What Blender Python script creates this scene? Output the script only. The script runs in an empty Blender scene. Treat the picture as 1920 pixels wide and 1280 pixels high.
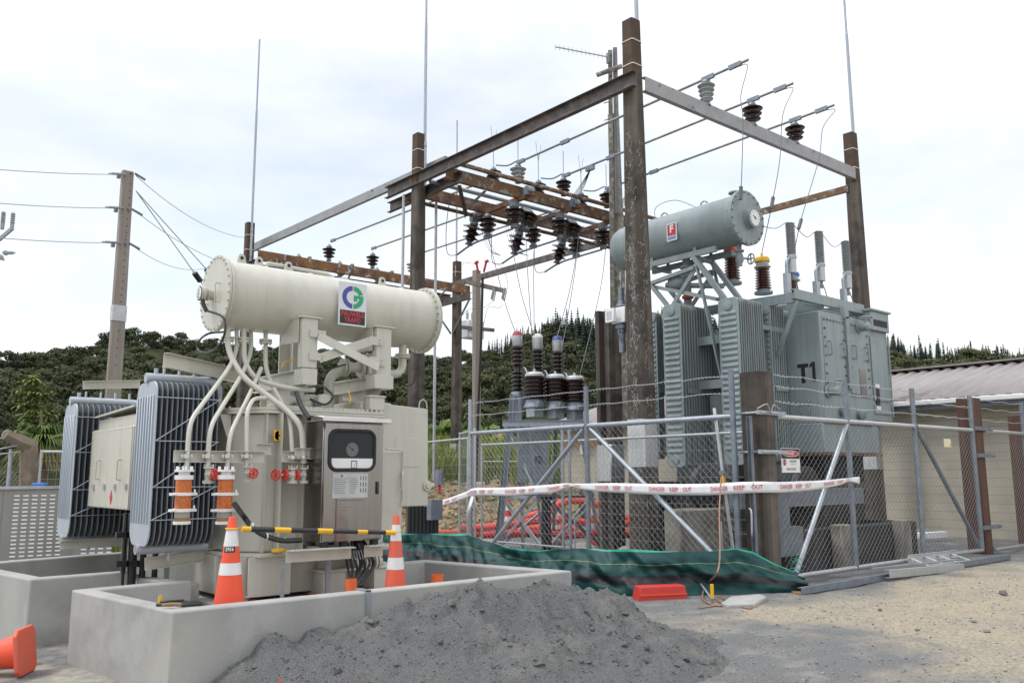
import bpy, bmesh, math, random
import numpy as np
from mathutils import Vector, Matrix
R_ = math.radians
random.seed(7); rng = np.random.default_rng(7)
SC = bpy.context.scene
COL = SC.collection
# ---------------------------------------------------------------- camera
F = 1625.0; PITCH = R_(8.75); YAW = R_(40.28); ROLL = R_(-.3); EYE = 1.6
fw = Vector((math.sin(YAW)*math.cos(PITCH), math.cos(YAW)*math.cos(PITCH), math.sin(PITCH)))
_r = Vector((math.cos(YAW), -math.sin(YAW), 0)); _u = _r.cross(fw)
rt = _r*math.cos(ROLL) + _u*math.sin(ROLL); up = rt.cross(fw)
CP = Vector((0, 0, EYE))
cam = bpy.data.cameras.new('camera'); co = bpy.data.objects.new('camera', cam); COL.objects.link(co)
cam.sensor_width = 36; cam.lens = 36*F/1920; cam.clip_start = .05; cam.clip_end = 5000
co.matrix_world = Matrix(((rt.x, up.x, -fw.x, 0), (rt.y, up.y, -fw.y, 0), (rt.z, up.z, -fw.z, EYE), (0, 0, 0, 1)))
SC.camera = co
# surveying helpers: a sight line through a photo point, met with a known plane of the site
def ray(x, y): return fw + rt*((x-960)/F) - up*((y-640)/F)
def gp(x, y, z=0.): d = ray(x, y); return CP + d*((z-EYE)/d.z)
def xp(x, y, v): d = ray(x, y); return CP + d*(v/d.x)
def yp(x, y, v): d = ray(x, y); return CP + d*(v/d.y)
def dp(x, y, v): return CP + ray(x, y)*v
def proj(p):
    v = Vector(p)-CP; w = v.dot(fw); return (960+F*v.dot(rt)/w, 640-F*v.dot(up)/w)
def zt(py, x, y):
    a, b = -2., 40.
    for _ in range(50):
        m = (a+b)/2
        if proj((x, y, m))[1] > py: a = m
        else: b = m
    return m
# ---------------------------------------------------------------- mesh builder
V = Vector
def frame(d, hint=(0, 0, 1)):
    d = V(d).normalized(); h = V(hint)
    if abs(d.dot(h.normalized())) > .99: h = V((1, 0, 0)) if abs(d.x) < .9 else V((0, 1, 0))
    s = d.cross(h).normalized(); u = s.cross(d).normalized()
    return d, s, u
class MB:
    def __init__(s): s.v = []; s.f = []; s.m = []; s.mi = 0
    def add(s, vs, fs):
        n = len(s.v); s.v += [tuple(p) for p in vs]
        for f in fs: s.f.append([i+n for i in f]); s.m.append(s.mi)
        return s
    def box(s, x0, x1, y0, y1, z0, z1):
        return s.add([(x0,y0,z0),(x1,y0,z0),(x1,y1,z0),(x0,y1,z0),(x0,y0,z1),(x1,y0,z1),(x1,y1,z1),(x0,y1,z1)],
                     [(3,2,1,0),(4,5,6,7),(0,1,5,4),(1,2,6,5),(2,3,7,6),(3,0,4,7)])
    def ext(s, p, q, prof, hint=(0,0,1)):                # extrude a 2-D profile (side, up) from p to q
        p = V(p); q = V(q); d, sd, u = frame(q-p, hint); n = len(prof)
        vs = [p+sd*a+u*b for a, b in prof]+[q+sd*a+u*b for a, b in prof]
        fs = [tuple(range(n-1,-1,-1)), tuple(range(n,2*n))]+[(i,(i+1)%n,(i+1)%n+n,i+n) for i in range(n)]
        return s.add(vs, fs)
    def bar(s, p, q, w, h=None, hint=(0,0,1)):
        h = w if h is None else h; a, b = w/2, h/2
        return s.ext(p, q, [(-a,-b),(a,-b),(a,b),(-a,b)], hint)
    def chan(s, p, q, h, w, t=.012, side=1, hint=(0,0,1)):   # C channel, web on one side
        a, b = w*side, h/2; t1 = t*side
        return s.ext(p, q, [(0,-b),(a,-b),(a,-b+t),(t1,-b+t),(t1,b-t),(a,b-t),(a,b),(0,b)][::side], hint)
    def ang(s, p, q, w, t=.008, side=1, v=-1, hint=(0,0,1)):  # L angle
        a = w*side; b = w*v; t1, t2 = t*side, t*v
        pr = [(0,0),(a,0),(a,t2),(t1,t2),(t1,b),(0,b)]
        return s.ext(p, q, pr, hint)
    def ibeam(s, p, q, h, w, t=.012, hint=(0,0,1)):
        a, b, c = w/2, h/2, t/2
        return s.ext(p, q, [(-a,-b),(a,-b),(a,-b+t),(c,-b+t),(c,b-t),(a,b-t),(a,b),(-a,b),(-a,b-t),(-c,b-t),(-c,-b+t),(-a,-b+t)], hint)
    def poly(s, pts, ev):                                  # prism: polygon + extrusion vector
        pts = [V(p) for p in pts]; e = V(ev); n = len(pts)
        return s.add(pts+[p+e for p in pts], [tuple(range(n-1,-1,-1)), tuple(range(n,2*n))]+[(i,(i+1)%n,(i+1)%n+n,i+n) for i in range(n)])
    def tube(s, pts, r, n=8, cap=True, closed=False):
        pts = [V(p) for p in pts]; m = len(pts); rs = r if isinstance(r, (list,tuple)) else [r]*m
        d0 = (pts[1]-pts[0]); _, sd, u = frame(d0); vs = []
        for i in range(m):
            if closed: t = (pts[(i+1)%m]-pts[i-1])
            else: t = (pts[min(i+1,m-1)]-pts[max(i-1,0)])
            t = t.normalized() if t.length > 1e-9 else V((0,0,1))
            u = (u-t*u.dot(t)); u = u.normalized() if u.length > 1e-6 else frame(t)[2]; sd = t.cross(u)
            for k in range(n):
                a = 2*math.pi*k/n; vs.append(pts[i]+(sd*math.cos(a)+u*math.sin(a))*rs[i])
        fs = []
        for i in range(m if closed else m-1):
            j = (i+1)%m
            for k in range(n): fs.append((i*n+k, i*n+(k+1)%n, j*n+(k+1)%n, j*n+k))
        if cap and not closed: fs += [tuple(range(n-1,-1,-1)), tuple(range((m-1)*n, m*n))]
        return s.add(vs, fs)
    def lathe(s, prof, base=(0,0,0), axis=(0,0,1), n=16):   # prof: (radius, height)
        d, sd, u = frame(axis, (0,0,1)); base = V(base); vs = []; m = len(prof)
        for r, h in prof:
            for k in range(n):
                a = 2*math.pi*k/n; vs.append(base+d*h+(sd*math.cos(a)+u*math.sin(a))*max(r,1e-4))
        fs = [(i*n+k, i*n+(k+1)%n, (i+1)*n+(k+1)%n, (i+1)*n+k) for i in range(m-1) for k in range(n)]
        fs += [tuple(range(n-1,-1,-1)), tuple(range((m-1)*n, m*n))]
        return s.add(vs, fs)
    def cyl(s, p, q, r, n=16, r2=None):
        p = V(p); q = V(q); return s.lathe([(r,0),(r if r2 is None else r2,(q-p).length)], p, q-p, n)
    def bolt(s, p, ax, r=.012, h=.014):
        return s.lathe([(r,0),(r,h*.8),(r*.75,h)], p, ax, 6)
    def grid(s, fn, nu, nv, flip=False):
        vs = [fn(i/nu, j/nv) for j in range(nv+1) for i in range(nu+1)]; w = nu+1
        fs = [(j*w+i, j*w+i+1, (j+1)*w+i+1, (j+1)*w+i) for j in range(nv) for i in range(nu)]
        return s.add(vs, [f[::-1] for f in fs] if flip else fs)
    def pieces(s, tol=.02):
        n = len(s.v); par = list(range(n))
        def fd(a):
            while par[a] != a: par[a] = par[par[a]]; a = par[a]
            return a
        for f in s.f:
            r = fd(f[0])
            for i in f[1:]: par[fd(i)] = r
        comp = {}
        for i, f in enumerate(s.f): comp.setdefault(fd(f[0]), []).append(i)
        C = []
        for k, fs in comp.items():
            a = np.array([s.v[i] for f in fs for i in s.f[f]] if False else [s.v[i] for f in [s.f[q] for q in fs] for i in f]); C.append([fs, a.min(0), a.max(0)])
        go = True
        while go and len(C) > 1:
            go = False; out = []
            for c in C:
                for o in out:
                    if (c[1] <= o[2]+tol).all() and (o[1] <= c[2]+tol).all(): o[0] = o[0]+c[0]; o[1] = np.minimum(o[1], c[1]); o[2] = np.maximum(o[2], c[2]); go = True; break
                else: out.append(c)
            C = out
        return [c[0] for c in C]
    def build(s, name, mat, parent=None, bev=0, seg=1, ang=38, loc=None, fix=True, keep=False):
        if parent and fix and not keep and len(s.f) < 6000:
            ps = s.pieces()
            if 1 < len(ps) <= 60:
                res = None
                for fs in ps:
                    t = MB(); idx = {}
                    for q in fs:
                        fc = []
                        for i in s.f[q]:
                            if i not in idx: idx[i] = len(t.v); t.v.append(s.v[i])
                            fc.append(idx[i])
                        t.f.append(fc); t.m.append(s.m[q])
                    o = t.build(name, mat, parent, bev, seg, ang, loc, fix, True); res = res or o
                return res
        me = bpy.data.meshes.new(name)
        org = ORG[parent.name] if parent else (V(loc) if loc is not None else V((0,0,0)))
        me.from_pydata([(x-org[0], y-org[1], z-org[2]) for x, y, z in s.v], [], s.f)
        mats = mat if isinstance(mat, (list,tuple)) else [mat]
        for q in mats: me.materials.append(q)
        if len(mats) > 1: me.polygons.foreach_set('material_index', s.m)
        if fix:
            b = bmesh.new(); b.from_mesh(me); bmesh.ops.recalc_face_normals(b, faces=b.faces); b.to_mesh(me); b.free()
        me.polygons.foreach_set('use_smooth', [True]*len(me.polygons)); me.set_sharp_from_angle(angle=R_(ang)); me.update()
        o = bpy.data.objects.new(name, me); COL.objects.link(o)
        if parent: o.parent = parent
        else: o.location = org
        ORG[o.name] = V(org)
        if bev:
            m = o.modifiers.new('edge', 'BEVEL'); m.width = bev; m.segments = seg; m.limit_method = 'ANGLE'; m.angle_limit = R_(40)
        return o
ORG = {}
def tag(o, label=None, cat=None, group=None, kind=None):
    if label: o['label'] = label
    if cat: o['category'] = cat
    if group: o['group'] = group
    if kind: o['kind'] = kind
    return o
def thing(name, label, cat, loc=(0,0,0), group=None):
    o = bpy.data.objects.new(name, None); COL.objects.link(o); o.location = loc; o.empty_display_size = .2
    ORG[o.name] = V(loc); return tag(o, label, cat, group)
def dup(o, M, label=None, group=None):
    def cp(a, par):
        c = a.copy(); COL.objects.link(c)
        if par: c.parent = par; c.matrix_parent_inverse = Matrix.Identity(4)
        for ch in a.children: cp(ch, c)
        return c
    c = cp(o, None); c.matrix_world = M
    return tag(c, label, None, group)
def placeM(loc, ax=(0,0,1), spin=0, sc=1.):
    d, sd, u = frame(ax, (0,1,.001)); m = Matrix((sd, u, d)).transposed().to_4x4()
    m = m @ Matrix.Rotation(spin, 4, 'Z') @ Matrix.Scale(sc, 4); m.translation = V(loc); return m
def smooth_path(pts, k=6):                                # Catmull-Rom
    pts = [V(p) for p in pts]; P = [pts[0]*2-pts[1]]+pts+[pts[-1]*2-pts[-2]]; out = []
    for i in range(1, len(P)-2):
        for j in range(k):
            t = j/k; a, b, c, d = P[i-1:i+3]
            out.append(.5*((2*b)+(c-a)*t+(2*a-5*b+4*c-d)*t*t+(3*b-a-3*c+d)*t*t*t))
    return out+[pts[-1]]
def bend(pts, r=.08, k=5):                                # polyline with rounded corners
    pts = [V(p) for p in pts]; out = [pts[0]]
    for i in range(1, len(pts)-1):
        a, b, c = pts[i-1:i+2]; d1 = (a-b); d2 = (c-b); rr = min(r, d1.length*.45, d2.length*.45)
        p = b+d1.normalized()*rr; q = b+d2.normalized()*rr
        for j in range(k+1):
            t = j/k; out.append(p*(1-t)**2+b*2*t*(1-t)+q*t*t)
    return out+[pts[-1]]
def sag(p, q, s, n=12):
    p = V(p); q = V(q); return [p.lerp(q, i/n)-V((0,0,s*4*(i/n)*(1-i/n))) for i in range(n+1)]
_txt = {}
def textmesh(t, size=1., bold=.0, sx=1.):
    k = (t, bold)
    if k not in _txt:
        c = bpy.data.curves.new('t', 'FONT'); c.body = t; c.offset = bold; c.resolution_u = 2; c.align_x = 'CENTER'; c.align_y = 'CENTER'
        o = bpy.data.objects.new('t', c); COL.objects.link(o); bpy.context.view_layer.update()
        me = o.evaluated_get(bpy.context.evaluated_depsgraph_get()).to_mesh()
        _txt[k] = ([tuple(v.co) for v in me.vertices], [tuple(p.vertices) for p in me.polygons])
        o.to_mesh_clear(); bpy.data.objects.remove(o); bpy.data.curves.remove(c)
    vs, fs = _txt[k]; return [(x*size*sx, y*size) for x, y, z in vs], fs
def text(mb, t, o, right, upv, size, bold=0., sx=1.):
    vs, fs = textmesh(t, 1, bold); o = V(o); r = V(right).normalized(); u = V(upv).normalized()
    return mb.add([o+r*(x*size*sx)+u*(y*size) for x, y in vs], fs)
# ---------------------------------------------------------------- materials
def rgb(*c): return (c[0], c[1], c[2], 1)
def mat(name, col, rough=.5, metal=0., col2=None, ns=3., nd=6., lo=.35, hi=.65, bump=0., bs=40., spec=None, stretch=None, col3=None, ns3=1.2, lo3=.55, hi3=.75, coat=0., rvar=0., trans=0., alpha=1., gen=False, add_world=False):
    m = bpy.data.materials.new(name); m.use_nodes = True; nt = m.node_tree; N = nt.nodes; L = nt.links
    b = N['Principled BSDF']; b.inputs['Base Color'].default_value = rgb(*col); b.inputs['Roughness'].default_value = rough; b.inputs['Metallic'].default_value = metal
    if spec is not None: b.inputs['Specular IOR Level'].default_value = spec
    if coat: b.inputs['Coat Weight'].default_value = coat; b.inputs['Coat Roughness'].default_value = .12
    if trans: b.inputs['Transmission Weight'].default_value = trans
    if alpha < 1: b.inputs['Alpha'].default_value = alpha
    tc = N.new('ShaderNodeTexCoord'); src = tc.outputs['Object']
    if add_world: src = N.new('ShaderNodeNewGeometry').outputs['Position']
    if stretch:
        mp = N.new('ShaderNodeMapping'); mp.inputs['Scale'].default_value = stretch; L.new(src, mp.inputs['Vector']); vec = mp.outputs['Vector']
    else: vec = src
    def noise(sc, det, v): n = N.new('ShaderNodeTexNoise'); n.inputs['Scale'].default_value = sc; n.inputs['Detail'].default_value = det; n.inputs['Roughness'].default_value = .62; L.new(v, n.inputs['Vector']); return n
    def ramp(n, a, c):
        r = N.new('ShaderNodeMapRange'); r.inputs['From Min'].default_value = a; r.inputs['From Max'].default_value = c; L.new(n.outputs['Fac'], r.inputs['Value']); return r.outputs['Result']
    out = None
    if col2:
        n1 = noise(ns, nd, vec); x = N.new('ShaderNodeMix'); x.data_type = 'RGBA'; L.new(ramp(n1, lo, hi), x.inputs['Factor'])
        x.inputs[6].default_value = rgb(*col); x.inputs[7].default_value = rgb(*col2); out = x.outputs[2]
    if col3:
        n3 = noise(ns3, 8, src); y = N.new('ShaderNodeMix'); y.data_type = 'RGBA'; L.new(ramp(n3, lo3, hi3), y.inputs['Factor'])
        if out: L.new(out, y.inputs[6])
        else: y.inputs[6].default_value = rgb(*col)
        y.inputs[7].default_value = rgb(*col3); out = y.outputs[2]
    if out: L.new(out, b.inputs['Base Color'])
    if rvar:
        n4 = noise(ns*2.3, 5, vec); mr = N.new('ShaderNodeMapRange'); L.new(n4.outputs['Fac'], mr.inputs['Value'])
        mr.inputs['From Min'].default_value = .3; mr.inputs['From Max'].default_value = .7; mr.inputs['To Min'].default_value = max(.03, rough-rvar); mr.inputs['To Max'].default_value = min(1, rough+rvar); L.new(mr.outputs['Result'], b.inputs['Roughness'])
    if bump:
        n2 = noise(bs, 8, vec); bp = N.new('ShaderNodeBump'); bp.inputs['Strength'].default_value = bump; bp.inputs['Distance'].default_value = .02; L.new(n2.outputs['Fac'], bp.inputs['Height']); L.new(bp.outputs['Normal'], b.inputs['Normal'])
    return m
M = {}
def dm(k, *a, **kw): M[k] = mat(k, *a, **kw)
dm('cream', (.515,.50,.435), .36, col2=(.46,.44,.375), ns=1.4, stretch=(5,5,.35), lo=.45, hi=.75, bump=.03, bs=20, rvar=.1, col3=(.42,.40,.335), ns3=2.1, lo3=.56, hi3=.78)
dm('t1', (.265,.312,.32), .45, col2=(.215,.256,.263), ns=1.6, stretch=(4,4,.3), bump=.04, bs=40, rvar=.1, col3=(.19,.205,.19), ns3=2.5, lo3=.58, hi3=.8)
dm('t1fin', (.225,.265,.265), .5, col2=(.155,.16,.14), ns=3., stretch=(3,3,.3), lo=.42, hi=.75, bump=.04)
dm('galv', (.40,.43,.47), .42, .55, col2=(.32,.35,.39), ns=9, bump=.03, bs=60, rvar=.1, col3=(.48,.51,.54), ns3=3., lo3=.55, hi3=.8)
dm('galvrad', (.43,.465,.51), .5, .25, col2=(.37,.405,.45), ns=4, stretch=(1,1,.2), bump=.03, rvar=.12)
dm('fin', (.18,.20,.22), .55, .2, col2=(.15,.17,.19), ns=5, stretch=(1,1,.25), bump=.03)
dm('galvdark', (.24,.27,.31), .5, .45, col2=(.17,.19,.22), ns=6, bump=.05, rvar=.1)
dm('galvlight', (.50,.51,.52), .38, .5, col2=(.42,.43,.44), ns=7, bump=.03, rvar=.1)
dm('alu', (.62,.63,.64), .3, .85, col2=(.52,.53,.54), ns=3, stretch=(6,6,.3), rvar=.1)
dm('stainless', (.30,.287,.275), .24, 1., col2=(.255,.243,.232), ns=1.5, stretch=(14,14,.5), rvar=.03)
dm('steelbright', (.62,.61,.59), .3, .9, rvar=.08, col2=(.55,.54,.52))
dm('concrete', (.37,.365,.348), .85, col2=(.26,.255,.242), ns=2.6, lo=.4, hi=.7, bump=.2, bs=70, col3=(.45,.43,.385), ns3=1.3, lo3=.52, hi3=.75)
dm('concretetop', (.50,.49,.46), .85, col2=(.42,.41,.385), ns=5, bump=.15, bs=60)
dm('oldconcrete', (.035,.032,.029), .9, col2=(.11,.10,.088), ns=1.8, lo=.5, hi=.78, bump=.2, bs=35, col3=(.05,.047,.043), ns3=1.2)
dm('pole', (.075,.061,.05), .92, col2=(.15,.127,.104), ns=1.5, stretch=(4,4,.14), lo=.46, hi=.66, bump=.3, bs=28, col3=(.032,.028,.024), ns3=1.1, lo3=.48, hi3=.62)
dm('poletop', (.06,.04,.029), .9, col2=(.11,.062,.035), ns=4, lo=.42, hi=.72, bump=.22, bs=28, col3=(.05,.04,.032), ns3=2, lo3=.5, hi3=.7)
dm('lichen', (.55,.54,.51), .95, col2=(.38,.37,.34), ns=18)
dm('poleold', (.17,.155,.135), .95, col2=(.36,.35,.32), ns=6, lo=.45, hi=.6, bump=.3, bs=30, col3=(.22,.20,.08), ns3=5, lo3=.55, hi3=.66)
dm('polegrey', (.30,.27,.24), .9, col2=(.23,.19,.165), ns=2.5, stretch=(4,4,.25), bump=.12, bs=40)
dm('rust', (.20,.085,.035), .8, col2=(.085,.055,.045), ns=3.2, lo=.42, hi=.62, bump=.15, bs=40, col3=(.22,.205,.195), ns3=4., lo3=.56, hi3=.64)
dm('rustlight', (.21,.11,.05), .85, col2=(.10,.07,.055), ns=2.6, lo=.42, hi=.6, bump=.2, bs=40, col3=(.30,.28,.25), ns3=5, lo3=.53, hi3=.62)
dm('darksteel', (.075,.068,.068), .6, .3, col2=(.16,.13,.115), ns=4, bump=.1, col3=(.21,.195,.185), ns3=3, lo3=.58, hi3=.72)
dm('greysteel', (.27,.27,.28), .55, .35, col2=(.33,.33,.335), ns=3, bump=.06, col3=(.14,.11,.09), ns3=3.5, lo3=.6, hi3=.72)
dm('busbar', (.30,.32,.32), .5, .5, col2=(.23,.24,.24), ns=6)
dm('wire', (.11,.115,.12), .55, .2)
dm('wirelight', (.42,.43,.44), .5, .4)
dm('meshwire', (.31,.32,.32), .5, .3)
dm('brown', (.020,.012,.011), .22, col2=(.035,.016,.013), ns=7, coat=.15)
dm('brownred', (.13,.035,.025), .2, col2=(.09,.028,.022), ns=7, coat=.3)
dm('greyporc', (.42,.44,.43), .3, col2=(.36,.38,.37), ns=5, coat=.2)
dm('polymer', (.36,.38,.39), .55, col2=(.31,.33,.34), ns=8)
dm('black', (.014,.014,.016), .42, col2=(.02,.02,.022), ns=6)
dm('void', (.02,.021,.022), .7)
dm('rubber', (.02,.02,.021), .75)
dm('red', (.58,.035,.02), .35, rvar=.08, col2=(.5,.03,.02))
dm('redlet', (.50,.03,.045), .5)
dm('orange', (.82,.085,.03), .48, col2=(.70,.078,.032), ns=4, lo=.42, hi=.7, bump=.05, bs=30, rvar=.1, col3=(.50,.14,.09), ns3=7, lo3=.58, hi3=.72)
dm('orangeold', (.72,.10,.05), .55, col2=(.55,.14,.09), ns=5, lo=.4, hi=.7, bump=.06)
dm('pipeorange', (.70,.13,.03), .4, col2=(.62,.12,.03), ns=6)
dm('hose', (.72,.07,.03), .5, col2=(.62,.06,.03), ns=3, bump=.1, bs=25)
dm('hosered', (.58,.03,.022), .5, col2=(.48,.028,.02), ns=3, bump=.1, bs=25)
dm('band', (.70,.69,.68), .4, col2=(.62,.60,.58), ns=9, lo=.45, hi=.75, col3=(.42,.38,.34), ns3=14, lo3=.68, hi3=.76)
dm('yellow', (.78,.44,.015), .4, col2=(.72,.40,.015), ns=6)
dm('silica', (.58,.14,.012), .38, col2=(.38,.075,.01), ns=60, nd=3, lo=.4, hi=.62, coat=.6)
dm('glassgrey', (.30,.29,.26), .2, coat=.6)
dm('white', (.76,.76,.75), .5, col2=(.70,.70,.69), ns=6)
dm('gauge', (.70,.71,.70), .35, coat=.4)
dm('tape', (.80,.79,.79), .38, col2=(.74,.73,.74), ns=12, bump=.08, bs=20)
dm('signblue', (.055,.07,.30), .5)
dm('signgreen', (.02,.33,.14), .5)
dm('signlight', (.62,.63,.66), .45)
dm('wood', (.30,.18,.07), .7, col2=(.22,.12,.05), ns=5)
dm('copper', (.36,.20,.14), .5, .4, col2=(.30,.17,.12), ns=4)
dm('post_brown', (.075,.038,.028), .85, col2=(.12,.06,.043), ns=3, stretch=(4,4,.3), bump=.2, bs=30, col3=(.07,.035,.025), ns3=2)
dm('blue', (.03,.16,.55), .5)
dm('sack', (.40,.36,.31), .9, col2=(.27,.235,.20), ns=8, bump=.3, bs=25)
dm('rock', (.36,.25,.14), .95, col2=(.22,.15,.09), ns=4, bump=.4, bs=12)
dm('trunk', (.20,.165,.12), .95, col2=(.11,.085,.06), ns=6, bump=.3)
dm('signblack', (.016,.016,.017), .5)
# gauge glass / window
g = mat('windowglass', (.012,.014,.015), .06, spec=.3); M['windowglass'] = g
dm('stained', (.25,.23,.195), .9, col2=(.10,.09,.078), ns=2.2, lo=.4, hi=.7, bump=.15, bs=30, add_world=True)
# ---------------------------------------------------------------- world, sun, render
w = bpy.data.worlds.new('World'); SC.world = w; w.use_nodes = True
nt = w.node_tree; N = nt.nodes; L = nt.links; bg = N['Background']
SUN_EL, SUN_AZ = R_(58), R_(-62)             # azimuth from +Y towards +X
sky = N.new('ShaderNodeTexSky'); sky.sky_type = 'NISHITA'; sky.sun_disc = False; sky.sun_elevation = SUN_EL; sky.sun_rotation = SUN_AZ
sm = N.new('ShaderNodeMix'); sm.data_type = 'RGBA'; sm.blend_type = 'MULTIPLY'; sm.inputs['Factor'].default_value = 1
L.new(sky.outputs['Color'], sm.inputs[6]); sm.inputs[7].default_value = (2.3, 2.25, 2.1, 1)
tc = N.new('ShaderNodeTexCoord'); mp = N.new('ShaderNodeMapping'); mp.inputs['Scale'].default_value = (1, 1, 2.6); mp.inputs['Location'].default_value = (.35, .2, .1); L.new(tc.outputs['Generated'], mp.inputs['Vector'])
no = N.new('ShaderNodeTexNoise'); no.inputs['Scale'].default_value = 1.9; no.inputs['Detail'].default_value = 7; no.inputs['Roughness'].default_value = .55; L.new(mp.outputs['Vector'], no.inputs['Vector'])
cr = N.new('ShaderNodeMapRange'); cr.inputs['From Min'].default_value = .34; cr.inputs['From Max'].default_value = .62; cr.inputs['To Min'].default_value = .55; mv = N.new('ShaderNodeVectorMath'); mv.operation = 'DOT_PRODUCT'; mv.inputs[1].default_value = (fw*.25+rt*.75+V((0,0,-.35))); L.new(tc.outputs['Generated'], mv.inputs[0])
ma = N.new('ShaderNodeMath'); ma.operation = 'MULTIPLY_ADD'; ma.inputs[1].default_value = .16; L.new(mv.outputs['Value'], ma.inputs[0]); L.new(no.outputs['Fac'], ma.inputs[2]); L.new(ma.outputs[0], cr.inputs['Value'])
n2 = N.new('ShaderNodeTexNoise'); n2.inputs['Scale'].default_value = 3.2; n2.inputs['Detail'].default_value = 6; L.new(mp.outputs['Vector'], n2.inputs['Vector'])
cb = N.new('ShaderNodeMapRange'); cb.inputs['To Min'].default_value = 10.6; cb.inputs['To Max'].default_value = 13.5; cb.inputs['From Min'].default_value = .3; cb.inputs['From Max'].default_value = .7; L.new(n2.outputs['Fac'], cb.inputs['Value'])
cc = N.new('ShaderNodeMix'); cc.data_type = 'RGBA'; cc.blend_type = 'MULTIPLY'; cc.inputs['Factor'].default_value = 1; cc.inputs[6].default_value = (.975, .99, 1, 1); L.new(cb.outputs['Result'], cc.inputs[7])
mx = N.new('ShaderNodeMix'); mx.data_type = 'RGBA'; L.new(cr.outputs['Result'], mx.inputs['Factor']); L.new(sm.outputs[2], mx.inputs[6]); L.new(cc.outputs[2], mx.inputs[7])
sz_ = N.new('ShaderNodeSeparateXYZ'); L.new(tc.outputs['Generated'], sz_.inputs[0]); zr_ = N.new('ShaderNodeMapRange'); zr_.inputs['From Min'].default_value = .42; zr_.inputs['From Max'].default_value = .95; zr_.inputs['To Min'].default_value = .99; zr_.inputs['To Max'].default_value = 1.9; L.new(sz_.outputs['Z'], zr_.inputs['Value'])
zm_ = N.new('ShaderNodeMix'); zm_.data_type = 'RGBA'; zm_.blend_type = 'MULTIPLY'; zm_.inputs['Factor'].default_value = 1; L.new(mx.outputs[2], zm_.inputs[6]); L.new(zr_.outputs['Result'], zm_.inputs[7]); L.new(zm_.outputs[2], bg.inputs['Color']); bg.inputs['Strength'].default_value = .1
sl = bpy.data.lights.new('sun', 'SUN'); sl.energy = 1.5; sl.angle = R_(12); sl.color = (1, .965, .91); so = bpy.data.objects.new('sun', sl); COL.objects.link(so)
sd = V((math.sin(SUN_AZ)*math.cos(SUN_EL), math.cos(SUN_AZ)*math.cos(SUN_EL), math.sin(SUN_EL)))
so.rotation_euler = sd.to_track_quat('Z', 'Y').to_euler(); so.location = sd*50
SC.view_settings.view_transform = 'Standard'; SC.view_settings.look = 'None'; SC.view_settings.gamma = 1; SC.view_settings.exposure = .0
SC.render.engine = 'CYCLES'; SC.cycles.max_bounces = 8; SC.cycles.transparent_max_bounces = 12
# ---------------------------------------------------------------- numpy noise
def vnoise(x, y, seed=0):
    xi = np.floor(x).astype(int); yi = np.floor(y).astype(int); xf = x-xi; yf = y-yi
    h = lambda a, b: ((np.sin(a*127.1+b*311.7+seed*74.7)*43758.5453) % 1.0)
    u = xf*xf*(3-2*xf); v = yf*yf*(3-2*yf)
    return (h(xi,yi)*(1-u)+h(xi+1,yi)*u)*(1-v)+(h(xi,yi+1)*(1-u)+h(xi+1,yi+1)*u)*v
def fbm(x, y, o=4, seed=0):
    s = 0; a = .5; t = 0
    for k in range(o): s = s+a*vnoise(x*2**k, y*2**k, seed+k); t += a; a *= .5
    return s/t-.5
def npmesh(name, v, f, mats, smooth=True, mi=None, tint=None):
    v = np.asarray(v, np.float32); f = np.asarray(f, np.int32); n = f.shape[1]; me = bpy.data.meshes.new(name)
    me.vertices.add(len(v)); me.vertices.foreach_set('co', v.ravel()); me.loops.add(f.size); me.loops.foreach_set('vertex_index', f.ravel())
    me.polygons.add(len(f)); me.polygons.foreach_set('loop_start', np.arange(len(f), dtype=np.int32)*n)
    for q in (mats if isinstance(mats, list) else [mats]): me.materials.append(q)
    if mi is not None: me.polygons.foreach_set('material_index', np.asarray(mi, np.int32))
    me.polygons.foreach_set('use_smooth', np.full(len(f), smooth)); me.update(calc_edges=True)
    if tint is not None:
        a = me.color_attributes.new('tint', 'FLOAT_COLOR', 'POINT'); a.data.foreach_set('color', np.asarray(tint, np.float32).ravel())
    o = bpy.data.objects.new(name, me); COL.objects.link(o); ORG[o.name] = V((0,0,0)); return o
def gridfaces(nx, ny):
    i, j = np.meshgrid(np.arange(nx-1), np.arange(ny-1)); a = (j*nx+i).ravel(); return np.stack([a, a+1, a+nx+1, a+nx], 1)
# ---------------------------------------------------------------- pile, ground
def smin(a, k): a = np.array(a); return -k*np.log(np.exp(-a/k).sum(0))
ridge = [(yp(px, py, y), sl_) for px, py, y, sl_ in ((470,1236,6.62,.62),(530,1188,6.68,.60),(610,1166,6.62,.60),(690,1138,6.5,.6),(760,1110,6.35,.6),(820,1093,6.2,.6),(890,1083,6.05,.58),(960,1083,5.95,.58),(1030,1086,5.85,.58),(1085,1100,5.75,.5),(1145,1128,5.65,.5),(1205,1154,5.65,.42),(1265,1172,5.7,.30))]
def pile_h(x, y):
    hs = []
    for p, s_ in ridge:
        d = np.sqrt((x-p.x)**2+(y-p.y)**2); hs.append(-(p.z-s_*(np.sqrt(d*d+.05*.05)-.05)))
    h = -smin(hs, .018)-.03
    return h
def ground_h(x, y):
    z = fbm(x*.35, y*.35, 3, 5)*.10+fbm(x*1.7, y*1.7, 3, 9)*.035
    fl = 1/(1+np.exp(-(y-6.2)*4))*1/(1+np.exp(-(9.-x)*3))       # level under the bund and behind
    for c_, k_ in ((4.55, .05), (5.75, .05)): z = z-.035*np.exp(-((y-c_-k_*(x-8)-.12*np.sin(x*.6))/.17)**2)*np.clip((x-7.6)/1.2, 0, 1)*np.clip((16-x)/3, 0, 1)*(1+.5*fbm(x*4, y*4, 2, 15))
    return z*(1-.8*fl)-.02
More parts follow.
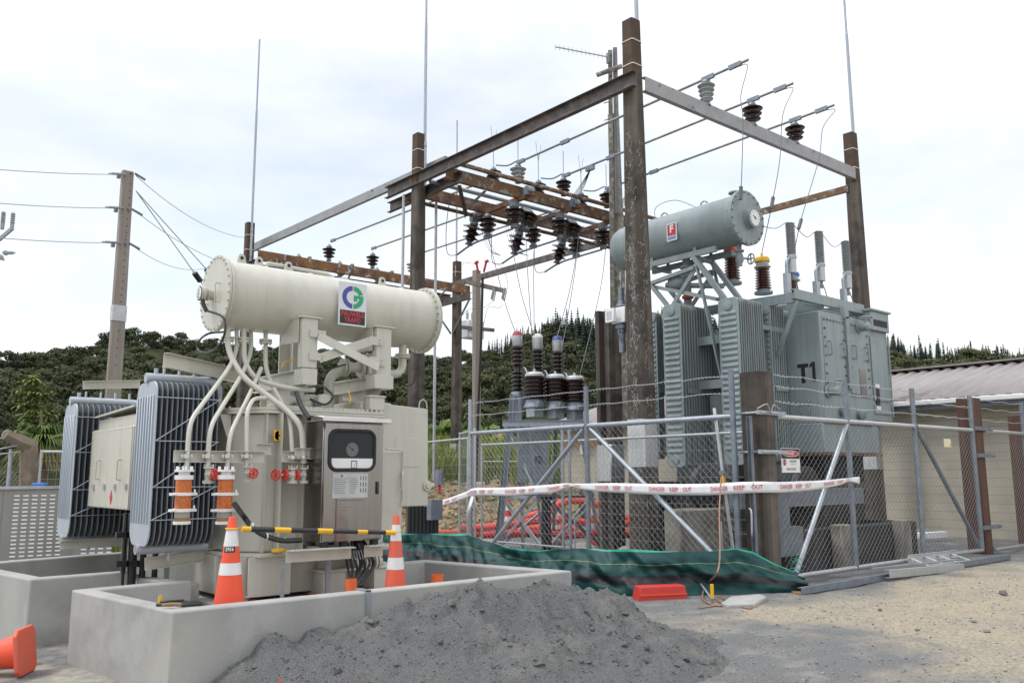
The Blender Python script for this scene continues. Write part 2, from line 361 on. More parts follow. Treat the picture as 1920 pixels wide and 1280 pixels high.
def ground_full(x, y):
    g0 = ground_h(x, y); p = pile_h(x, y)+fbm(x*5, y*5, 4, 21)*.11*np.clip(pile_h(x, y)*3+.3, 0, 1)
    return np.maximum(g0, p)
def gh(x, y): return float(ground_h(np.array([x]), np.array([y]))[0])
def axis_pts(lo, hi, fine_lo, fine_hi, st):
    a = np.arange(fine_lo, fine_hi, st); k = np.geomspace(st, 900, 46); return np.unique(np.concatenate([fine_lo-np.cumsum(k)[np.cumsum(k) < fine_lo-lo], a, fine_hi+np.cumsum(k)[np.cumsum(k) < hi-fine_hi], [lo, hi]]))
xs = axis_pts(-900, 900, -2, 24, .09); ys = axis_pts(-900, 900, -1, 16, .09); gx, gy = np.meshgrid(xs, ys)
gz = ground_h(gx, gy); far = np.clip((np.hypot(gx, gy)-30)/60, 0, 1); gz = gz*(1-far)
# hole under the pads is not needed: bund floors stand above the ground
m = bpy.data.materials.new('ground'); m.use_nodes = True; nt = m.node_tree; N = nt.nodes; L = nt.links; bs_ = N['Principled BSDF']; bs_.inputs['Roughness'].default_value = .95; bs_.inputs['Specular IOR Level'].default_value = .2
geo = N.new('ShaderNodeNewGeometry'); P_ = geo.outputs['Position']
def nz(sc, det=6, ro=.6): n = N.new('ShaderNodeTexNoise'); n.inputs['Scale'].default_value = sc; n.inputs['Detail'].default_value = det; n.inputs['Roughness'].default_value = ro; L.new(P_, n.inputs['Vector']); return n.outputs['Fac']
def mr(v, a, b, c=0., d=1.): r = N.new('ShaderNodeMapRange'); r.inputs['From Min'].default_value = a; r.inputs['From Max'].default_value = b; r.inputs['To Min'].default_value = c; r.inputs['To Max'].default_value = d; L.new(v, r.inputs['Value']); return r.outputs['Result']
def mixc(f, a, b):
    x = N.new('ShaderNodeMix'); x.data_type = 'RGBA'; L.new(f, x.inputs['Factor'])
    for i, c in ((6, a), (7, b)):
        if isinstance(c, tuple): x.inputs[i].default_value = rgb(*c)
        else: L.new(c, x.inputs[i])
    return x.outputs[2]
def math_(op, a, b=None):
    x = N.new('ShaderNodeMath'); x.operation = op
    for i, c in enumerate((a, b)):
        if c is None: continue
        if isinstance(c, (int, float)): x.inputs[i].default_value = c
        else: L.new(c, x.inputs[i])
    return x.outputs[0]
def dist_to(p, sx, sy):
    mp = N.new('ShaderNodeMapping'); mp.vector_type = 'POINT'; mp.inputs['Location'].default_value = (-p[0]/sx, -p[1]/sy, 0); mp.inputs['Scale'].default_value = (1/sx, 1/sy, 0); L.new(P_, mp.inputs['Vector'])
    ln = N.new('ShaderNodeVectorMath'); ln.operation = 'LENGTH'; L.new(mp.outputs['Vector'], ln.inputs[0]); return ln.outputs['Value']
sand = mixc(mr(nz(1.1), .35, .65), (.34,.285,.205), (.26,.235,.19)); sand = mixc(mr(nz(26, 8), .42, .68), sand, (.46,.41,.32)); sand = mixc(mr(nz(4.5, 8), .56, .68), sand, (.27,.235,.18))
grey = mixc(mr(nz(70, 8, .8), .38, .62), (.088,.09,.091), (.25,.25,.246)); grey = mixc(mr(nz(2.2, 9), .5, .68), grey, (.27,.262,.245)); grey = mixc(mr(nz(150, 4, .8), .62, .72), grey, (.36,.355,.34))
gp1 = gp(1330, 1235); d1 = math_('ADD', dist_to(gp1, 2.2, 1.25), mr(nz(.9, 7), .2, .8, -.62, .62)); f1 = mr(d1, .8, 1.25)
sepx = N.new('ShaderNodeSeparateXYZ'); L.new(P_, sepx.inputs[0])
yy = math_('ADD', sepx.outputs['Y'], mr(nz(.8, 7), .2, .8, -1., 1.)); f2 = mr(yy, 6.0, 6.75, 1., 0.)
xx2 = math_('ADD', sepx.outputs['X'], mr(nz(.7, 7), .2, .8, -1.6, 1.6)); f3 = mr(xx2, 6.5, 8.2)
xl = mr(sepx.outputs['X'], 2.6, 3.3, 1., 0.)
ff = math_('MULTIPLY', math_('MULTIPLY', f1, f2), f3); ff = math_('MAXIMUM', ff, math_('MULTIPLY', xl, mr(nz(1.6, 7), .38, .56)))
pale = mixc(mr(nz(9, 8), .4, .6), (.42,.39,.33), (.30,.285,.25))
cl = mixc(ff, grey, sand); cl = mixc(math_('MULTIPLY', xl, ff), cl, pale)
L.new(cl, bs_.inputs['Base Color']); bp = N.new('ShaderNodeBump'); bp.inputs['Strength'].default_value = 1.; bp.inputs['Distance'].default_value = .03
L.new(math_('ADD', math_('MULTIPLY', nz(9, 8), .8), math_('MULTIPLY', nz(55, 6, .7), .6)), bp.inputs['Height']); L.new(bp.outputs['Normal'], bs_.inputs['Normal']); M['ground'] = m
go = npmesh('ground', np.stack([gx.ravel(), gy.ravel(), gz.ravel()], 1), gridfaces(len(xs), len(ys)), m); tag(go, kind='structure')
# the heap of crusher dust
dm('dust', (.10,.102,.104), .95, col2=(.19,.192,.19), ns=95, nd=6, lo=.36, hi=.68, bump=1., bs=60, col3=(.195,.19,.172), ns3=1.5, lo3=.52, hi3=.68, add_world=True, spec=.15)
xs2 = np.arange(2.3, 8.4, .022); ys2 = np.arange(3.3, 6.79, .022); px_, py_ = np.meshgrid(xs2, ys2)
ph = pile_h(px_, py_); wv = fbm(px_*1.3, py_*1.3, 3, 51)*1.6; rough = fbm((px_+wv)*3.0, py_*1.6, 5, 31)*.32+fbm(px_*9, py_*7, 4, 37)*.085-np.abs(fbm((px_+wv*.5)*4.5, py_*2.2, 4, 41))*.20+np.clip(fbm(px_*6, py_*6, 3, 43)-.08, 0, 1)*.30+np.clip(fbm(px_*15, py_*15, 2, 47)-.1, 0, 1)*.14
rid = np.exp(-((ph-.55)/.3)**2); ph = ph+rough*np.clip(.25+ph*1.7, 0, 1)+(rng.random(px_.shape)-.5)*.016
g0 = ground_h(px_, py_); keep = ph > g0-.03; top = np.maximum(ph, g0-.06)
fc = gridfaces(len(xs2), len(ys2)); kk = keep.ravel(); fc = fc[kk[fc].any(1)]
used, inv = np.unique(fc, return_inverse=True); vv = np.stack([px_.ravel(), py_.ravel(), top.ravel()], 1)[used]
o = npmesh('gravel_heap', vv, inv.reshape(fc.shape), M['dust']); tag(o, 'heap of dark grey crushed stone tipped against the concrete wall', 'gravel heap')
def blob_verts(n=0):
    t = (1+5**.5)/2; v = np.array([(-1,t,0),(1,t,0),(-1,-t,0),(1,-t,0),(0,-1,t),(0,1,t),(0,-1,-t),(0,1,-t),(t,0,-1),(t,0,1),(-t,0,-1),(-t,0,1)], float)/1.9
    f = np.array([(0,11,5),(0,5,1),(0,1,7),(0,7,10),(0,10,11),(1,5,9),(5,11,4),(11,10,2),(10,7,6),(7,1,8),(3,9,4),(3,4,2),(3,2,6),(3,6,8),(3,8,9),(4,9,5),(2,4,11),(6,2,10),(8,6,7),(9,8,1)]); return v, f
def scatter_stones(name, pts, sizes, mats, kind='stuff', flat=.6, mi=None):
    bv, bf = blob_verts(); n = len(pts); k = len(bv); a = rng.random(n)*6.28; ca, sa = np.cos(a)[:,None], np.sin(a)[:,None]
    b = bv[None]*(1+(rng.random((n,k,3))-.5)*.7)*np.stack([np.ones(n), .6+.6*rng.random(n), flat*(.7+.6*rng.random(n))], 1)[:,None,:]*np.asarray(sizes)[:,None,None]
    x = b[:,:,0]*ca-b[:,:,1]*sa; y = b[:,:,0]*sa+b[:,:,1]*ca; b = np.stack([x, y, b[:,:,2]], 2)+np.asarray(pts)[:,None,:]
    f = (bf[None]+(np.arange(n)*k)[:,None,None]).reshape(-1, 3); m_ = None if mi is None else np.repeat(mi, len(bf))
    o = npmesh(name, b.reshape(-1, 3), f, mats, smooth=False, mi=m_); return tag(o, kind=kind)
dm('stone_a', (.20,.20,.195), .9, col2=(.13,.13,.13), ns=9, add_world=True); dm('stone_b', (.36,.32,.25), .9, col2=(.28,.25,.21), ns=9, add_world=True); dm('stone_c', (.12,.11,.10), .9)
n = 20000; uu = rng.random(n); dd = 5.4+uu**1.3*11; az = YAW+(rng.random(n)*1.0-.36)
sx, sy = np.sin(az)*dd, np.cos(az)*dd; ok = ~((sx > 1.7) & (sx < 6.7) & (sy > 6.6)) & (sy < 11); sx, sy = sx[ok], sy[ok]
sz = .003+.013*rng.random(len(sx))**5; zz = ground_h(sx, sy)
mi = rng.integers(0, 2, len(sx)); mi = np.where(rng.random(len(sx)) < .03, 2, mi)
scatter_stones('loose_stones', np.stack([sx, sy, zz+sz*.3], 1), sz, [M['stone_a'], M['stone_b'], M['stone_c']], mi=mi)
n = 9000; i = rng.integers(0, len(vv), n); pv = vv[i]; kz = pv[:,2] > -.02; pv = pv[kz]
n_ = 420; ii = rng.integers(0, len(vv), n_); cpt = vv[ii]; cpt = cpt[cpt[:,2] > .0]; scatter_stones('heap_lumps', cpt, .010+.026*rng.random(len(cpt))**3, [M['dust']], flat=.75)
scatter_stones('heap_chips', pv+np.array([0,0,.002]), 0.003+.010*rng.random(len(pv))**6, [M['stone_a'], M['dust']], mi=(rng.random(len(pv)) < .8).astype(int))
bl = [(gp(x_, y_), s_) for x_, y_, s_ in ((1880,1107,.07),(1826,1162,.045),(1650,1138,.035),(1720,1176,.03),(1850,1182,.035),(1545,1135,.025))]
for j, (p, s_) in enumerate(bl):
    o = scatter_stones('loose_rock', [(p.x, p.y, gh(p.x, p.y)+s_*.3)], [s_], [M['stone_c'] if j in (0, 2, 3) else M['stone_a']], kind=None)
    tag(o, 'fist sized loose rock lying on the sandy ground', 'rock', 'loose rocks on the sand')
# ---------------------------------------------------------------- hills and forest
RD = [(-900,720),(-200,690),(0,672),(60,660),(130,654),(200,643),(260,634),(340,631),(420,640),(560,642),(700,652),(820,662),(900,656),(940,646),(990,626),(1060,612),(1130,616),(1250,600),(1450,600),(1600,622),(1660,634),(1720,645),(1780,655),(1850,656),(1920,660),(2100,670),(2800,720)]
def az_of(px): d = ray(px, 885); return math.atan2(d.x, d.y)
RAZ = np.array([az_of(a) for a, b in RD]); REL = np.array([ray(a, b).z/math.hypot(ray(a, b).x, ray(a, b).y) for a, b in RD])
D0, D1 = 95., 270.
def hill_h(az, d):
    e = np.interp(az, RAZ, REL); top = e*D1+EYE-4.2; t = np.clip((d-D0)/(D1-D0), 0, 1.25)
    return np.where(t <= 1, .3+(top-.3)*(t**.8), top-(t-1)*30)+fbm(az*9, d/45., 4, 3)*17*np.clip(t*2, 0, 1)*np.clip((1.02-t)*3, 0, 1)
az_ = np.linspace(YAW-1.05, YAW+1.05, 150); ds = np.linspace(D0-8, D1*1.2, 60); ga, gd = np.meshgrid(az_, ds)
hz = hill_h(ga, gd)-.4*(gd < D0+4)
dm('hillsoil', (.032,.04,.018), 1, col2=(.055,.06,.028), ns=.15, add_world=True, spec=.1)
o = npmesh('hills', np.stack([np.sin(ga).ravel()*gd.ravel(), np.cos(ga).ravel()*gd.ravel(), hz.ravel()], 1), gridfaces(150, 60), M['hillsoil']); tag(o, kind='structure')
def leafmat(name, a, b, c, sc=.12):
    m = bpy.data.materials.new(name); m.use_nodes = True; nt = m.node_tree; N = nt.nodes; L = nt.links; bs = N['Principled BSDF']; bs.inputs['Roughness'].default_value = .65; bs.inputs['Specular IOR Level'].default_value = .25
    ge = N.new('ShaderNodeNewGeometry'); at = N.new('ShaderNodeAttribute'); at.attribute_name = 'tint'
    x = N.new('ShaderNodeMix'); x.data_type = 'RGBA'; L.new(at.outputs['Fac'], x.inputs['Factor']); x.inputs[6].default_value = rgb(*a); x.inputs[7].default_value = rgb(*b)
    y = N.new('ShaderNodeMix'); y.data_type = 'RGBA'; mr = N.new('ShaderNodeMapRange'); L.new(ge.outputs['Random Per Island'], mr.inputs['Value']); mr.inputs['From Min'].default_value = .45; mr.inputs['To Max'].default_value = .75; L.new(mr.outputs['Result'], y.inputs['Factor']); L.new(x.outputs[2], y.inputs[6]); y.inputs[7].default_value = rgb(*c)
    L.new(y.outputs[2], bs.inputs['Base Color']); return m
M['bush'] = leafmat('bush', (.022,.033,.015), (.085,.09,.034), (.075,.088,.038)); M['pine'] = leafmat('pine', (.012,.025,.016), (.022,.038,.022), (.032,.052,.028))
M['leafy'] = leafmat('leafy', (.055,.095,.022), (.125,.18,.04), (.18,.235,.055)); M['grassy'] = leafmat('grassy', (.11,.17,.03), (.24,.29,.06), (.33,.36,.10))
M['dry'] = leafmat('dry', (.20,.15,.05), (.32,.27,.11), (.40,.36,.18))
def crown(nc, nq, rad, hgt, q):
    """leaf-clump faces spread over lumps of one crown"""
    vs = []
    for c in range(nc):
        th = random.random()*6.28; rr = rad*.62*math.sqrt(random.random()); cx, cy = rr*math.cos(th), rr*math.sin(th); cz = hgt*(.42+.5*random.random()*(1-rr/rad*.5)); cr_ = rad*(.34+.26*random.random())
        for k in range(nq):
            d = rng.normal(size=3); d /= np.linalg.norm(d); d[2] = abs(d[2])*.9-.12 if random.random() < .8 else d[2]
            p = np.array([cx, cy, cz])+d*cr_*np.array([1,1,.72])*(.75+.3*random.random()); nrm = d+rng.normal(size=3)*.32; nrm /= np.linalg.norm(nrm)
            t = np.cross(nrm, rng.normal(size=3)); t /= np.linalg.norm(t); b = np.cross(nrm, t); s = q*(.55+.8*random.random())
            vs += [p-t*s-b*s*.5, p+t*s*.3-b*s*.8, p+t*s+b*s*.5, p-t*s*.3+b*s*.8]
    return np.array(vs)
def pine_t(h, r, nt_):
    vs = []
    for k in range(nt_):
        z = h*(.12+.88*(k/nt_)); rr = r*(1-k/nt_)**.85+.12
        for a in range(6):
            th = a*1.047+k*.6+random.random()*.5; l = rr*(.7+.5*random.random()); wd = l*.42
            p = np.array([0, 0, z]); d = np.array([math.cos(th), math.sin(th), -.28]); s = np.array([-math.sin(th), math.cos(th), 0])
            vs += [p-s*wd*.3+[0,0,.35], p+d*l*.6-s*wd, p+d*l, p+d*l*.6+s*wd]
    s_ = .12; vs += [np.array([-s_*2,0,h*.8]), np.array([s_*2,0,h*.8]), np.array([.04,0,h*1.0]), np.array([-.04,0,h*1.0])]
    return np.array(vs)
def forest(name, tmpl, P, S, T, matname):
    vs, ts = [], []
    for i in range(len(P)):
        t = tmpl[i % len(tmpl)]; a = random.random()*6.28; ca, sa = math.cos(a), math.sin(a); s = S[i]
        v = np.stack([(t[:,0]*ca-t[:,1]*sa)*s, (t[:,0]*sa+t[:,1]*ca)*s, t[:,2]*s*(.85+.35*random.random())], 1)+P[i]; vs.append(v); ts.append(np.full(len(v), T[i]))
    v = np.concatenate(vs); t = np.concatenate(ts); o = npmesh(name, v, np.arange(len(v)).reshape(-1, 4), M[matname], smooth=False, tint=np.stack([t, t, t, np.ones_like(t)], 1)); return tag(o, kind='stuff')
bt = [crown(random.randint(5, 11), 62, 2.5, 4.4, .21) for _ in range(7)]; pt = [pine_t(9., 1.5, 12) for _ in range(4)]
PB, SB, TB, PP, SP, TP = [], [], [], [], [], []
A0, A1 = az_of(-260), az_of(2180); d = D0+4
pz0 = az_of(925); pz1 = az_of(1500); pr0 = az_of(1560)
while d < D1*1.03:
    st = 3.1+d*.004; na = int((A1-A0)*d/st)
    for k in range(na):
        a = A0+(A1-A0)*(k+random.random())/na; dj = d+(random.random()-.5)*st*1.4; pxs = math.tan(a-YAW)
        t = (dj-D0)/(D1-D0); is_p = False
        if pz0 < a < pz1: is_p = t > .92-.75*min(1, (a-pz0)/(az_of(1130)-pz0))+.1*random.random()
        elif a >= pr0: is_p = t > .86
        p = (math.sin(a)*dj, math.cos(a)*dj, float(hill_h(np.array(a), np.array(dj)))-.5)
        if is_p:
            for _ in range(4): q = (p[0]+random.uniform(-2.4,2.4), p[1]+random.uniform(-2.4,2.4), p[2]); PP.append(q); SP.append(.34+.44*random.random()**1.4); TP.append(random.random())
        else: PB.append(p); SB.append((.5+.8*random.random()**1.8)*(.95 if t < .95 else .8)); TB.append(np.clip(.42+.9*float(fbm(np.array(a*30), np.array(dj/14), 3, 8))+random.uniform(-.3,.3)+(.5 if a > pr0 else 0), 0, 1))
    d += st*.92
forest('bush_forest', bt, PB, SB, TB, 'bush'); forest('pine_forest', pt, PP, SP, TP, 'pine')
print('forest', len(PB), len(PP))
# ================================================================ concrete bund of the new transformer
def wallrun(mb, pts, th, z0, z1, side=1):
    """walls along a polyline, thickness to the left (side=1) with mitred corners"""
    P = [V((p[0], p[1], 0)) for p in pts]; n = len(P); off = []
    for i in range(n):
        ds = []
        if i > 0: ds.append((P[i]-P[i-1]).normalized())
        if i < n-1: ds.append((P[i+1]-P[i]).normalized())
        ns = [V((-d.y, d.x, 0))*side for d in ds]; m = sum(ns, V((0,0,0))); m = m/m.length
        off.append(P[i]+m*(th/max(.3, m.dot(ns[0]))))
    a = [(p.x, p.y) for p in P]; b = [(p.x, p.y) for p in off]
    vs = [(x, y, z0) for x, y in a]+[(x, y, z0) for x, y in b]+[(x, y, z1) for x, y in a]+[(x, y, z1) for x, y in b]
    fs = []
    for i in range(n-1): fs += [(i, i+1, 2*n+i+1, 2*n+i), (n+i, 3*n+i, 3*n+i+1, n+i+1), (2*n+i, 2*n+i+1, 3*n+i+1, 3*n+i), (i, n+i, n+i+1, i+1)]
    fs += [(0, 2*n, 3*n, n), (n-1, 2*n-1, 4*n-1, 3*n-1)]
    return mb.add(vs, fs)
bund = thing('bund_wall', 'low new concrete wall enclosing the cream transformer with the gravel heap against it', 'concrete wall', (4.3, 9, 0))
W1 = [(5.62,12.6), (5.60,8.86), (6.12,8.86), (6.56,6.78), (2.40,6.80), (2.17,8.72), (3.22,8.80)]
c_, s_ = gp(0, 1076, .6), gp(225, 1057, .6)
mb = MB(); wallrun(mb, W1[::-1], .16, -.2, .60, 1)
o = mb.build('wall', M['concrete'], bund, bev=.018, seg=2)
W2 = [(3.08,9.76), (2.03,9.72), (1.62,11.75), (3.1,12.35), (5.62,12.6)]
mb = MB(); wallrun(mb, [(3.05,9.74),(2.03,9.70),(1.72,11.9),(3.2,12.3),(5.6,12.6)], .16, -.2, .62, -1); mb.build('wall', M['concrete'], bund, bev=.018, seg=2)
mb = MB(); wallrun(mb, [(3.225,8.80), (3.05,9.74)], .16, -.2, .55, -1); mb.build('wall', M['concrete'], bund, bev=.012)
mb = MB(); mb.box(3.42, 5.44, 6.98, 12.4, -.1, .36); mb.build('floor_slab', M['concretetop'], bund)
mb = MB(); mb.box(5.46, 6.3, 6.98, 8.68, -.1, .30); mb.box(2.56, 3.30, 7.0, 8.6, -.1, .26); mb.build('floor_slab', M['concretetop'], bund)
mb = MB()                                                    # galvanised strap over the wall joint
for px in (690,): 
    p = yp(px, 1110, 6.79); mb.box(p.x-.022, p.x+.022, 6.775, 6.79, .18, .612); mb.box(p.x-.022, p.x+.022, 6.775, 6.97, .602, .614); mb.bolt((p.x, 6.775, .3), (0,-1,0), .012, .01)
mb.build('joint_strap', M['galv'], bund)
# footing of the second wing and sump pit stones
mb = MB(); mb.box(.9, 2.0, 8.75, 9.70, -.25, .0); mb.build('footing', M['stained'], bund, bev=.03)
n = 500; sp = np.stack([5.55+.55*rng.random(n), 7.2+1.4*rng.random(n), .30+.05*rng.random(n)], 1); q = scatter_stones('black_gravel', sp, .018+.014*rng.random(n), [M['stone_c'], M['stone_a']], mi=(rng.random(n) < .25).astype(int))
for px, y0, ybot, dia, lab in ((658, 7.35, 1120, .105, 'short orange conduit stub full of black cables behind the bund wall'), (820, 7.55, 1100, .125, 'short empty orange conduit stub in the gravel corner of the bund')):
    p = yp(px, ybot, y0); zt_ = yp(px, 1085 if px < 700 else 1076, y0).z
    mb = MB(); r = dia*.5; mb.lathe([(r,0),(r,zt_-.3),(r*.9,zt_-.3),(r*.9,zt_-.42)], (p.x, y0, .3), (0,0,1), 20)
    tag(mb.build('conduit_stub', M['pipeorange'], loc=(p.x, y0, .3)), lab, 'pipe', 'orange conduit stubs')
# ================================================================ cream transformer
T2 = thing('power_transformer', 'new cream power transformer with galvanised radiators inside the low bund wall', 'transformer', (4.55, 10.2, .36))
CR = M['cream']
# --- tank
YF, XL, XR, YB = 8.5, 3.66, 5.40, 12.2
mb = MB(); oct_ = [(XL,8.82),(3.86,YF),(5.2,YF),(XR,8.75),(XR,YB),(XL,YB)]
mb.poly([(x,y,.84) for x,y in oct_], (0,0,1.40)); tank = mb.build('tank', CR, T2, bev=.012)
mb = MB(); mb.poly([(XL-.06,8.78,2.245),(3.83,YF-.08,2.245),(5.24,YF-.08,2.245),(XR+.07,8.72,2.245),(XR+.07,YB+.05,2.245),(XL-.06,YB+.05,2.245)], (0,0,.03))
mb.poly([(XL-.05,8.79,2.28),(3.835,YF-.07,2.28),(5.23,YF-.07,2.28),(XR+.06,8.73,2.28),(XR+.06,YB+.04,2.28),(XL-.05,YB+.04,2.28)], (0,0,.028))
for i in range(24): x = 3.87+1.34*i/23; mb.bolt((x, YF-.05, 2.308), (0,0,1), .013, .02)
for i in range(22): mb.bolt((XL-.025, 8.9+3.2*i/21, 2.308), (0,0,1), .013, .02)
mb.build('tank_cover', CR, T2)
mb = MB()
for px in (522, 566):                                         # upright stiffeners
    x = yp(px, 900, 8.42).x; mb.box(x-.006, x+.006, 8.36, 8.5, .84, 2.245)
x = yp(497, 900, 8.45).x; mb.box(x-.006, x+.006, 8.44, 8.52, .84, 2.245)
for y in (9.3, 10.1, 10.9, 11.7): mb.box(XL-.09, XL, y-.006, y+.006, .84, 2.245); mb.box(XR, XR+.09, y-.006, y+.006, .84, 2.245)
mb.poly([(XL-.14,8.86,2.24),(XL-.02,8.86,2.24),(XL-.02,8.86,1.9)], (0,.012,0)); mb.build('stiffener', CR, T2)
mb = MB(); mb.poly([(XL-.08,8.70,.80),(3.80,YF-.13,.80),(5.3,YF-.13,.80),(5.5,8.7,.80),(5.5,YB,.80),(XL-.08,YB,.80)], (0,0,.035)); mb.build('base_plate', CR, T2, bev=.004)
mb = MB()                                                     # skid under the tank
mb.box(3.95, 5.25, 8.62, 8.66, .40, .80); mb.box(3.8, 5.3, 11.9, 11.94, .40, .8)
for x in (3.78, 4.55, 5.28): mb.ibeam((x, 8.55, .58), (x, 12.1, .58), .43, .16, .014)
mb.box(3.55, 3.66, 8.9, 12.0, .42, .80)
for y0 in (8.42, 9.6): mb.box(3.70, 4.16, y0, y0+.015, .42, .80); mb.box(3.70, 4.16, y0, y0+.32, .415, .43)
p = gp(583, 1108, .365); mb.box(p.x-.10, p.x+.17, 8.38, 8.85, .375, .60); mb.box(p.x+.52, p.x+.86, 8.38, 8.85, .375, .60); mb.box(3.62,3.75, 8.5, 8.9, .37, .8)
mb.box(p.x-.12, p.x+.9, 8.36, 8.87, .60, .625)
mb.build('skid_base', CR, T2, bev=.006)
mb = MB()
for x0, x1 in ((p.x-.16, p.x+.2), (p.x+.48, p.x+.9), (3.55, 3.8)): mb.box(x0, x1, 8.34, 8.9, .361, .374)
mb.build('packing_pad', M['redlet'], T2)
mb = MB(); x = yp(526, 1060, 8.3).x; mb.box(x-.02, x+.02, 8.24, 8.25, .38, .78); mb.box(x-.02, x+.02, 8.24, 8.36, .37, .385); x2 = yp(616, 1090, 8.2).x; mb.chan((x2,8.2,.37),(x2,8.2,.84),.05,.03,.005); mb.build('support_strap', M['galv'], T2)
for px, py, yy, fl in ((492, 1034, 8.33, 1), (520, 816, 8.40, 0)):   # yellow jacking pads
    q = yp(px+30*fl, py, yy); mb = MB()
    if fl: mb.lathe([(.07,0),(.07,.03)], (q.x, q.y, q.z), (0,0,1), 20)
    else: mb.box(q.x-.03, q.x+.02, q.y, q.y+.03, q.z-.055, q.z+.055); mb.lathe([(.055,0),(.055,.03)], (q.x+.02, q.y+.03, q.z), (0,-1,0), 18); mb.mi = 1; mb.lathe([(.011,0),(.011,.034)], (q.x+.02, q.y+.032, q.z), (0,-1,0), 12)
    mb.build('jacking_lug', [M['yellow'], M['void']], T2, bev=.004)
# --- bracket rails across the front
for x0, x1, py, y in ((325, 495, 856, 8.26), (480, 508, 842, 8.30), (528, 575, 856, 8.26), (552, 592, 850, 8.2)):
    a, b = yp(x0, py, y), yp(x1, py, y); z = (a.z+b.z)/2; mb = MB(); mb.chan((a.x, y, z), (b.x, y, z), .11, .05, .006, 1); mb.build('bracket_rail', CR, T2)
# --- conservator
CY = 9.02; a_, b_ = yp(411, 553, CY), yp(795, 600, CY); CZ = (a_.z+b_.z)/2; CX0, CX1 = a_.x, b_.x-.05; CRr = .37
mb = MB(); mb.lathe([(CRr,0),(CRr,CX1-CX0)], (CX0, CY, CZ), (1,0,0), 64)
for f in (.145, .39, .86): mb.lathe([(CRr+.001,-.012),(CRr+.006,-.004),(CRr+.006,.004),(CRr+.001,.012)], (CX0+(CX1-CX0)*f, CY, CZ), (1,0,0), 64)
cons = mb.build('conservator', CR, T2, ang=50)
mb = MB()
for x0, s in ((CX0, -1), (CX1, 1)):
    mb.lathe([(CRr+.045,0),(CRr+.045,.022)], (x0-.03*s*0, CY, CZ), (s,0,0), 64); mb.lathe([(CRr+.045,.026),(CRr+.045,.048),(CRr*.9,.05)], (x0, CY, CZ), (s,0,0), 64)
for x0, s in ((CX0, -1), (CX1, 1)):
    for k in range(28):
        a = 2*math.pi*(k+.5)/28; p = V((x0, CY+math.cos(a)*(CRr+.02), CZ+math.sin(a)*(CRr+.02))); mb.bolt(p+V((s*.048,0,0)), (s,0,0), .012, .016); mb.bolt(p, (-s,0,0), .012, .018)
mb.build('end_plate', CR, cons)
mb = MB(); gx_ = CX0-.05; q = xp(400, 553, gx_); gy_, gz_ = q.y, q.z    # oil level gauge with neck
mb.lathe([(.06,0),(.06,.055),(.07,.055),(.07,.075),(.05,.08),(.05,.095),(.08,.10),(.08,.15),(.072,.153)], (gx_, gy_, gz_), (-1,0,.0), 28); mb.build('level_gauge_body', CR, cons)
mb = MB(); mb.lathe([(.079,.1531),(.07,.156)], (gx_, gy_, gz_), (-1,0,0), 28); mb.mi = 1; mb.lathe([(.068,.1535),(.068,.158)], (gx_, gy_, gz_), (-1,0,0), 28); mb.mi = 2
c0 = V((gx_-.160, gy_, gz_)); mb.bar(c0+V((0,.02,-.045)), c0+V((0,-.008,.05)), .008, .003, (1,0,0)); mb.lathe([(.008,0),(.008,.004)], c0, (-1,0,0), 10)
mb.mi = 0
for k in range(9): a = .6+k*.49; mb.bar(c0+V((0,math.sin(a)*.045,math.cos(a)*.045)), c0+V((0,math.sin(a)*.058,math.cos(a)*.058)), .006, .002, (1,0,0))
mb.build('gauge_dial', [M['void'], M['gauge'], M['red']], cons, keep=True)
mb = MB(); hy = gy_-.17; mb.tube(bend([(gx_,hy,gz_+.10),(gx_-.05,hy,gz_+.10),(gx_-.05,hy,gz_-.10),(gx_,hy,gz_-.10)], .02), .007); hy = gy_+.15; mb.tube(bend([(gx_,hy,gz_+.06),(gx_-.05,hy,gz_+.06),(gx_-.05,hy,gz_-.08),(gx_,hy,gz_-.08)], .02), .007); mb.build('end_plate_handle', CR, cons)
mb = MB()                                                     # lifting eyes along the top
for px, py in ((452, 487), (482, 487), (535, 505), (720, 530)):
    f = (px-436)/(795-436); x = CX0+.12+(CX1-CX0-.2)*min(1, max(0, f*1.0)); z = CZ+CRr
    pr = [(-.055,-.01),(.055,-.01),(.036,.085),(.018,.105),(-.018,.105),(-.036,.085)]; mb.poly([(x+u, CY-.02, z+v) for u, v in pr], (0,.02,0)); mb.mi = 1; mb.lathe([(.02,0),(.02,.024)], (x, CY+.002, z+.06), (0,-1,0), 12); mb.mi = 0
mb.build('lifting_eye', [CR, M['void']], cons)
q = xp(0,0,1)
mb = MB(); xA, xB = CX0+.55, CX0+1.35; mb.tube(bend([(xA,CY+.06,CZ+CRr-.01),(xA,CY+.06,CZ+CRr+.07),(xB,CY+.06,CZ+CRr+.05),(xB+.1,CY+.06,CZ+CRr-.03)], .08), .022); mb.lathe([(.08,0),(.08,.05)], (xB+.15, CY+.04, CZ+CRr-.03), (0,0,1), 20); mb.build('equalising_pipe', CR, cons)
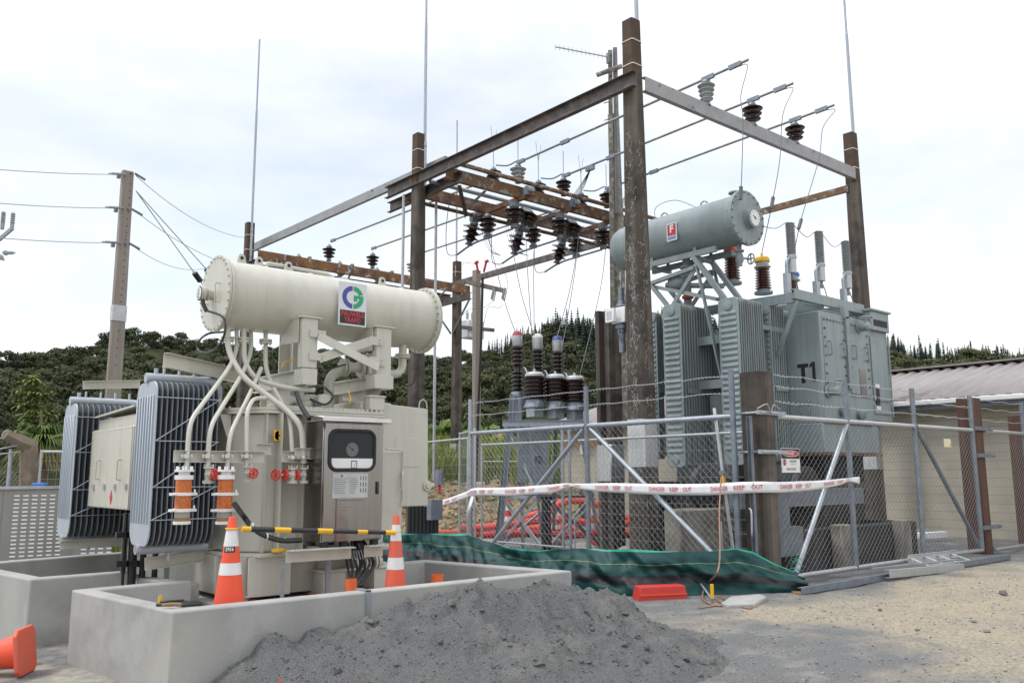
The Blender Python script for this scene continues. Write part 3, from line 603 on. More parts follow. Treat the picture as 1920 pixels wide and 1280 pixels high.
# maker's plate on the conservator
SY = CY-CRr-.045; a, b, c = yp(636, 525, SY), yp(688, 536, SY), yp(636, 608, SY); sx0, sx1, sz1, sz0 = a.x, b.x, (a.z+b.z)/2, (c.z+yp(688,614,SY).z)/2; sw, sh = sx1-sx0, sz1-sz0
sign = MB().box(sx0, sx1, SY, SY+.006, sz0, sz1).build('maker_plate', M['signlight'], cons)
mb = MB(); mb.box(sx0+.02, sx1-.02, SY-.0025, SY, sz0+.02, sz0+sh*.35); mb.build('plate_panel', M['signblack'], sign)
mb = MB(); text(mb, 'PAUWELS', (sx0+sw/2, SY-.004, sz0+sh*.265), (1,0,0), (0,0,1), sh*.155, .03, .86); text(mb, 'TRAFO', (sx0+sw/2, SY-.004, sz0+sh*.125), (1,0,0), (0,0,1), sh*.155, .03, .86); mb.build('lettering', M['redlet'], sign, keep=True, fix=False)
def arcband(cx, cz, r0, r1, a0, a1, y, n=22): return [(cx+math.cos(a)*r1, y, cz+math.sin(a)*r1) for a in [a0+(a1-a0)*i/n for i in range(n+1)]]+[(cx+math.cos(a)*r0, y, cz+math.sin(a)*r0) for a in [a1-(a1-a0)*i/n for i in range(n+1)]]
ecx, ecz, er = sx0+sw*.5, sz0+sh*.66, sw*.36
mb = MB(); mb.poly([(x-.006, y, z) for x, y, z in arcband(ecx, ecz, er*.58, er, R_(90), R_(270), SY)], (0,-.002,0)); mb.build('emblem', M['signblue'], sign)
mb = MB(); mb.poly([(x+.008, y, z) for x, y, z in arcband(ecx, ecz, er*.58, er, R_(90), R_(20), SY)], (0,-.002,0)); pts = arcband(ecx, ecz, er*.58, er, R_(-90), R_(0), SY); n_ = len(pts)//2
mb.poly([(x+.008, y, z) for x, y, z in pts], (0,-.002,0)); mb.box(ecx+er*.1, ecx+er*1.0+.008, SY-.003, SY, ecz-er*.06, ecz+er*.2); mb.box(ecx+er*.1, ecx+er*.42, SY-.0032, SY, ecz-er*.32, ecz-er*.06); mb.build('emblem', M['signgreen'], sign)
# --- supports: two posts, sloping beams and the cross brace
PY_ = 8.52
def post(px0, px1, py0, py1):
    a, b = yp(px0, py0, PY_), yp(px1, py1, PY_); return a.x, b.x, a.z, b.z
for (x0, x1, t, bm), (u0, u1, ut, ub) in (((568, 594, 598, 690), (565, 592, 690, 722)), ((707, 733, 616, 706), (700, 735, 702, 730))):
    a = yp(x0, t, PY_); b = yp(x1, bm, PY_); mb = MB(); mb.box(a.x, b.x, PY_, PY_+.10, b.z, a.z+.02); mb.box(a.x-.03, b.x+.04, PY_-.02, PY_+.32, a.z+.02, a.z+.035); mb.poly([(a.x-.02,PY_+.06,a.z-.25),(a.x-.02,PY_+.5,a.z-.25+.02),(a.x-.02,PY_+.42,a.z+.03),(a.x-.02,PY_+.06,a.z+.03)], (.012,0,0))
    mb.build('conservator_post', CR, T2, bev=.004)
    c, d = yp(u0, ut, PY_-.03), yp(u1, ub, PY_-.03); zc = (c.z+d.z)/2; mb = MB(); mb.box(c.x, d.x, PY_-.06, PY_+.14, d.z, c.z); xm = (c.x+d.x)/2; mb.ibeam((xm, PY_+.14, zc), (xm, 9.75, zc), abs(c.z-d.z), .16, .012)
    for k in range(3):
        for s in (-1, 1): mb.bolt((xm+s*.06, PY_+.3+.35*k, d.z), (0,0,-1), .012, .03)
    mb.build('support_beam', CR, T2, bev=.003)
    mb = MB(); zb = 2.30; yc = 8.98; mb.box(xm-.008, xm+.008, yc-.2, yc+.55, zb, d.z); mb.box(xm-.07, xm+.07, yc-.2, yc-.188, zb, d.z); mb.poly([(xm-.006,yc-.2,d.z),(xm-.006,yc-.46,d.z),(xm-.006,yc-.2,d.z-.3)], (.012,0,0)); mb.box(xm-.075, xm+.075, yc+.54, yc+.552, zb, d.z); mb.box(xm-.11,xm+.11,yc-.25,yc+.6,zb,zb+.02); mb.build('support_column', CR, T2)
mb = MB(); a = yp(525, 628, 9.6); b = yp(560, 735, 9.6); mb.box(a.x, b.x, 9.6, 9.615, 2.3, a.z+.1); mb.box((a.x+b.x)/2-.006, (a.x+b.x)/2+.006, 9.5, 9.72, 2.3, a.z+.1); mb.build('support_column', CR, T2)
def onP(px, py, y=PY_-.02): return yp(px, py, y)
mb = MB()
for px0, px1, py0, py1 in ((582, 611, 617, 634), (581, 613, 660, 677), (694, 718, 630, 648), (694, 722, 668, 687)):
    a, b = onP(px0, py0), onP(px1, py1); mb.box(a.x, b.x, PY_-.02, PY_, b.z, a.z)
    for k in (.3, .72): mb.bolt((a.x*.25+b.x*.75, PY_-.02, b.z+(a.z-b.z)*k), (0,-1,0), .013, .014)
mb.build('gusset_plate', CR, T2)
mb = MB(); a, b = onP(600, 622, PY_-.03), onP(712, 681, PY_-.03); mb.ang(a, b, .10, .01, 1, -1, (0,-1,.2)); mb.build('cross_brace', CR, T2)
mb = MB(); a, b = onP(598, 672, PY_-.012), onP(702, 637, PY_-.012); mb.bar(a, b, .012, .10); mb.build('cross_brace', CR, T2)
# --- oil pipe, buchholz relay, tap-changer head on the cover
mb = MB(); px_ = yp(617, 725, 9.0); mb.tube(bend([(px_.x,9.0,2.32),(px_.x,9.0,px_.z+.12),(px_.x+.2,9.0,px_.z+.24),(px_.x+.62,9.0,px_.z+.27)], .14), .058, 16)
for t in (.16, .2, .4): mb.lathe([(.105,0),(.105,.022)], (px_.x+t, 9.0, px_.z+.24), (1,0,.06), 20)
mb.lathe([(.1,0),(.1,.03)], (px_.x, 9.0, 2.33), (0,0,1), 20); mb.build('oil_pipe', CR, T2)
mb = MB(); mb.box(px_.x+.46, px_.x+.74, 8.9, 9.1, px_.z+.17, px_.z+.40); mb.box(px_.x+.5, px_.x+.68, 8.92, 9.08, px_.z+.40, px_.z+.43); mb.build('gas_relay', CR, T2, bev=.008)
mb = MB(); q = yp(755, 668, 8.95); mb.tube(bend([(q.x,8.95,CZ-CRr+.05),(q.x,8.95,q.z-.22),(q.x-.35,8.95,q.z-.24)], .13), .05, 16); mb.lathe([(.095,-.02),(.095,.0),(.06,.001),(.06,.006),(.095,.007),(.095,.027)], (q.x,8.95,q.z), (0,0,1), 20); mb.build('oil_pipe', CR, T2)
mb = MB(); q = yp(590, 748, 8.75); mb.lathe([(.09,0),(.1,.03),(.09,.06),(.06,.09)], (q.x-.12, 8.75, 2.34), (0,0,1), 18); mb.tube(bend([(q.x-.3,8.72,2.42),(q.x,8.72,2.45),(q.x+.02,8.72,2.36)], .06), .045, 12); mb.lathe([(.07,0),(.07,.1)], (q.x+.02, 8.66, 2.42), (0,-1,0), 16); mb.build('pressure_valve', CR, T2)
mb = MB(); q = yp(705, 757, 8.5); mb.box(q.x-.1, q.x+.1, 8.47, 8.57, 2.33, 2.5); mb.box(q.x-.115, q.x+.115, 8.455, 8.585, 2.475, 2.495); mb.build('terminal_box', CR, T2, bev=.008)
mb = MB(); mb.tube([(4.9,8.8,2.46),(5.55,8.8,2.42)], .03, 10); mb.box(3.95, 5.2, 8.55, 8.58, 2.30, 2.34); mb.build('cover_conduit', CR, T2)
mb = MB(); q = yp(600, 745, 8.5)
mb.tube(smooth_path([(q.x-.12,8.5,2.42),(q.x+.02,8.42,2.36),(q.x+.1,8.4,2.45),(q.x+.06,8.5,2.55)]), .013, 8); mb.tube(smooth_path([yp(556,735,8.4), yp(562,755,8.3), yp(570,770,8.2), yp(580,785,8.05)]), .026, 8)
q = yp(592, 735, 8.6); mb.tube(smooth_path([yp(592,735,8.6), yp(600,705,8.7), yp(625,690,8.8), yp(648,683,8.9)]), .010, 8); mb.tube(smooth_path([yp(755,700,8.8), yp(757,720,8.8), yp(768,722,8.8), yp(776,715,8.8), yp(778,700,8.8)]), .010, 8)
mb.build('control_cable', M['black'], T2)
mb = MB(); a = yp(528, 683, 8.9); mb.tube(smooth_path([yp(528,689,8.9), yp(535,678,8.9), yp(558,674,8.9)]), .007, 6); mb.tube(smooth_path([yp(652,730,8.5), yp(657,745,8.45), yp(656,757,8.45)]), .006, 6); mb.build('earth_wire', M['yellow'], T2)
mb = MB(); g0_ = V((gx_-.12, gy_-.02, gz_-.06)); mb.tube([g0_, g0_+V((0,-.02,-.06)), g0_+V((.03,-.05,-.14))], .022, 10)
mb.tube(smooth_path([g0_+V((.03,-.05,-.13)), xp(418,595,gx_), xp(421,625,gx_), xp(408,650,gx_), xp(386,661,gx_), xp(371,655,gx_), xp(374,638,gx_), xp(392,625,gx_), xp(420,622,gx_+.25), xp(446,617,gx_+.5)]), .012, 8); mb.build('gauge_cable', M['black'], T2)
# --- pipework, valves, breathers
def ypath(pts): return [yp(px, py, y) for px, py, y in pts]
PIPES = [([(427,607,8.95),(427,655,8.9),(452,705,8.7),(540,770,8.35),(567,800,8.2),(569,868,8.2)], .031),
 ([(457,607,8.95),(458,680,8.85),(480,712,8.75),(540,728,8.6),(590,731,8.55)], .027),
 ([(443,607,9.0),(445,655,8.95),(430,690,8.75),(355,790,8.25),(350,880,8.22)], .022),
 ([(470,607,9.05),(472,660,8.95),(455,700,8.75),(393,800,8.25),(389,882,8.22)], .022),
 ([(490,690,8.8),(470,735,8.6),(430,815,8.25),(426,880,8.22)], .022),
 ([(497,746,8.45),(475,747,8.4),(463,770,8.3),(462,880,8.22)], .022),
 ([(498,612,9.0),(498,690,8.9),(510,722,8.7),(545,785,8.35),(549,868,8.24)], .024)]
for pts, r in PIPES: MB().tube(bend(ypath(pts), .16, 7), r, 12).build('oil_pipe', CR, T2)
mb = MB()
for px, py in ((427,635), (457,637), (498,640)):
    q = yp(px, py, 8.95); mb.lathe([(.07,-.022),(.07,-.004),(.035,-.003),(.035,.003),(.07,.004),(.07,.022)], q, (0,0,1), 18)
    for k in range(6): a = k*1.047; mb.bolt(q+V((math.cos(a)*.055, math.sin(a)*.055, -.022)), (0,0,-1), .009, .016)
mb.build('pipe_flange', CR, T2)
mb = MB()
for px in (350, 389, 426, 462, 549, 569):
    q = yp(px, 855 if px < 520 else 857, 8.2); mb.box(q.x-.055, q.x+.055, 8.195, 8.20, q.z-.016, q.z+.016); mb.lathe([(.034,-.018),(.034,.018)], (q.x, 8.20, q.z), (0,0,1), 14)
    for s in (-1, 1): mb.bolt((q.x+s*.044, 8.195, q.z), (0,-1,0), .009, .012)
mb.build('pipe_clamp', M['steelbright'], T2)
def valve(px, py, ax=(0,-1,0), rw=.045, y=8.2):
    q = yp(px, py, y); mb = MB()
    mb.lathe([(.05,.055),(.05,.07),(.028,.071),(.03,.02),(.04,0),(.03,-.02),(.028,-.055),(.052,-.056),(.052,-.085),(.03,-.088)], q, (0,0,1), 16); a = V(ax).normalized(); mb.lathe([(.028,0),(.028,.05),(.014,.055),(.014,.10)], q, a, 12)
    for k in range(4): mb.bolt(q+V((math.cos(k*1.57+.78)*.042, math.sin(k*1.57+.78)*.042, .07)), (0,0,1), .008, .025)
    v = mb.build('oil_valve', CR, T2); mb = MB(); c = q+a*.10; d, s, u = frame(a); mb.tube([c+(s*math.cos(t)+u*math.sin(t))*rw*(1+.05*math.cos(8*t)) for t in [k*2*math.pi/24 for k in range(24)]], .0085, 7, closed=True)
    for k in range(4): t = k*math.pi/4; e = s*math.cos(t)+u*math.sin(t); mb.bar(c-e*rw, c+e*rw, .010, .008, a)
    mb.lathe([(.014,-.01),(.014,.012)], c, a, 10); mb.build('hand_wheel', M['red'], v)
valve(391, 889, (.25,-1,0)); valve(464, 887, (.2,-1,0)); valve(569, 890, (-1,-.35,0)); valve(549, 890, (-1,-.25,0), .05); 
mb = MB(); a, b = yp(524, 890, 8.2), yp(540, 890, 8.2); mb.cyl(a, b, .012, 8); mb.build('valve_stem', CR, T2)
def wheel(q, a, rw):
    mb = MB(); a = V(a).normalized(); d, s, u = frame(a); mb.tube([q+(s*math.cos(t)+u*math.sin(t))*rw for t in [k*2*math.pi/24 for k in range(24)]], .0085, 7, closed=True)
    for k in range(4): t = k*math.pi/4; e = s*math.cos(t)+u*math.sin(t); mb.bar(q-e*rw, q+e*rw, .010, .008, a)
    return mb.build('hand_wheel', M['red'], T2)
wheel(yp(517, 890, 8.2), (-1,-.6,0), .05)
for px in (346, 424):                                          # silica gel breathers
    t_, b_ = yp(px, 880, 8.1), yp(px, 982, 8.1); x, y = t_.x, 8.1; H_ = t_.z-b_.z; r = .072; br = MB()
    br.lathe([(.085,H_),(.085,H_-.02),(.05,H_-.021),(.05,H_-.05),(.082,H_-.051),(.082,H_-.09)], (x,y,b_.z), (0,0,1), 24)
    for k in range(6): a = k*1.047; br.bolt((x+math.cos(a)*.07, y+math.sin(a)*.07, b_.z+H_-.02), (0,0,1), .009, .05)
    for zz in (.55, .255): br.lathe([(.082,H_*zz-.014),(.082,H_*zz+.014)], (x,y,b_.z), (0,0,1), 24); br.box(x-.115, x+.115, y-.04, y+.04, b_.z+H_*zz-.012, b_.z+H_*zz+.012); br.bolt((x-.1,y-.04,b_.z+H_*zz), (0,-1,0), .01, .03); br.bolt((x+.09,y-.04,b_.z+H_*zz+.012), (0,0,1), .009, .03)
    br.lathe([(.078,.0),(.078,.028)], (x,y,b_.z), (0,0,1), 24); bo = br.build('breather', M['white'], T2)
    MB().lathe([(r,H_*.57),(r,H_-.09)], (x,y,b_.z), (0,0,1), 24).build('silica_gel', M['silica'], bo)
    MB().lathe([(r,H_*.27),(r,H_*.535)], (x,y,b_.z), (0,0,1), 24).build('silica_gel', M['silica'], bo)
    mb = MB(); mb.lathe([(r*.95,.03),(r*.95,H_*.24)], (x,y,b_.z), (0,0,1), 24); mb.build('oil_cup', M['glassgrey'], bo); MB().lathe([(r*.96,.03),(r*.96,.06)], (x,y,b_.z), (0,0,1), 24).build('cup_oil', M['wood'], bo)
# --- radiators
def radiator(X0, pxl, pxr, ytop, ybot, npan, y_near=None, num=None, xl=None):
    n_, f_ = xp(pxr, ytop, X0), xp(pxl, ytop, X0); y0, y1 = n_.y, f_.y; zt_ = n_.z; zb_ = xp(pxr, ybot, X0).z
    rad = MB(); L_ = xl
    for z in (zt_+.045, zb_-.03): rad.tube([(X0-.03,(y0+y1)/2,z),(X0+L_+.06,(y0+y1)/2,z)] if z < zt_ else bend([(X0-.03,(y0+y1)/2,z),(X0+L_+.10,(y0+y1)/2,z),(X0+L_+.10,(y0+y1)/2,z-.35),(X0+L_+.2,(y0+y1)/2,z-.4),(XL+.02,(y0+y1)/2,z-.4)], .09), .052, 18)
    for k in range(4): x = X0+.15+k*L_/4; rad.box(x-.008, x+.008, (y0+y1)/2-.02, (y0+y1)/2+.02, zt_+.09, zt_+.17)
    rad.cyl((X0+.07,(y0+y1)/2,zt_+.08), (X0+.07,(y0+y1)/2,zt_+.15), .022, 8); rad.cyl((X0+.3,(y0+y1)/2,zb_-.08), (X0+.3,(y0+y1)/2,zb_-.16), .022, 8)
    ro = rad.build('radiator', M['galvrad'], T2)
    w_ = y1-y0; ym = (y0+y1)/2
    for k in range(npan):
        x = X0+L_*k/(npan-1); mb = MB(); t = .013 if k else .017
        r0 = .12; prof = []
        for (cy, cz, a0) in ((y1-r0, zt_-r0, 0), (y0+r0, zt_-r0, 90), (y0+r0*1.2, zb_+r0*1.5, 180), (y1-r0*1.2, zb_+r0*1.5, 270)):
            kx = 1.2 if a0 >= 180 else 1; kz = 1.5 if a0 >= 180 else 1
            prof += [(cy+math.cos(R_(a0+i*15))*r0*kx, cz+math.sin(R_(a0+i*15))*r0*kz) for i in range(7)]
        mb.poly([(x-t/2, y, z) for y, z in prof], (t,0,0))
        if k == 0:
            for j in range(7): y = y0+.06+(w_-.12)*j/6; mb.bar((x-t/2-.001, y, zb_+.22), (x-t/2-.001, y, zt_-.14), .012, .035, (1,0,0))
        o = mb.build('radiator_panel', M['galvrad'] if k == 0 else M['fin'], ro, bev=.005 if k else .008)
    mb = MB(); yb_ = y0-.012
    for z in (zt_-.17, zt_-.17-.43, zt_-.17-.88, zb_+.26):
        mb.tube([(X0-.01,yb_,z),(X0+L_+.02,yb_,z)], .0055, 6)
    zz = [zt_-.17, zt_-.17-.43, zt_-.17-.88, zb_+.26]
    for a, b in zip(zz[:-1], zz[1:]): mb.tube([(X0,yb_-.006,b),(X0+L_,yb_-.006,a)], .0055, 6)
    mb.build('tie_rod', M['galv'], ro)
    if num:
        mb = MB(); c = V((X0-.034, ym, zb_-.03)); text(mb, num, c, (0,-1,0), (0,0,1), .075, .01); mb.build('painted_number', M['redlet'], ro, keep=True, fix=False); mb = MB(); mb.lathe([(.051,0),(.051,.003)], (X0-.03, ym, zb_-.03), (-1,0,0), 20); mb.build('number_disc', M['galvlight'], ro)
    return ro
radiator(2.85, 261, 297, 712, 1030, 13, num='3', xl=.62)
radiator(2.80, 125, 147, 755, 1012, 12, num='2', xl=.70)
a = yp(418, 800, 9.5); mb = MB()                              # a third bank further back, only its edge shows
rad = MB(); rad.tube([(3.3,10.2,1.96),(3.68,10.2,1.96)], .05, 14); r3 = rad.build('radiator', M['galvrad'], T2)
for k in range(5): x = 3.28+k*.06; MB().box(x-.006, x+.006, 9.55, 10.0, .96, 1.93).build('radiator_panel', M['fin'], r3, bev=.005)
# lifting channels above the radiators
for a, b, hh in ((xp(155,722,2.8), yp(262,720,11.6), .10), (xp(306,675,2.9), yp(445,705,9.2), .15)):
    mb = MB(); mb.chan(a, b, hh, .06, .006, 1); mb.build('radiator_beam', CR, T2)
a = yp(120, 0, 10)
# beams under the radiators
mb = MB(); mb.chan((2.95,9.2,.74), (3.7,9.2,.80), .12, .06, .008); mb.chan((2.75,11.7,.80), (3.7,11.7,.80), .10, .06, .008); mb.build('radiator_bracket', CR, T2)
# high voltage cable box between the radiators
X_ = 2.97; a, b, c = xp(250,795,X_), xp(174,808,X_), xp(170,950,X_); y0, y1, z1, z0 = a.y, b.y, (a.z+b.z)/2, c.z
mb = MB(); mb.box(X_, XL, y0, y1, z0, z1); mb.box(X_+.05, XL, y0+.05, y1-.06, z1, z1+.13); cb_ = mb.build('cable_box', CR, T2, bev=.012); cb_mb = MB()
mb = MB(); mb.poly([(X_+.0,y0+.02,z1+.20),(X_+.0,y1-.05,z1+.15),(XL,y1-.05,z1+.21),(XL,y0+.02,z1+.26)], (0,0,.02)); mb.build('box_lid', CR, cb_)
mb = MB()
for k in range(15):
    f = k/14; mb.bolt((X_, y0+.03+(y1-y0-.06)*f, z1-.03), (-1,0,0), .009, .01); mb.bolt((X_, y0+.03+(y1-y0-.06)*f, z0+.03), (-1,0,0), .009, .01)
    if k % 2: mb.bolt((X_, y1-.03, z0+.03+(z1-z0-.06)*f), (-1,0,0), .009, .01)
mb.box(X_-.004, X_, y0+.01, y1-.01, z0+.01, z1-.01); mb.build('cover_plate', CR, cb_)
for px in (188, 228):
    q = xp(px, 880, X_); mb = MB(); mb.tube(bend([(X_,q.y,q.z+.11),(X_-.05,q.y,q.z+.11),(X_-.05,q.y,q.z-.11),(X_,q.y,q.z-.11)], .02), .008); mb.build('cover_handle', CR, cb_)
mb = MB()
for px in (177, 197, 217, 238): q = xp(px, 912, X_); mb.box(X_-.025, X_, q.y-.03, q.y+.03, q.z-.03, q.z+.03)
mb.build('hinge_lug', M['galvlight'], cb_)
q = xp(209, 932, X_); mb = MB(); mb.poly([(X_-.008,q.y-.05,q.z),(X_-.008,q.y,q.z+.085),(X_-.008,q.y+.05,q.z),(X_-.008,q.y,q.z-.085)], (.003,0,0)); mb.build('hazard_diamond', M['redlet'], cb_)
# right hand cable box and small marshalling box
HY = 8.6; a, b, c, d = yp(720,757,HY), yp(803,765,HY), yp(803,948,HY), yp(720,950,HY)
mb = MB(); mb.poly([(a.x-.3,HY,a.z+.02),(b.x,HY,b.z-.01),(c.x,HY,c.z),(a.x-.3,HY,c.z)], (0,1.6,0)); hb = mb.build('cable_box', CR, T2, bev=.01)
q0, q1 = yp(741,820,HY), yp(786,875,HY); mb = MB(); mb.box(q0.x, q1.x, HY-.006, HY, q1.z, q0.z); mb.build('inspection_cover', CR, hb, bev=.003)
q = yp(803, 910, HY); mb = MB(); mb.lathe([(.06,0),(.06,.02),(.03,.021),(.03,.04)], (q.x-.02, HY, q.z), (0,-1,0), 18); mb.tube([(q.x,HY+.1,q.z),(q.x+.14,HY+.1,q.z)], .03, 10); mb.build('drain_valve', CR, hb)
mb = MB(); 
for px, py in ((793, 765), (700, 752)): q = yp(px, py, HY+.4); mb.tube([(q.x-.06,HY+.4,q.z),(q.x-.05,HY+.4,q.z+.08),(q.x,HY+.4,q.z+.11),(q.x+.05,HY+.4,q.z+.08),(q.x+.06,HY+.4,q.z)], .009, 6)
mb.build('lifting_eye', CR, hb)
# --- stainless control cabinet
KY = 7.9; a, b, c, d = yp(605,793,KY), yp(718,797,KY), yp(606,1024,KY), yp(718,1004,KY); kx0, kx1 = (a.x+c.x)/2, (b.x+d.x)/2; kz1, kz0 = (a.z+b.z)/2+.02, (c.z+d.z)/2; kd = .38
cab = MB().box(kx0, kx1, KY+.022, KY+kd, kz0, kz1).build('control_cabinet', M['stainless'], T2, bev=.006)
door = MB().box(kx0+.008, kx1-.004, KY, KY+.02, kz0+.012, kz1-.012).build('cabinet_door', M['stainless'], cab, bev=.006)
mb = MB(); mb.poly([(kx0-.05,KY-.06,kz1+.0),(kx0-.05,KY+kd+.03,kz1+.0),(kx0-.05,KY+kd+.03,kz1+.09),(kx0-.05,KY-.06,kz1+.045)], (kx1-kx0+.11,0,0)); mb.build('cabinet_roof', M['steelbright'], cab, bev=.004)
def rrect(x0, x1, z0, z1, r, n=7):
    out = []
    for cx, cz, a in ((x1-r,z1-r,0),(x0+r,z1-r,90),(x0+r,z0+r,180),(x1-r,z0+r,270)): out += [(cx+math.cos(R_(a+90*i/n))*r, cz+math.sin(R_(a+90*i/n))*r) for i in range(n+1)]
    return out
wa, wb = yp(618,806,KY), yp(702,882,KY); wx0, wx1, wz1, wz0 = wa.x, wb.x, yp(660,806,KY).z, yp(660,882,KY).z
win = MB().poly([(x, KY-.004, z) for x, z in rrect(wx0, wx1, wz0, wz1, .085)], (0,.004,0)).build('cabinet_window', M['windowglass'], door)
mb = MB(); mb.tube([(x, KY-.006, z) for x, z in rrect(wx0+.008, wx1-.008, wz0+.008, wz1-.008, .08)], .019, 8, closed=True); mb.build('window_seal', M['rubber'], door)
zmid = wz0+(wz1-wz0)*.30
mb = MB(); pr = [p for p in rrect(wx0+.02, wx1-.02, wz0+.02, wz1, .075) if p[1] < zmid-.001]; lo_ = sorted(pr, key=lambda p: p[0])
pts = [(wx0+.02, zmid)]+[p for p in rrect(wx0+.02, wx1-.02, wz0+.02, wz1, .075)[16:32]]+[(wx1-.02, zmid)]; mb.poly([(x, KY-.0065, z) for x, z in pts], (0,.002,0)); mb.build('inner_panel', M['white'], door)
cxw = (wx0+wx1)/2
mb = MB(); q = V((cxw-.005, KY-.0062, wz0+(wz1-wz0)*.52)); mb.lathe([(.072,0),(.072,.002)], q, (0,-1,0), 28); mb.mi = 1
mb.bar(q+V((-.045,-.003,.03)), q+V((.02,-.003,-.01)), .006, .001, (0,1,0)); mb.lathe([(.012,.002),(.012,.003)], q, (0,-1,0), 10)
for k in range(12): t = -.7+k*.42; mb.bar(q+V((math.cos(t)*.055,-.003,math.sin(t)*.055)), q+V((math.cos(t)*.066,-.003,math.sin(t)*.066)), .004, .001, (0,1,0))
mb.build('temperature_dial', [mat('dialdim', (.13,.14,.145), .5), M['black']], door, keep=True)
mb = MB(); q = V((cxw+.02, KY-.008, wz0+(wz1-wz0)*.15)); mb.box(q.x-.035, q.x+.035, q.y, q.y+.001, q.z-.04, q.z+.04); mb.mi = 1; mb.box(q.x-.027, q.x+.027, q.y-.001, q.y, q.z-.031, q.z+.031); mb.mi = 0; mb.bar(q+V((-.005,-.002,-.02)), q+V((.02,-.002,.02)), .004, .001, (0,1,0)); mb.build('panel_meter', [M['black'], M['gauge']], door, keep=True)
na, nb = yp(624,887,KY), yp(689,932,KY); mb = MB(); mb.box(na.x, nb.x, KY-.003, KY, nb.z, na.z); np_ = mb.build('rating_plate', M['galvlight'], door)
mb = MB(); x0, x1, z0, z1 = na.x, nb.x, nb.z, na.z; yl = KY-.0042
for r in range(9):
    for q0, q1 in ((.04,.44), (.47,.72)): mb.box(x0+(x1-x0)*q0, x0+(x1-x0)*(q1-.1*random.random()), yl, yl+.0008, z1-(z1-z0)*(.22+.075*r), z1-(z1-z0)*(.205+.075*r))
for r in range(3):
    for k in range(3): mb.box(x0+(x1-x0)*(.78+.075*k), x0+(x1-x0)*(.80+.075*k), yl, yl+.0008, z1-(z1-z0)*(.28+.25*r), z1-(z1-z0)*(.12+.25*r))
mb.lathe([(.011,0),(.011,.001)], (x0+(x1-x0)*.25, KY-.003, z1-.025), (0,-1,0), 12); mb.build('plate_print', M['black'], np_, keep=True, fix=False)
na, nb = yp(632,934,KY), yp(680,1012,KY); mb = MB(); mb.box(na.x, nb.x, KY-.003, KY, nb.z, na.z); o = mb.build('valve_plate', M['stainless'], door); mb = MB(); text(mb, 'OIL PIPING AND VALVE LOCATION', ((na.x+nb.x)/2, KY-.0042, na.z-.022), (1,0,0), (0,0,1), .017, .0, 1.); mb.box(na.x-.012, na.x-.008, KY-.004, KY, nb.z, na.z)
for k in range(12): zz = na.z-.06-k*.03; mb.box(na.x+.03, na.x+.03+.15*random.random(), KY-.0042, KY-.003, zz, zz+.003)
mb.build('plate_print', M['darksteel'], o, keep=True, fix=False)
q = yp(707, 914, KY); mb = MB(); mb.box(q.x-.014, q.x+.014, KY-.018, KY, q.z-.065, q.z+.065); mb.build('door_handle', M['black'], door, bev=.005)
mb = MB(); q = yp(712,800,7.9)
for x in (kx0+.06, kx0+.28, kx1-.06): mb.cyl((x,KY+.06,kz0), (x,KY+.06,kz0-.05), .045, 14); mb.cyl((x,KY+kd-.05,kz0), (x,KY+kd-.05,kz0-.05), .045, 14)
mb.build('rubber_mount', M['rubber'], cab)
a, b = yp(540,1030,8.0), yp(617,1042,8.0); mb = MB(); mb.ang((kx0-.35,KY+.05,kz0-.05), (kx0+.33,KY-.0,kz0-.05), .12, .01, 1, -1); mb.ang((kx1-.2,KY+.02,kz0-.05), (kx1+.02,KY+.02,kz0-.05), .12, .01, 1, -1); mb.box(kx0+.1,kx0+.14,KY+.1,8.6,kz0-.14,kz0-.055); mb.box(kx1-.1,kx1-.06,KY+.1,8.6,kz0-.14,kz0-.055); mb.build('cabinet_bracket', CR, T2)
mb = MB(); xs_ = kx0+.42
for k in range(9):
    x = kx0+.30+.035*k; e = V((yp(655,1082,7.35).x+random.uniform(-.03,.03), 7.35+random.uniform(-.03,.03), .46)); mb.tube(smooth_path([(x,KY+.12+.03*(k%3),kz0), (x+.01,KY+.08,kz0-.12), (x-.01+.02*(k%4),KY-.02,kz0-.24-.02*(k%3)), e+V((.05,.1,.04)), e]), .013, 7)
mb.build('cabinet_cable', M['black'], T2)
mb = MB()
for k in range(7): x = kx0+.36+.03*k; mb.bar((x,KY+.05,kz0-.1), (x+.015,KY+.03,kz0-.19), .004, .008)
mb.build('cable_tag', M['galvlight'], T2)
q = yp(690,1055,8.3); mb = MB(); mb.cyl(q+V((-.1,.1,.0)), q+V((.22,.1,.0)), .05, 16)
for t in (.0, .12, .16): mb.lathe([(.085,0),(.085,.02)], q+V((t,.1,0)), (1,0,0), 18)
mb.build('drain_valve', CR, T2)
mb = MB(); mb.tube(smooth_path([xp(440,945,3.2), yp(455,965,8.25), yp(475,990,8.2), yp(500,1005,8.15), yp(530,1013,8.1), yp(566,1012,8.05)]), .026, 8); mb.build('cable_loop', M['black'], T2)
mb = MB()
for px, py in ((473,985), (500,1005), (534,1013)): q = yp(px, py, 8.15); mb.cyl(q-V((.006,0,0)), q+V((.006,0,0)), .031, 10)
mb.build('cable_tie', M['white'], T2)
MX = 8.25; a, b = yp(718,845,MX), yp(754,1000,MX); mb = MB(); mb.box(a.x-.1, b.x, MX, MX+.3, b.z, a.z); sb = mb.build('marshalling_box', CR, T2, bev=.015)
mb = MB(); x = b.x-.012; mb.tube(bend([(a.x+.03,MX-.02,a.z+.02),(x,MX-.02,a.z+.01),(x,MX-.02,b.z+.35),(x-.03,MX-.03,b.z+.3)], .03), .009, 8); mb.tube(bend([(x,MX-.02,a.z-.22),(x-.03,MX-.05,a.z-.26),(x-.03,MX-.05,a.z-.42),(x-.06,MX-.03,a.z-.45)], .02), .010, 8); mb.build('box_latch', CR, sb)
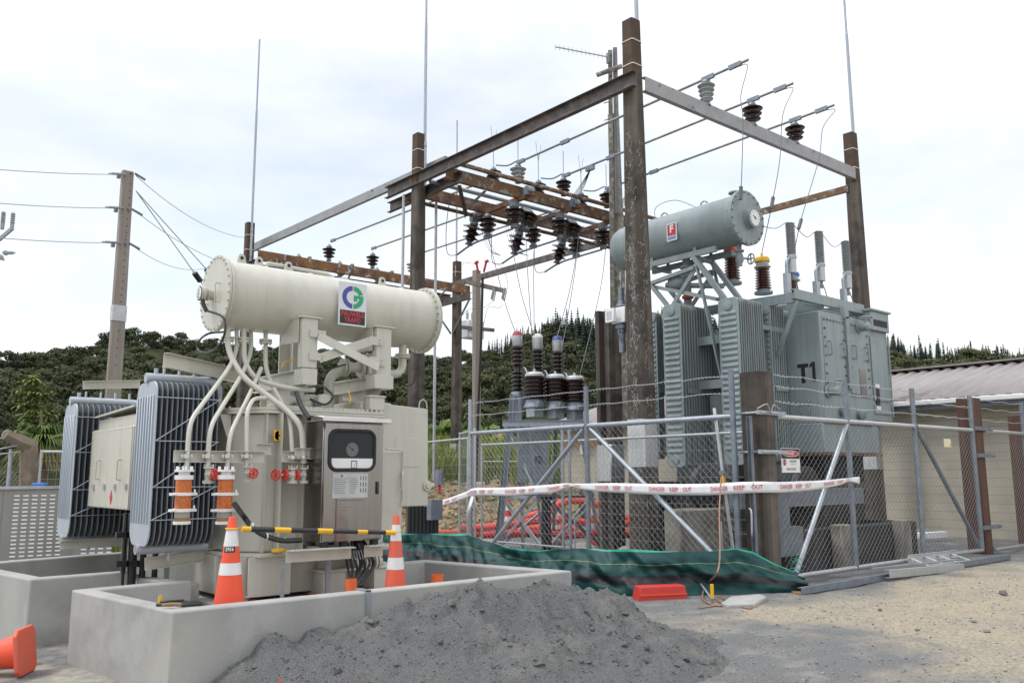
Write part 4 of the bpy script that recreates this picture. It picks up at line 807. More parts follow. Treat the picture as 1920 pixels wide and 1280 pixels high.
# bushing cables rising through the notch at the back
mb = MB()
for px, w_ in ((229, .022), (246, .045), (266, .032), (289, .030)):
    b0 = yp(px, 1085, 9.75); mb.cyl((b0.x,9.75,.2), (b0.x,9.75,1.22 if px < 260 else .85), w_, 10)
mb.build('power_cable', M['black'], T2)
mb = MB()
for py in (1002, 1056):
    for px in (229, 248, 268, 290):
        if py < 1020 and px > 250: continue
        q = yp(px, py, 9.66); mb.box(q.x-.06, q.x+.06, 9.64, 9.70, q.z-.03, q.z+.03)
mb.build('cable_cleat', M['black'], T2)
mb = MB(); q = yp(237,1000,9.78); mb.chan((q.x,9.80,.2),(q.x,9.80,1.22),.05,.03,.005); q = yp(313,1080,9.7); mb.chan((q.x,9.7,.2),(q.x,9.7,.95),.05,.03,.005); mb.build('cleat_rail', M['galv'], T2)
# ================================================================ weathered transformer T1 behind the chain link
G1 = M['t1']; Y1 = 9.2
def Yf(px, py, y=Y1): return yp(px, py, y)
a, b, c, d, e = Yf(1535,583), Yf(1626,601), Yf(1545,792), Yf(1640,850), Yf(1660,600)
bx0, bx1 = a.x, b.x; bzt, bzm, bzb = (a.z+b.z)/2, c.z, d.z; bx2 = e.x+.05
T1 = thing('power_transformer', 'weathered grey green power transformer marked T1 behind the chain link fence', 'transformer', (bx0+.5, 11.0, .9))
lf = xp(1470, 592, bx0).y; TY1 = 13.6
mb = MB(); mb.box(bx0, bx1, Y1, lf+.1, bzm, bzt); box = mb.build('cable_box', G1, T1, bev=.02, seg=2)
lift_x = bx0+.02
mb = MB(); xm = (bx0+bx1)/2
pa, pb, pz1, pz0 = Yf(1540,0).x, Yf(1586,0).x, Yf(1562,596).z, Yf(1562,740).z
for x0, x1 in ((bx0+.10, xm-.05), (xm+.10, bx1-.06)):
    mb = MB(); mb.box(x0, x1, Y1-.014, Y1, pz0, bzt-.1); cov = mb.build('bolted_cover', G1, box, bev=.003); mb = MB()
    n = 9
    for k in range(n):
        z = pz0+.06+(bzt-.16-pz0-.06)*k/(n-1)
        for x in (x0+.05, x1-.05): mb.bolt((x, Y1-.014, z), (0,-1,0), .024, .025)
    for k in range(1, 6):
        x = x0+.05+(x1-x0-.1)*k/6
        for z in (pz0+.06, bzt-.16): mb.bolt((x, Y1-.014, z), (0,-1,0), .024, .025)
    mb.build('cover_bolts', mat('rustbolt', (.16,.075,.04), .8, col2=(.22,.24,.22), ns=3, add_world=True, lo=.45, hi=.6), cov, keep=True)
    for x in (x0+.17, x1-.15):
        z = pz0+(bzt-pz0)*.56; mb = MB(); mb.tube(bend([(x,Y1-.014,z+.14),(x,Y1-.09,z+.14),(x,Y1-.09,z-.14),(x,Y1-.014,z-.14)], .04), .016, 8); mb.build('cover_handle', G1, cov)
mb = MB(); mb.box(xm-.03, xm+.10, Y1-.06, Y1-.001, pz0+.15, bzt-.02); mb.box(xm-.06, xm+.10, Y1-.06, Y1+.05, bzt-.06, bzt+.22); mb.build('centre_rib', G1, box, bev=.004)
q = Yf(1616, 717); mb = MB(); mb.box(q.x-.10, q.x+.14, Y1-.03, Y1-.014, q.z-.30, q.z+.28); mb.build('rating_plate', M['stainless'], box, bev=.003)
for px, py in ((1610,614), (1553,733)):
    q = Yf(px, py, Y1-.02); mb = MB(); mb.lathe([(.13,0),(.13,.03),(.07,.04),(.10,.09),(.10,.22),(.06,.26)], q, (0,-1,0), 16); mb.cyl(q+V((0,-.16,0)), q+V((0,-.16,.2)), .025, 8); mb.tube([q+V((math.cos(t)*.14,-.16+math.sin(t)*.14,.2)) for t in [k*.4189 for k in range(15)]], .014, 6, closed=True); mb.bar(q+V((-.14,-.16,.2)), q+V((.14,-.16,.2)), .02); mb.build('oil_valve', G1, T1)
mb = MB(); S_ = bx0-.004; q0, q1 = xp(1495,683,bx0), xp(1530,716,bx0)
zc = (q0.z+q1.z)/2; hh = abs(q0.z-q1.z); yc = (q0.y+q1.y)/2; w_ = q0.y-q1.y; mb.box(S_, S_+.003, q0.y-w_*.62, q0.y, q0.z-hh*.0-hh*.2, q0.z); mb.box(S_+.0005, S_+.003, q0.y-w_*.42, q0.y-w_*.2, q0.z-hh, q0.z-hh*.19); zz = q0.z+.02; mb.box(S_, S_+.003, q1.y, q1.y+w_*.17, zz-hh*1.0, zz); mb.poly([(S_+.0005, q1.y+w_*.16, zz), (S_+.0005, q1.y+w_*.16, zz-hh*.2), (S_+.0005, q1.y+w_*.31, zz-hh*.3), (S_+.0005, q1.y+w_*.31, zz-hh*.14)], (.003,0,0)); mb.build('unit_marking', M['signblack'], box, fix=False, keep=True)
mb = MB(); q = xp(1510, 755, bx0)
for dz in (.0, -.16): mb.tube(bend([(bx0,q.y+.1,q.z+.05+dz),(bx0-.04,q.y+.1,q.z+.05+dz),(bx0-.04,q.y+.1,q.z-.05+dz),(bx0,q.y+.1,q.z-.05+dz)], .02), .012); mb.tube(bend([(bx0,q.y-.1,q.z+.05+dz),(bx0-.04,q.y-.1,q.z+.05+dz),(bx0-.04,q.y-.1,q.z-.05+dz),(bx0,q.y-.1,q.z-.05+dz)], .02), .012)
mb.build('hasp', G1, box)
# control cubicle on the right and the lower chamber
cz1 = e.z+.12; cz0 = Yf(1663,790).z
mb = MB(); mb.box(bx1+.01, bx2, Y1+.02, Y1+.9, cz0, cz1-.1); cu = mb.build('control_cubicle', G1, T1, bev=.015)
mb = MB(); mb.box(bx1+.06, bx2-.02, Y1-.06, Y1+.6, cz1-.42, cz1); mb.box(bx1+.02, bx2+.04, Y1-.10, Y1+.7, cz1, cz1+.05); mb.build('cubicle_hood', G1, cu, bev=.01)
mb = MB(); mb.box(bx1+.16, bx2-.12, Y1-.068, Y1-.055, cz1-.32, cz1-.18); mb.build('vent_slot', M['void'], cu)
mb = MB(); mb.box(bx1+.08, bx2-.10, Y1-.005, Y1+.02, bzm+.55, cz1-.55); mb.box(bx1+.08, bx2-.10, Y1-.005, Y1+.02, cz0+.15, bzm+.45); mb.build('cubicle_door', G1, cu, bev=.006)
mb = MB(); mb.tube([(bx2-.04,Y1-.02,cz0+.1),(bx2-.04,Y1-.02,cz1-.5)], .02, 8); mb.build('conduit', G1, cu)
mb = MB(); q = Yf(1646,744); mb.box(q.x-.07, q.x+.07, Y1-.012, Y1-.006, q.z-.18, q.z+.18); mb.build('dial_window', M['windowglass'], cu); mb = MB(); mb.box(q.x-.09, q.x+.09, Y1-.012, Y1-.006, q.z+.2, q.z+.28); mb.box(q.x-.09, q.x+.09, Y1-.012, Y1-.006, q.z-.28, q.z-.2); mb.build('label_plate', M['white'], cu)
mb = MB(); mb.box(bx0-.02, bx1+.25, Y1+.05, lf+1.4, bzb, bzm); lc = mb.build('lower_chamber', G1, T1, bev=.015)
mb = MB(); mb.box(bx0-.04, bx1+.30, Y1+.02, lf+1.44, bzb-.05, bzb); mb.build('chamber_flange', M['rust'], lc)
for px, py in ((1577,768), (1610,775)): q = Yf(px, py, Y1); mb = MB(); mb.lathe([(.07,0),(.11,.1),(.11,.13),(.06,.15)], (q.x,Y1,q.z), (0,-1,-.5), 14); mb.build('gland', G1, T1)
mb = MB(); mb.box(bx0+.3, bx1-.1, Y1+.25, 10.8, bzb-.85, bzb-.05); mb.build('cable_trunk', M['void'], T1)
# main tank
tx0, tx1, ty0 = bx0-.75, bx0+2.3, lf+.05; ty1 = xp(1262, 700, tx0).y; tzb, tzt = 2.0, bzt-.38
mb = MB(); mb.box(tx0, tx1, ty0, ty1, 1.45, tzt); tk = mb.build('tank', mat('t1dark', (.14,.165,.165), .6, col2=(.10,.115,.115), ns=3), T1, bev=.02)
mb = MB(); mb.box(tx0-.1, tx1+.1, ty0-.1, ty1+.1, tzt, tzt+.10)
for k in range(18): mb.bolt((tx0-.05, ty0+(ty1-ty0)*k/17, tzt+.1), (0,0,1), .03, .05)
mb.build('tank_cover', G1, tk, bev=.008)
mb = MB(); q = dp(1300, 548, 1); p = yp(1290, 555, 12.2); mb.lathe([(.55,0),(.55,.12),(.5,.13),(.5,.30),(.44,.36)], (tx0+.3, 12.6, tzt+.1), (0,0,1), 28); mb.build('tap_changer_head', M['darksteel'], tk)
# radiators: ribbed broad face towards -X, panels stacked along +X
def rad1(pxl, pxr, pxe, ytop, ybot, X0, npan, name='radiator', hub=True):
    n_, f_ = xp(pxr, ytop, X0), xp(pxl, ytop, X0); y0, y1 = n_.y, f_.y; zt_ = xp((pxl+pxr)/2, ytop, X0).z; zb_ = xp((pxl+pxr)/2+8, ybot, X0).z; L_ = yp(pxe, ytop+15, y0).x-X0
    r0 = .10; ro = None; step = L_/(npan-1)
    base = MB(); ym = (y0+y1)/2; base.cyl((X0+.05,ym,zt_-.16), (X0+L_+.3,ym,zt_-.16), .085, 14); base.cyl((X0+.05,ym,zb_+.16), (X0+L_+.3,ym,zb_+.16), .085, 14); ro = base.build('radiator', G1, T1, keep=True)
    for k in range(npan):
        x = X0+step*k; t = step*.42; pr = []
        for cy, cz, a0 in ((y1-r0,zt_-r0,0),(y0+r0,zt_-r0,90),(y0+r0,zb_+r0,180),(y1-r0,zb_+r0,270)): pr += [(cy+math.cos(R_(a0+i*18))*r0, cz+math.sin(R_(a0+i*18))*r0) for i in range(6)]
        mb = MB(); mb.poly([(x, y, z) for y, z in pr], (t,0,0))
        if k == 0:
            nr = 24; w_ = y1-y0
            for j in range(nr):
                z = zb_+.32+(zt_-zb_-.64)*j/(nr-1); mb.ext((x-.0,y0+.05,z), (x-.0,y1-.05,z), [(-.006+.0065,-.045),(-.024,-.014),(-.024,.014),(.0005,.045)], (0,0,1))
            for z in (zt_-.16, zb_+.16): mb.lathe([(.10,0),(.10,.02),(.06,.03)], (x, ym, z), (-1,0,0), 18)
        o = mb.build('radiator_panel', G1 if k == 0 else M['t1fin'], ro, bev=.012 if k == 0 else .008, seg=2 if k == 0 else 1, keep=True)
    mb = MB(); z = zb_+(zt_-zb_)*.46; mb.box(X0+L_*.15, X0+L_+.02, y0-.02, y0-.004, z-.05, z+.05); mb.build('radiator_strap', G1, ro)
    return X0, y0, y1, zt_, zb_, L_
XR = bx0-1.75
r2 = rad1(1345, 1383, 1428, 558, 872, XR, 12)
r1 = rad1(1241, 1275, 1330, 570, 876, XR-.05, 12)
r3 = rad1(1425, 1443, 1468, 568, 868, XR+1.15, 7)
r4 = rad1(1216, 1230, 1240, 585, 860, XR+.6, 4)
mb = MB(); mb.box(XR+.5, tx0+.02, r2[2]+.2, r1[1]-.25, 1.5, 3.2); mb.build('tank_wing', tk.data.materials[0], T1)
for px0, px1, py in ((1325, 1350, 640), (1328, 1352, 722)):
    q = xp(px0, py, XR+.6); q2 = xp(px1, py, XR+.6); mb = MB(); mb.box(XR+.5, XR+.7, q2.y-.3, q.y+.4, q.z-.09, q.z+.09); mb.build('radiator_bracket', G1, T1)
# conservator
CX = XR+.62; a, b = xp(1398,412,CX), xp(1172,464,CX); cr = .5*(xp(1398,365,CX).z-xp(1398,460,CX).z)*.97; cz = (a.z+b.z)/2-.02; cy0, cy1 = a.y, b.y+.1
mb = MB(); mb.lathe([(cr,0),(cr,cy1-cy0-.18),(cr*.92,cy1-cy0-.06),(cr*.6,cy1-cy0),(.01,cy1-cy0+.02)], (CX,cy0,cz), (0,1,0), 56); cons1 = mb.build('conservator', G1, T1, ang=60)
mb = MB(); mb.lathe([(cr+.06,-.05),(cr+.06,-.01),(cr+.06,.03)], (CX,cy0,cz), (0,1,0), 56)
for k in range(20): t = (k+.5)*math.pi/10; p = V((CX+math.cos(t)*(cr+.02), cy0-.05, cz+math.sin(t)*(cr+.02))); mb.bolt(p, (0,-1,0), .025, .03); mb.bolt(p+V((0,.08,0)), (0,1,0), .022, .04)
mb.build('end_plate', G1, cons1)
gq = yp(1405, 411, cy0-.05); gc = (gq.x, cy0-.05, gq.z); mb = MB(); mb.lathe([(.215,0),(.215,.03),(.19,.035),(.19,.10),(.205,.10),(.205,.13),(.15,.135)], gc, (0,-1,0), 32)
for k in range(12): t = k*.5236; mb.bolt((gc[0]+math.cos(t)*.197, gc[1]-.13, gc[2]+math.sin(t)*.197), (0,-1,0), .014, .016)
mb.build('level_gauge_body', G1, cons1)
mb = MB(); mb.lathe([(.165,0),(.165,.004)], (gc[0], gc[1]-.136, gc[2]), (0,-1,0), 32); mb.mi = 1; y_ = gc[1]-.142
mb.bar((gc[0]-.07,y_,gc[2]+.045), (gc[0]+.05,y_,gc[2]-.03), .02, .002, (0,1,0)); mb.lathe([(.028,0),(.028,.004)], (gc[0],y_+.002,gc[2]), (0,-1,0), 12)
for k in range(10): t = -.6+k*.48; mb.bar((gc[0]+math.cos(t)*.125,y_,gc[2]+math.sin(t)*.125), (gc[0]+math.cos(t)*.15,y_,gc[2]+math.sin(t)*.15), .009, .002, (0,1,0))
mb.build('gauge_dial', [M['gauge'], M['darksteel']], cons1, keep=True)
mb = MB()
for f in (.30, .62): y = cy0+(cy1-cy0)*f; mb.tube([(CX,y-.09,cz+cr-.02),(CX,y-.08,cz+cr+.07),(CX,y,cz+cr+.11),(CX,y+.08,cz+cr+.07),(CX,y+.09,cz+cr-.02)], .018, 8)
mb.build('lifting_eye', G1, cons1)
mb = MB(); mb.lathe([(.13,0),(.13,.03),(.05,.03),(.05,.1)], (CX-.05,cy0+.2,cz+cr+.08), (0,0,-1), 18); mb.build('filler_cap', G1, cons1)
mb = MB(); mb.tube(smooth_path([(CX,cy0+2.4,cz+cr-.02),(CX,cy0+2.35,cz+cr+.3),(CX,cy0+1.8,cz+cr+.32),(CX,cy0+1.2,cz+cr+.0)]), .008, 6); mb.build('breather_line', M['galvdark'], cons1)
q = yp(1392, 478, cy0+.2); mb = MB(); mb.cyl((CX+.02,cy0+.2,cz-cr+.02), (CX+.02,cy0+.2,cz-cr-.12), .05, 12); mb.lathe([(.10,-.15),(.10,-.12),(.05,-.16),(.08,-.25),(.08,-.35),(.05,-.40),(.05,-.45)], (CX+.02,cy0+.2,cz-cr), (0,0,1), 14); w0 = V((CX+.30,cy0+.12,cz-cr-.27)); mb.cyl((CX+.05,cy0+.2,cz-cr-.28), w0, .022, 8); d_, s_, u_ = frame((.3,-.1,0)); mb.tube([w0+(s_*math.cos(t)+u_*math.sin(t))*.11 for t in [k*.3927 for k in range(16)]], .014, 6, closed=True); mb.bar(w0-s_*.11, w0+s_*.11, .02); mb.bar(w0-u_*.11, w0+u_*.11, .02); mb.build('drain_valve', G1, cons1, keep=True)
# maker's plate
PX = CX-cr-.012; a, b, c = xp(1250,420,PX), xp(1269,416,PX), xp(1252,452,PX); y0, y1, z1, z0 = b.y, a.y, (a.z+b.z)/2, c.z-.02
pl = MB().box(PX-.012, PX, y0, y1, z0, z1).build('maker_plate', M['signlight'], cons1); ym, hz_ = (y0+y1)/2, z1-z0
mb = MB(); mb.box(PX-.016, PX-.012, y0+.03, y1-.03, z0+hz_*.30, z1-.03); mb.build('plate_panel', M['redlet'], pl)
mb = MB(); text(mb, 'F', (PX-.019, ym, z0+hz_*.64), (0,-1,0), (0,0,1), hz_*.58, .035); mb.build('lettering', M['white'], pl, fix=False, keep=True)
mb = MB(); mb.box(PX-.016, PX-.012, y0+.03, y1-.03, z0+.03, z0+hz_*.26); mb.build('plate_panel', mat('paleblue', (.30,.42,.55), .5), pl); mb = MB(); text(mb, 'FUSERNZ', (PX-.018, ym, z0+hz_*.145), (0,-1,0), (0,0,1), hz_*.14, .004, .9); mb.build('lettering', M['signblue'], pl, fix=False, keep=True)
# support frame of the conservator
mb = MB()
def fr(name, pts, w=.11, m=G1):
    mb = MB()
    for p, q in zip(pts[:-1], pts[1:]): mb.ang(p, q, w, .012, 1, -1)
    return mb.build(name, m, T1, keep=True)
ys1 = xp(1305, 490, CX-.25).y; ys2 = xp(1228, 520, CX-.25).y; zl = cz-cr
for xo in (-.28, .28):
    mb = MB(); mb.bar((CX+xo,cy0+.55,zl-.06), (CX+xo,ys2+.5,zl-.06), .08, .12); mb.build('cradle_beam', G1, T1)
for y in (ys1, ys2+.05):
    mb = MB(); mb.box(CX-.34, CX+.34, y-.05, y+.05, zl-.18, zl-.10); mb.bar((CX-.28,y,zl-.1), (CX-.28,y,cz-cr*.55), .08, .02); mb.bar((CX+.28,y,zl-.1), (CX+.28,y,cz-cr*.55), .08, .02); mb.build('cradle_saddle', G1, T1, keep=True)
zr = r2[3]
for xo in (-.30, .30):
    mb = MB(); mb.bar((CX+xo,ys1,zl-.14), (CX+xo+.05,ys1-.85,zr-.15), .12, .09); mb.build('frame_leg', G1, T1); mb = MB(); mb.bar((CX+xo,ys1-.85+.83,zl-.18), (CX+xo+.05,ys1-.55,zr-1.6), .1, .03); mb.build('frame_leg', G1, T1)
    mb = MB(); mb.bar((CX+xo,ys2+.1,zl-.5), (CX+xo+.05,ys2-.45,zr+.02), .1, .08); mb.build('frame_leg', G1, T1)
    mb = MB(); mb.bar((CX+xo,ys2+.1,zl-.5), (CX+xo,ys1+.0,zl-.36), .10, .08); mb.build('frame_rail', G1, T1)
    mb = MB(); mb.bar((CX+xo+.01,ys2-.42,zr+.05), (CX+xo+.01,ys1-.1,zl-.28), .03, .09); mb.build('frame_brace', G1, T1); mb = MB(); mb.bar((CX+xo+.03,ys2+.1,zl-.55), (CX+xo+.03,ys1-.5,zr+.1), .03, .08); mb.build('frame_brace', G1, T1)
mb = MB(); q = xp(1288, 520, CX); mb.cyl((CX,q.y,zl+.02), (CX,q.y,tzt+.2), .09, 14); mb.lathe([(.15,0),(.15,.05)], (CX,q.y,zl-.25), (0,0,1), 16); mb.build('oil_pipe', G1, T1)
mb = MB(); mb.lathe([(.14,0),(.17,.1),(.17,.3),(.12,.4)], (CX-.1,q.y+.35,zl-.55), (0,-1,0), 16); mb.cyl((CX-.1,q.y+.5,zl-.55), (CX+.2,q.y-.8,zl-.75), .06, 10); mb.build('gas_relay', G1, T1, keep=True)
mb = MB(); mb.lathe([(.12,0),(.13,.03),(.12,.06)], (CX-.12,q.y-.1,zl-.95), (0,0,1), 14); mb.build('hand_wheel', M['red'], T1)
# high voltage bushings
def bushing(px, ytop, ybase, X_, cap, rr=.13):
    t = xp(px, ytop, X_); b = xp(px, ybase, X_); x, y = X_, (t.y+b.y)/2; H_ = t.z-b.z; bo = MB().lathe([(.20,0),(.20,.05),(.14,.06),(.14,.10)], (x,y,b.z-.02), (0,0,1), 18).build('bushing', G1, T1)
    pr = [(.10,.08)]; n = 8; h0, h1 = .08, H_*.62
    for k in range(n): z = h0+(h1-h0)*k/n; dz = (h1-h0)/n; f = 1-.15*k/n; pr += [(.09*f,z+.01), (rr*1.35*f,z+dz*.35), (rr*1.37*f,z+dz*.45), (.09*f,z+dz*.62)]
    MB().lathe(pr, (x,y,b.z), (0,0,1), 22).build('shed_stack', M['brownred'], bo)
    MB().lathe([(.15,H_*.62),(.18,H_*.64),(.18,H_*.67),(.12,H_*.675),(.14,H_*.70),(.14,H_*.78)], (x,y,b.z), (0,0,1), 22).build('bushing_collar', M['greyporc'], bo)
    MB().lathe([(.165,H_*.78),(.165,H_*.86),(.14,H_*.90),(.03,H_*.91),(.025,H_)], (x,y,b.z), (0,0,1), 22).build('phase_cap', cap, bo)
    return V((x,y,t.z))
bt1 = bushing(1372, 455, 532, bx0-.35, M['pipeorange']); bt2 = bushing(1430, 475, 550, bx0+.25, M['yellow']); bt3 = bushing(1486, 505, 566, bx0+1.3, M['blue'], .1)
# arrester frame
FX0, FY = Yf(1490,552,Y1+.1), Y1+.1; FX1 = Yf(1621,588,Y1+.1); zf = (FX0.z+FX1.z)/2
mb = MB(); mb.chan((FX0.x,FY,zf+.06), (FX1.x,FY,zf+.06), .20, .10, .015, -1); mb.build('arrester_beam', G1, T1)
for f in (0.03, .42, .8):
    x = FX0.x+(FX1.x-FX0.x)*f; mb = MB(); mb.chan((x,FY+.05,zf), (x,FY+2.3,zf+.05), .2, .08, .012, 1); mb.build('frame_rail', G1, T1)
mb = MB(); p = V((FX0.x+.05,FY-.02,zf-.1)); q = xp(1434, 668, XR+1.2); mb.bar(p, (XR+1.3, r3[1]-.02, q.z), .03, .10); mb.build('frame_brace', G1, T1)
arr_tops = []
for px, yt, yb, ab in ((1484, 418, 512, 545), (1538, 434, 527, 556), (1588, 452, 541, 566)):
    X_ = yp(px, yb, Y1+.35).x; t, b = yp(px-1, yt, Y1+.35), yp(px, yb, Y1+.35); x, y = (t.x+b.x)/2, Y1+.35; z0, z1 = b.z, t.z; H_ = z1-z0
    pr = [(.055,H_*.36)]; n = 17
    for k in range(n): z = H_*(.37+.62*k/n); dz = H_*.62/n; pr += [(.05,z), (.098,z+dz*.45), (.098,z+dz*.6), (.05,z+dz*.8)]
    ar = MB().lathe(pr+[(.055,H_*.995),(.02,H_*1.0)], (x,y,z0), (0,0,1), 18).build('surge_arrester', M['polymer'], T1)
    MB().lathe([(.05,.0),(.085,.01),(.085,H_*.36)], (x,y,z0), (0,0,1), 18).build('arrester_body', M['galvlight'], ar); mb = MB(); mb.cyl((x,y,z0-.1), (x,y,z0), .03, 8); mb.lathe([(.05,0),(.05,.06)], (x,y,z0-.14), (0,0,1), 12); mb.tube(smooth_path([(x,y,z0-.1),(x+.12,y,z0-.16),(x+.2,y,z0-.4),(x+.2,y,zf+.05)]), .012, 6); mb.build('earth_lead', M['galvdark'], ar, keep=True)
    mb = MB(); mb.lathe([(.10,-.03),(.10,.03)], (x,y,z0+H_*.32), (0,0,1), 18); mb.tube(bend([(x-.05,y,z0+H_*.32),(x-.22,y,z0+H_*.22),(x-.22,y,z0-.2)], .1), .03, 10); mb.box(x-.29, x-.15, y-.05, y+.05, zf+.05, z0+.02-.05); mb.build('arrester_bracket', M['galv'], ar, keep=True); arr_tops.append(V((x,y,z1)))
mb = MB(); mb.tube([V(p)+V((.2,-.1,-1.72)) for p in arr_tops], .012, 6); mb.build('earth_bar', M['galvdark'], T1)
# plinth, skid and fan beneath
T1b = thing('transformer_plinth', 'dark stained concrete plinth and bund under the grey green transformer', 'concrete plinth', (15, 10, 0))
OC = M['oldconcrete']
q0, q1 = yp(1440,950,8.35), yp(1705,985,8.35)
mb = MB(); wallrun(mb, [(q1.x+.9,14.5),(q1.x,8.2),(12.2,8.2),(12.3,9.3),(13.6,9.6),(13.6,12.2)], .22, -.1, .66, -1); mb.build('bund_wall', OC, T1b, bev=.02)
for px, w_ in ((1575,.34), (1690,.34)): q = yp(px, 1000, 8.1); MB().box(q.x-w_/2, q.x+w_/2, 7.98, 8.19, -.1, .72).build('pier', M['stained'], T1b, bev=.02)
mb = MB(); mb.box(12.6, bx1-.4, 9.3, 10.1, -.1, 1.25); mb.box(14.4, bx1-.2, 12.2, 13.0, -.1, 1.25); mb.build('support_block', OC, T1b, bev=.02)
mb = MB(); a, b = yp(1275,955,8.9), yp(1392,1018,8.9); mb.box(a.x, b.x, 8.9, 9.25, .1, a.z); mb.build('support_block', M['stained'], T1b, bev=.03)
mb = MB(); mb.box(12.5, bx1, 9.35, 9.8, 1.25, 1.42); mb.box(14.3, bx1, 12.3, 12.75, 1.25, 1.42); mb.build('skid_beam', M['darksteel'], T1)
mb = MB(); mb.box(13.3, bx0+.6, 9.95, 11.6, .75, 1.46); mb.build('shade_block', M['void'], T1)  # black block added for the deep shade and black painted base under T1
for px in (1320, 1505):
    q = yp(px, 905, 9.2); mb = MB(); mb.lathe([(.42,0),(.42,.12),(.38,.13),(.1,.16)], (q.x,9.2,q.z-.1), (0,-1,0), 24); mb.build('cooling_fan', M['black'], T1)
a, b = yp(1385,920,8.55), yp(1615,930,8.55); mb = MB(); mb.box(a.x, b.x, 8.5, 8.75, b.z-.13, b.z+.16); mb.build('cable_tray', M['galvdark'], T1)
q = yp(1465, 960, 8.0); mb = MB(); mb.box(q.x-.14, q.x+.16, 7.95, 8.15, .3, 1.4); mb.box(q.x+.16, q.x+.55, 7.97, 8.13, .3, .75); tag(mb.build('cable_duct', M['galvdark'], loc=(q.x,8,.3)), 'grey steel cable duct standing against the plinth behind the danger sign', 'cable duct')
# ================================================================ poles of the bus structure
def pole(x, y, ztop, a0, a1, label, rod=3.5, guard=None, group='concrete poles of the bus frame', strap=True, z0=-.3, rodside=(1,.15), topm='poletop', lich=0, name='concrete_pole'):
    t = thing(name, label, 'pole', (x, y, 0), group)
    def ring(z, s):
        a = a0+(a1-a0)*(z/ztop); c = .82*a; g_ = .66*a; return [(x+px*s, y+py*s, z) for px, py in ((-c,-a),(c,-a),(a,-c),(a,-.45*a),(g_+.12*a,-.35*a),(g_+.12*a,.35*a),(a,.45*a),(a,c),(c,a),(-c,a),(-a,c),(-a,-c))]
    def seg(zs):
        mb = MB(); n = 12; vs = []
        for z in zs: vs += ring(z, 1)
        fs = [(i*n+k, i*n+(k+1)%n, (i+1)*n+(k+1)%n, (i+1)*n+k) for i in range(len(zs)-1) for k in range(n)]+[tuple(range(n-1,-1,-1)), tuple(range((len(zs)-1)*n, len(zs)*n))]
        return mb.add(vs, fs)
    zt_ = ztop-1.45
    seg([z0, zt_*.33, zt_*.66, zt_]).build('shaft', M['pole'], t); seg([zt_+.0005, ztop-.7, ztop-.06, ztop]).build('shaft_top', M[topm], t)
    if strap:
        mb = MB()
        for z in (ztop-.48, ztop-1.02):
            r = ring(z, 1.03); mb.tube([r[i] for i in (0,1,2,3,6,7,8,9,10,11)], .011, 6, closed=True)
        mb.build('strap', M['white'], t)
    if guard:
        zg0, zg1 = guard; mb = MB(); r0, r1 = ring(zg0, 1.04), ring(zg1, 1.04); n = 10; ix = (0,1,2,3,6,7,8,9,10,11); vs = [r0[i] for i in ix]+[r1[i] for i in ix]; mb.add(vs, [(k,(k+1)%n,(k+1)%n+n,k+n) for k in range(n)]+[tuple(range(n-1,-1,-1)), tuple(range(n,2*n))]); mb.build('climbing_guard', M['alu'], t)
    if rod:
        a = a1; rx, ry = x+a*rodside[0]*1.12, y-a*rodside[1]*1.0; mb = MB(); mb.cyl((rx,ry,ztop-1.5), (rx,ry,ztop-.2), .055, 10); mb.cyl((rx,ry,ztop-.2), (rx-.0,ry,ztop+rod*.6), .043, 10); mb.cyl((rx,ry,ztop+rod*.6), (rx,ry,ztop+rod), .034, 8); mb.build('lightning_rod', M['galv'], t)
        mb = MB()
        for z in (ztop-.35, ztop-1.3): mb.lathe([(.055,-.03),(.055,.03)], (rx,ry,z), (0,0,1), 12)
        mb.build('rod_clamp', M['galvdark'], t)
    if lich:
        mb = MB(); a = a0
        for k in range(lich):
            z = random.uniform(1.0, 6.3) if random.random() < .7 else random.uniform(5, 8.6); f = a0+(a1-a0)*(z/ztop); c = V((x+random.gauss(-.1,.4)*f*.8, y-f-.0012, z)); lf_ = random.random() < .72
            if lf_: c = V((x-f-.0012, y+random.gauss(-.15,.4)*f*.8, z))
            if abs((c.y-y) if lf_ else (c.x-x)) > .74*f: continue
            p = c; an = random.uniform(0, 6.28); pts = [p]
            for j in range(random.randint(2, 6)): an += random.gauss(0, .8); s = random.uniform(.015,.05); pts.append(pts[-1]+V((0, math.cos(an)*s*.7, math.sin(an)*s) if lf_ else (math.cos(an)*s*.7, 0, math.sin(an)*s)))
            for u, v in zip(pts[:-1], pts[1:]): mb.bar(u, v, .003, random.uniform(.005,.016), (1,0,0) if lf_ else (0,1,0))
        mb.build('lichen_growth', M['lichen'], t, fix=False, keep=True)
    return t
PX0, PX1, PA, PB_, PC = 12.95, 21.9, 11.35, 19.1, 29.5
pole(PX0, PA, 11.02, .238, .145, 'tall brown concrete pole nearest the camera with a lightning rod and white bird lime', 4.2, (1.74,2.66), lich=420)
pole(PX1, PA, 10.86, .215, .142, 'brown concrete pole behind the right end of the T1 transformer', 5.0, (1.7,2.75))
pole(PX0-.1, PB_, 10.93, .185, .142, 'brown concrete pole rising behind the right end of the cream conservator', 5.5, (2.1,3.35), rodside=(.75,.8))
pole(PX0-.45, PC, 10.72, .185, .14, 'brown concrete pole behind the gauge end of the cream conservator', 7.1, None, rodside=(.1,1.0))
pole(PX1, PC, 10.75, .20, .15, 'brown concrete pole at the back carrying the rusty beam end beside the grey service pole', 6.4, (1.9,2.9), rodside=(-.6,.6))
pole(PX1, PB_, 10.75, .19, .142, 'concrete pole mostly hidden behind the tallest brown pole', 6.6, None, rodside=(.5,.8))
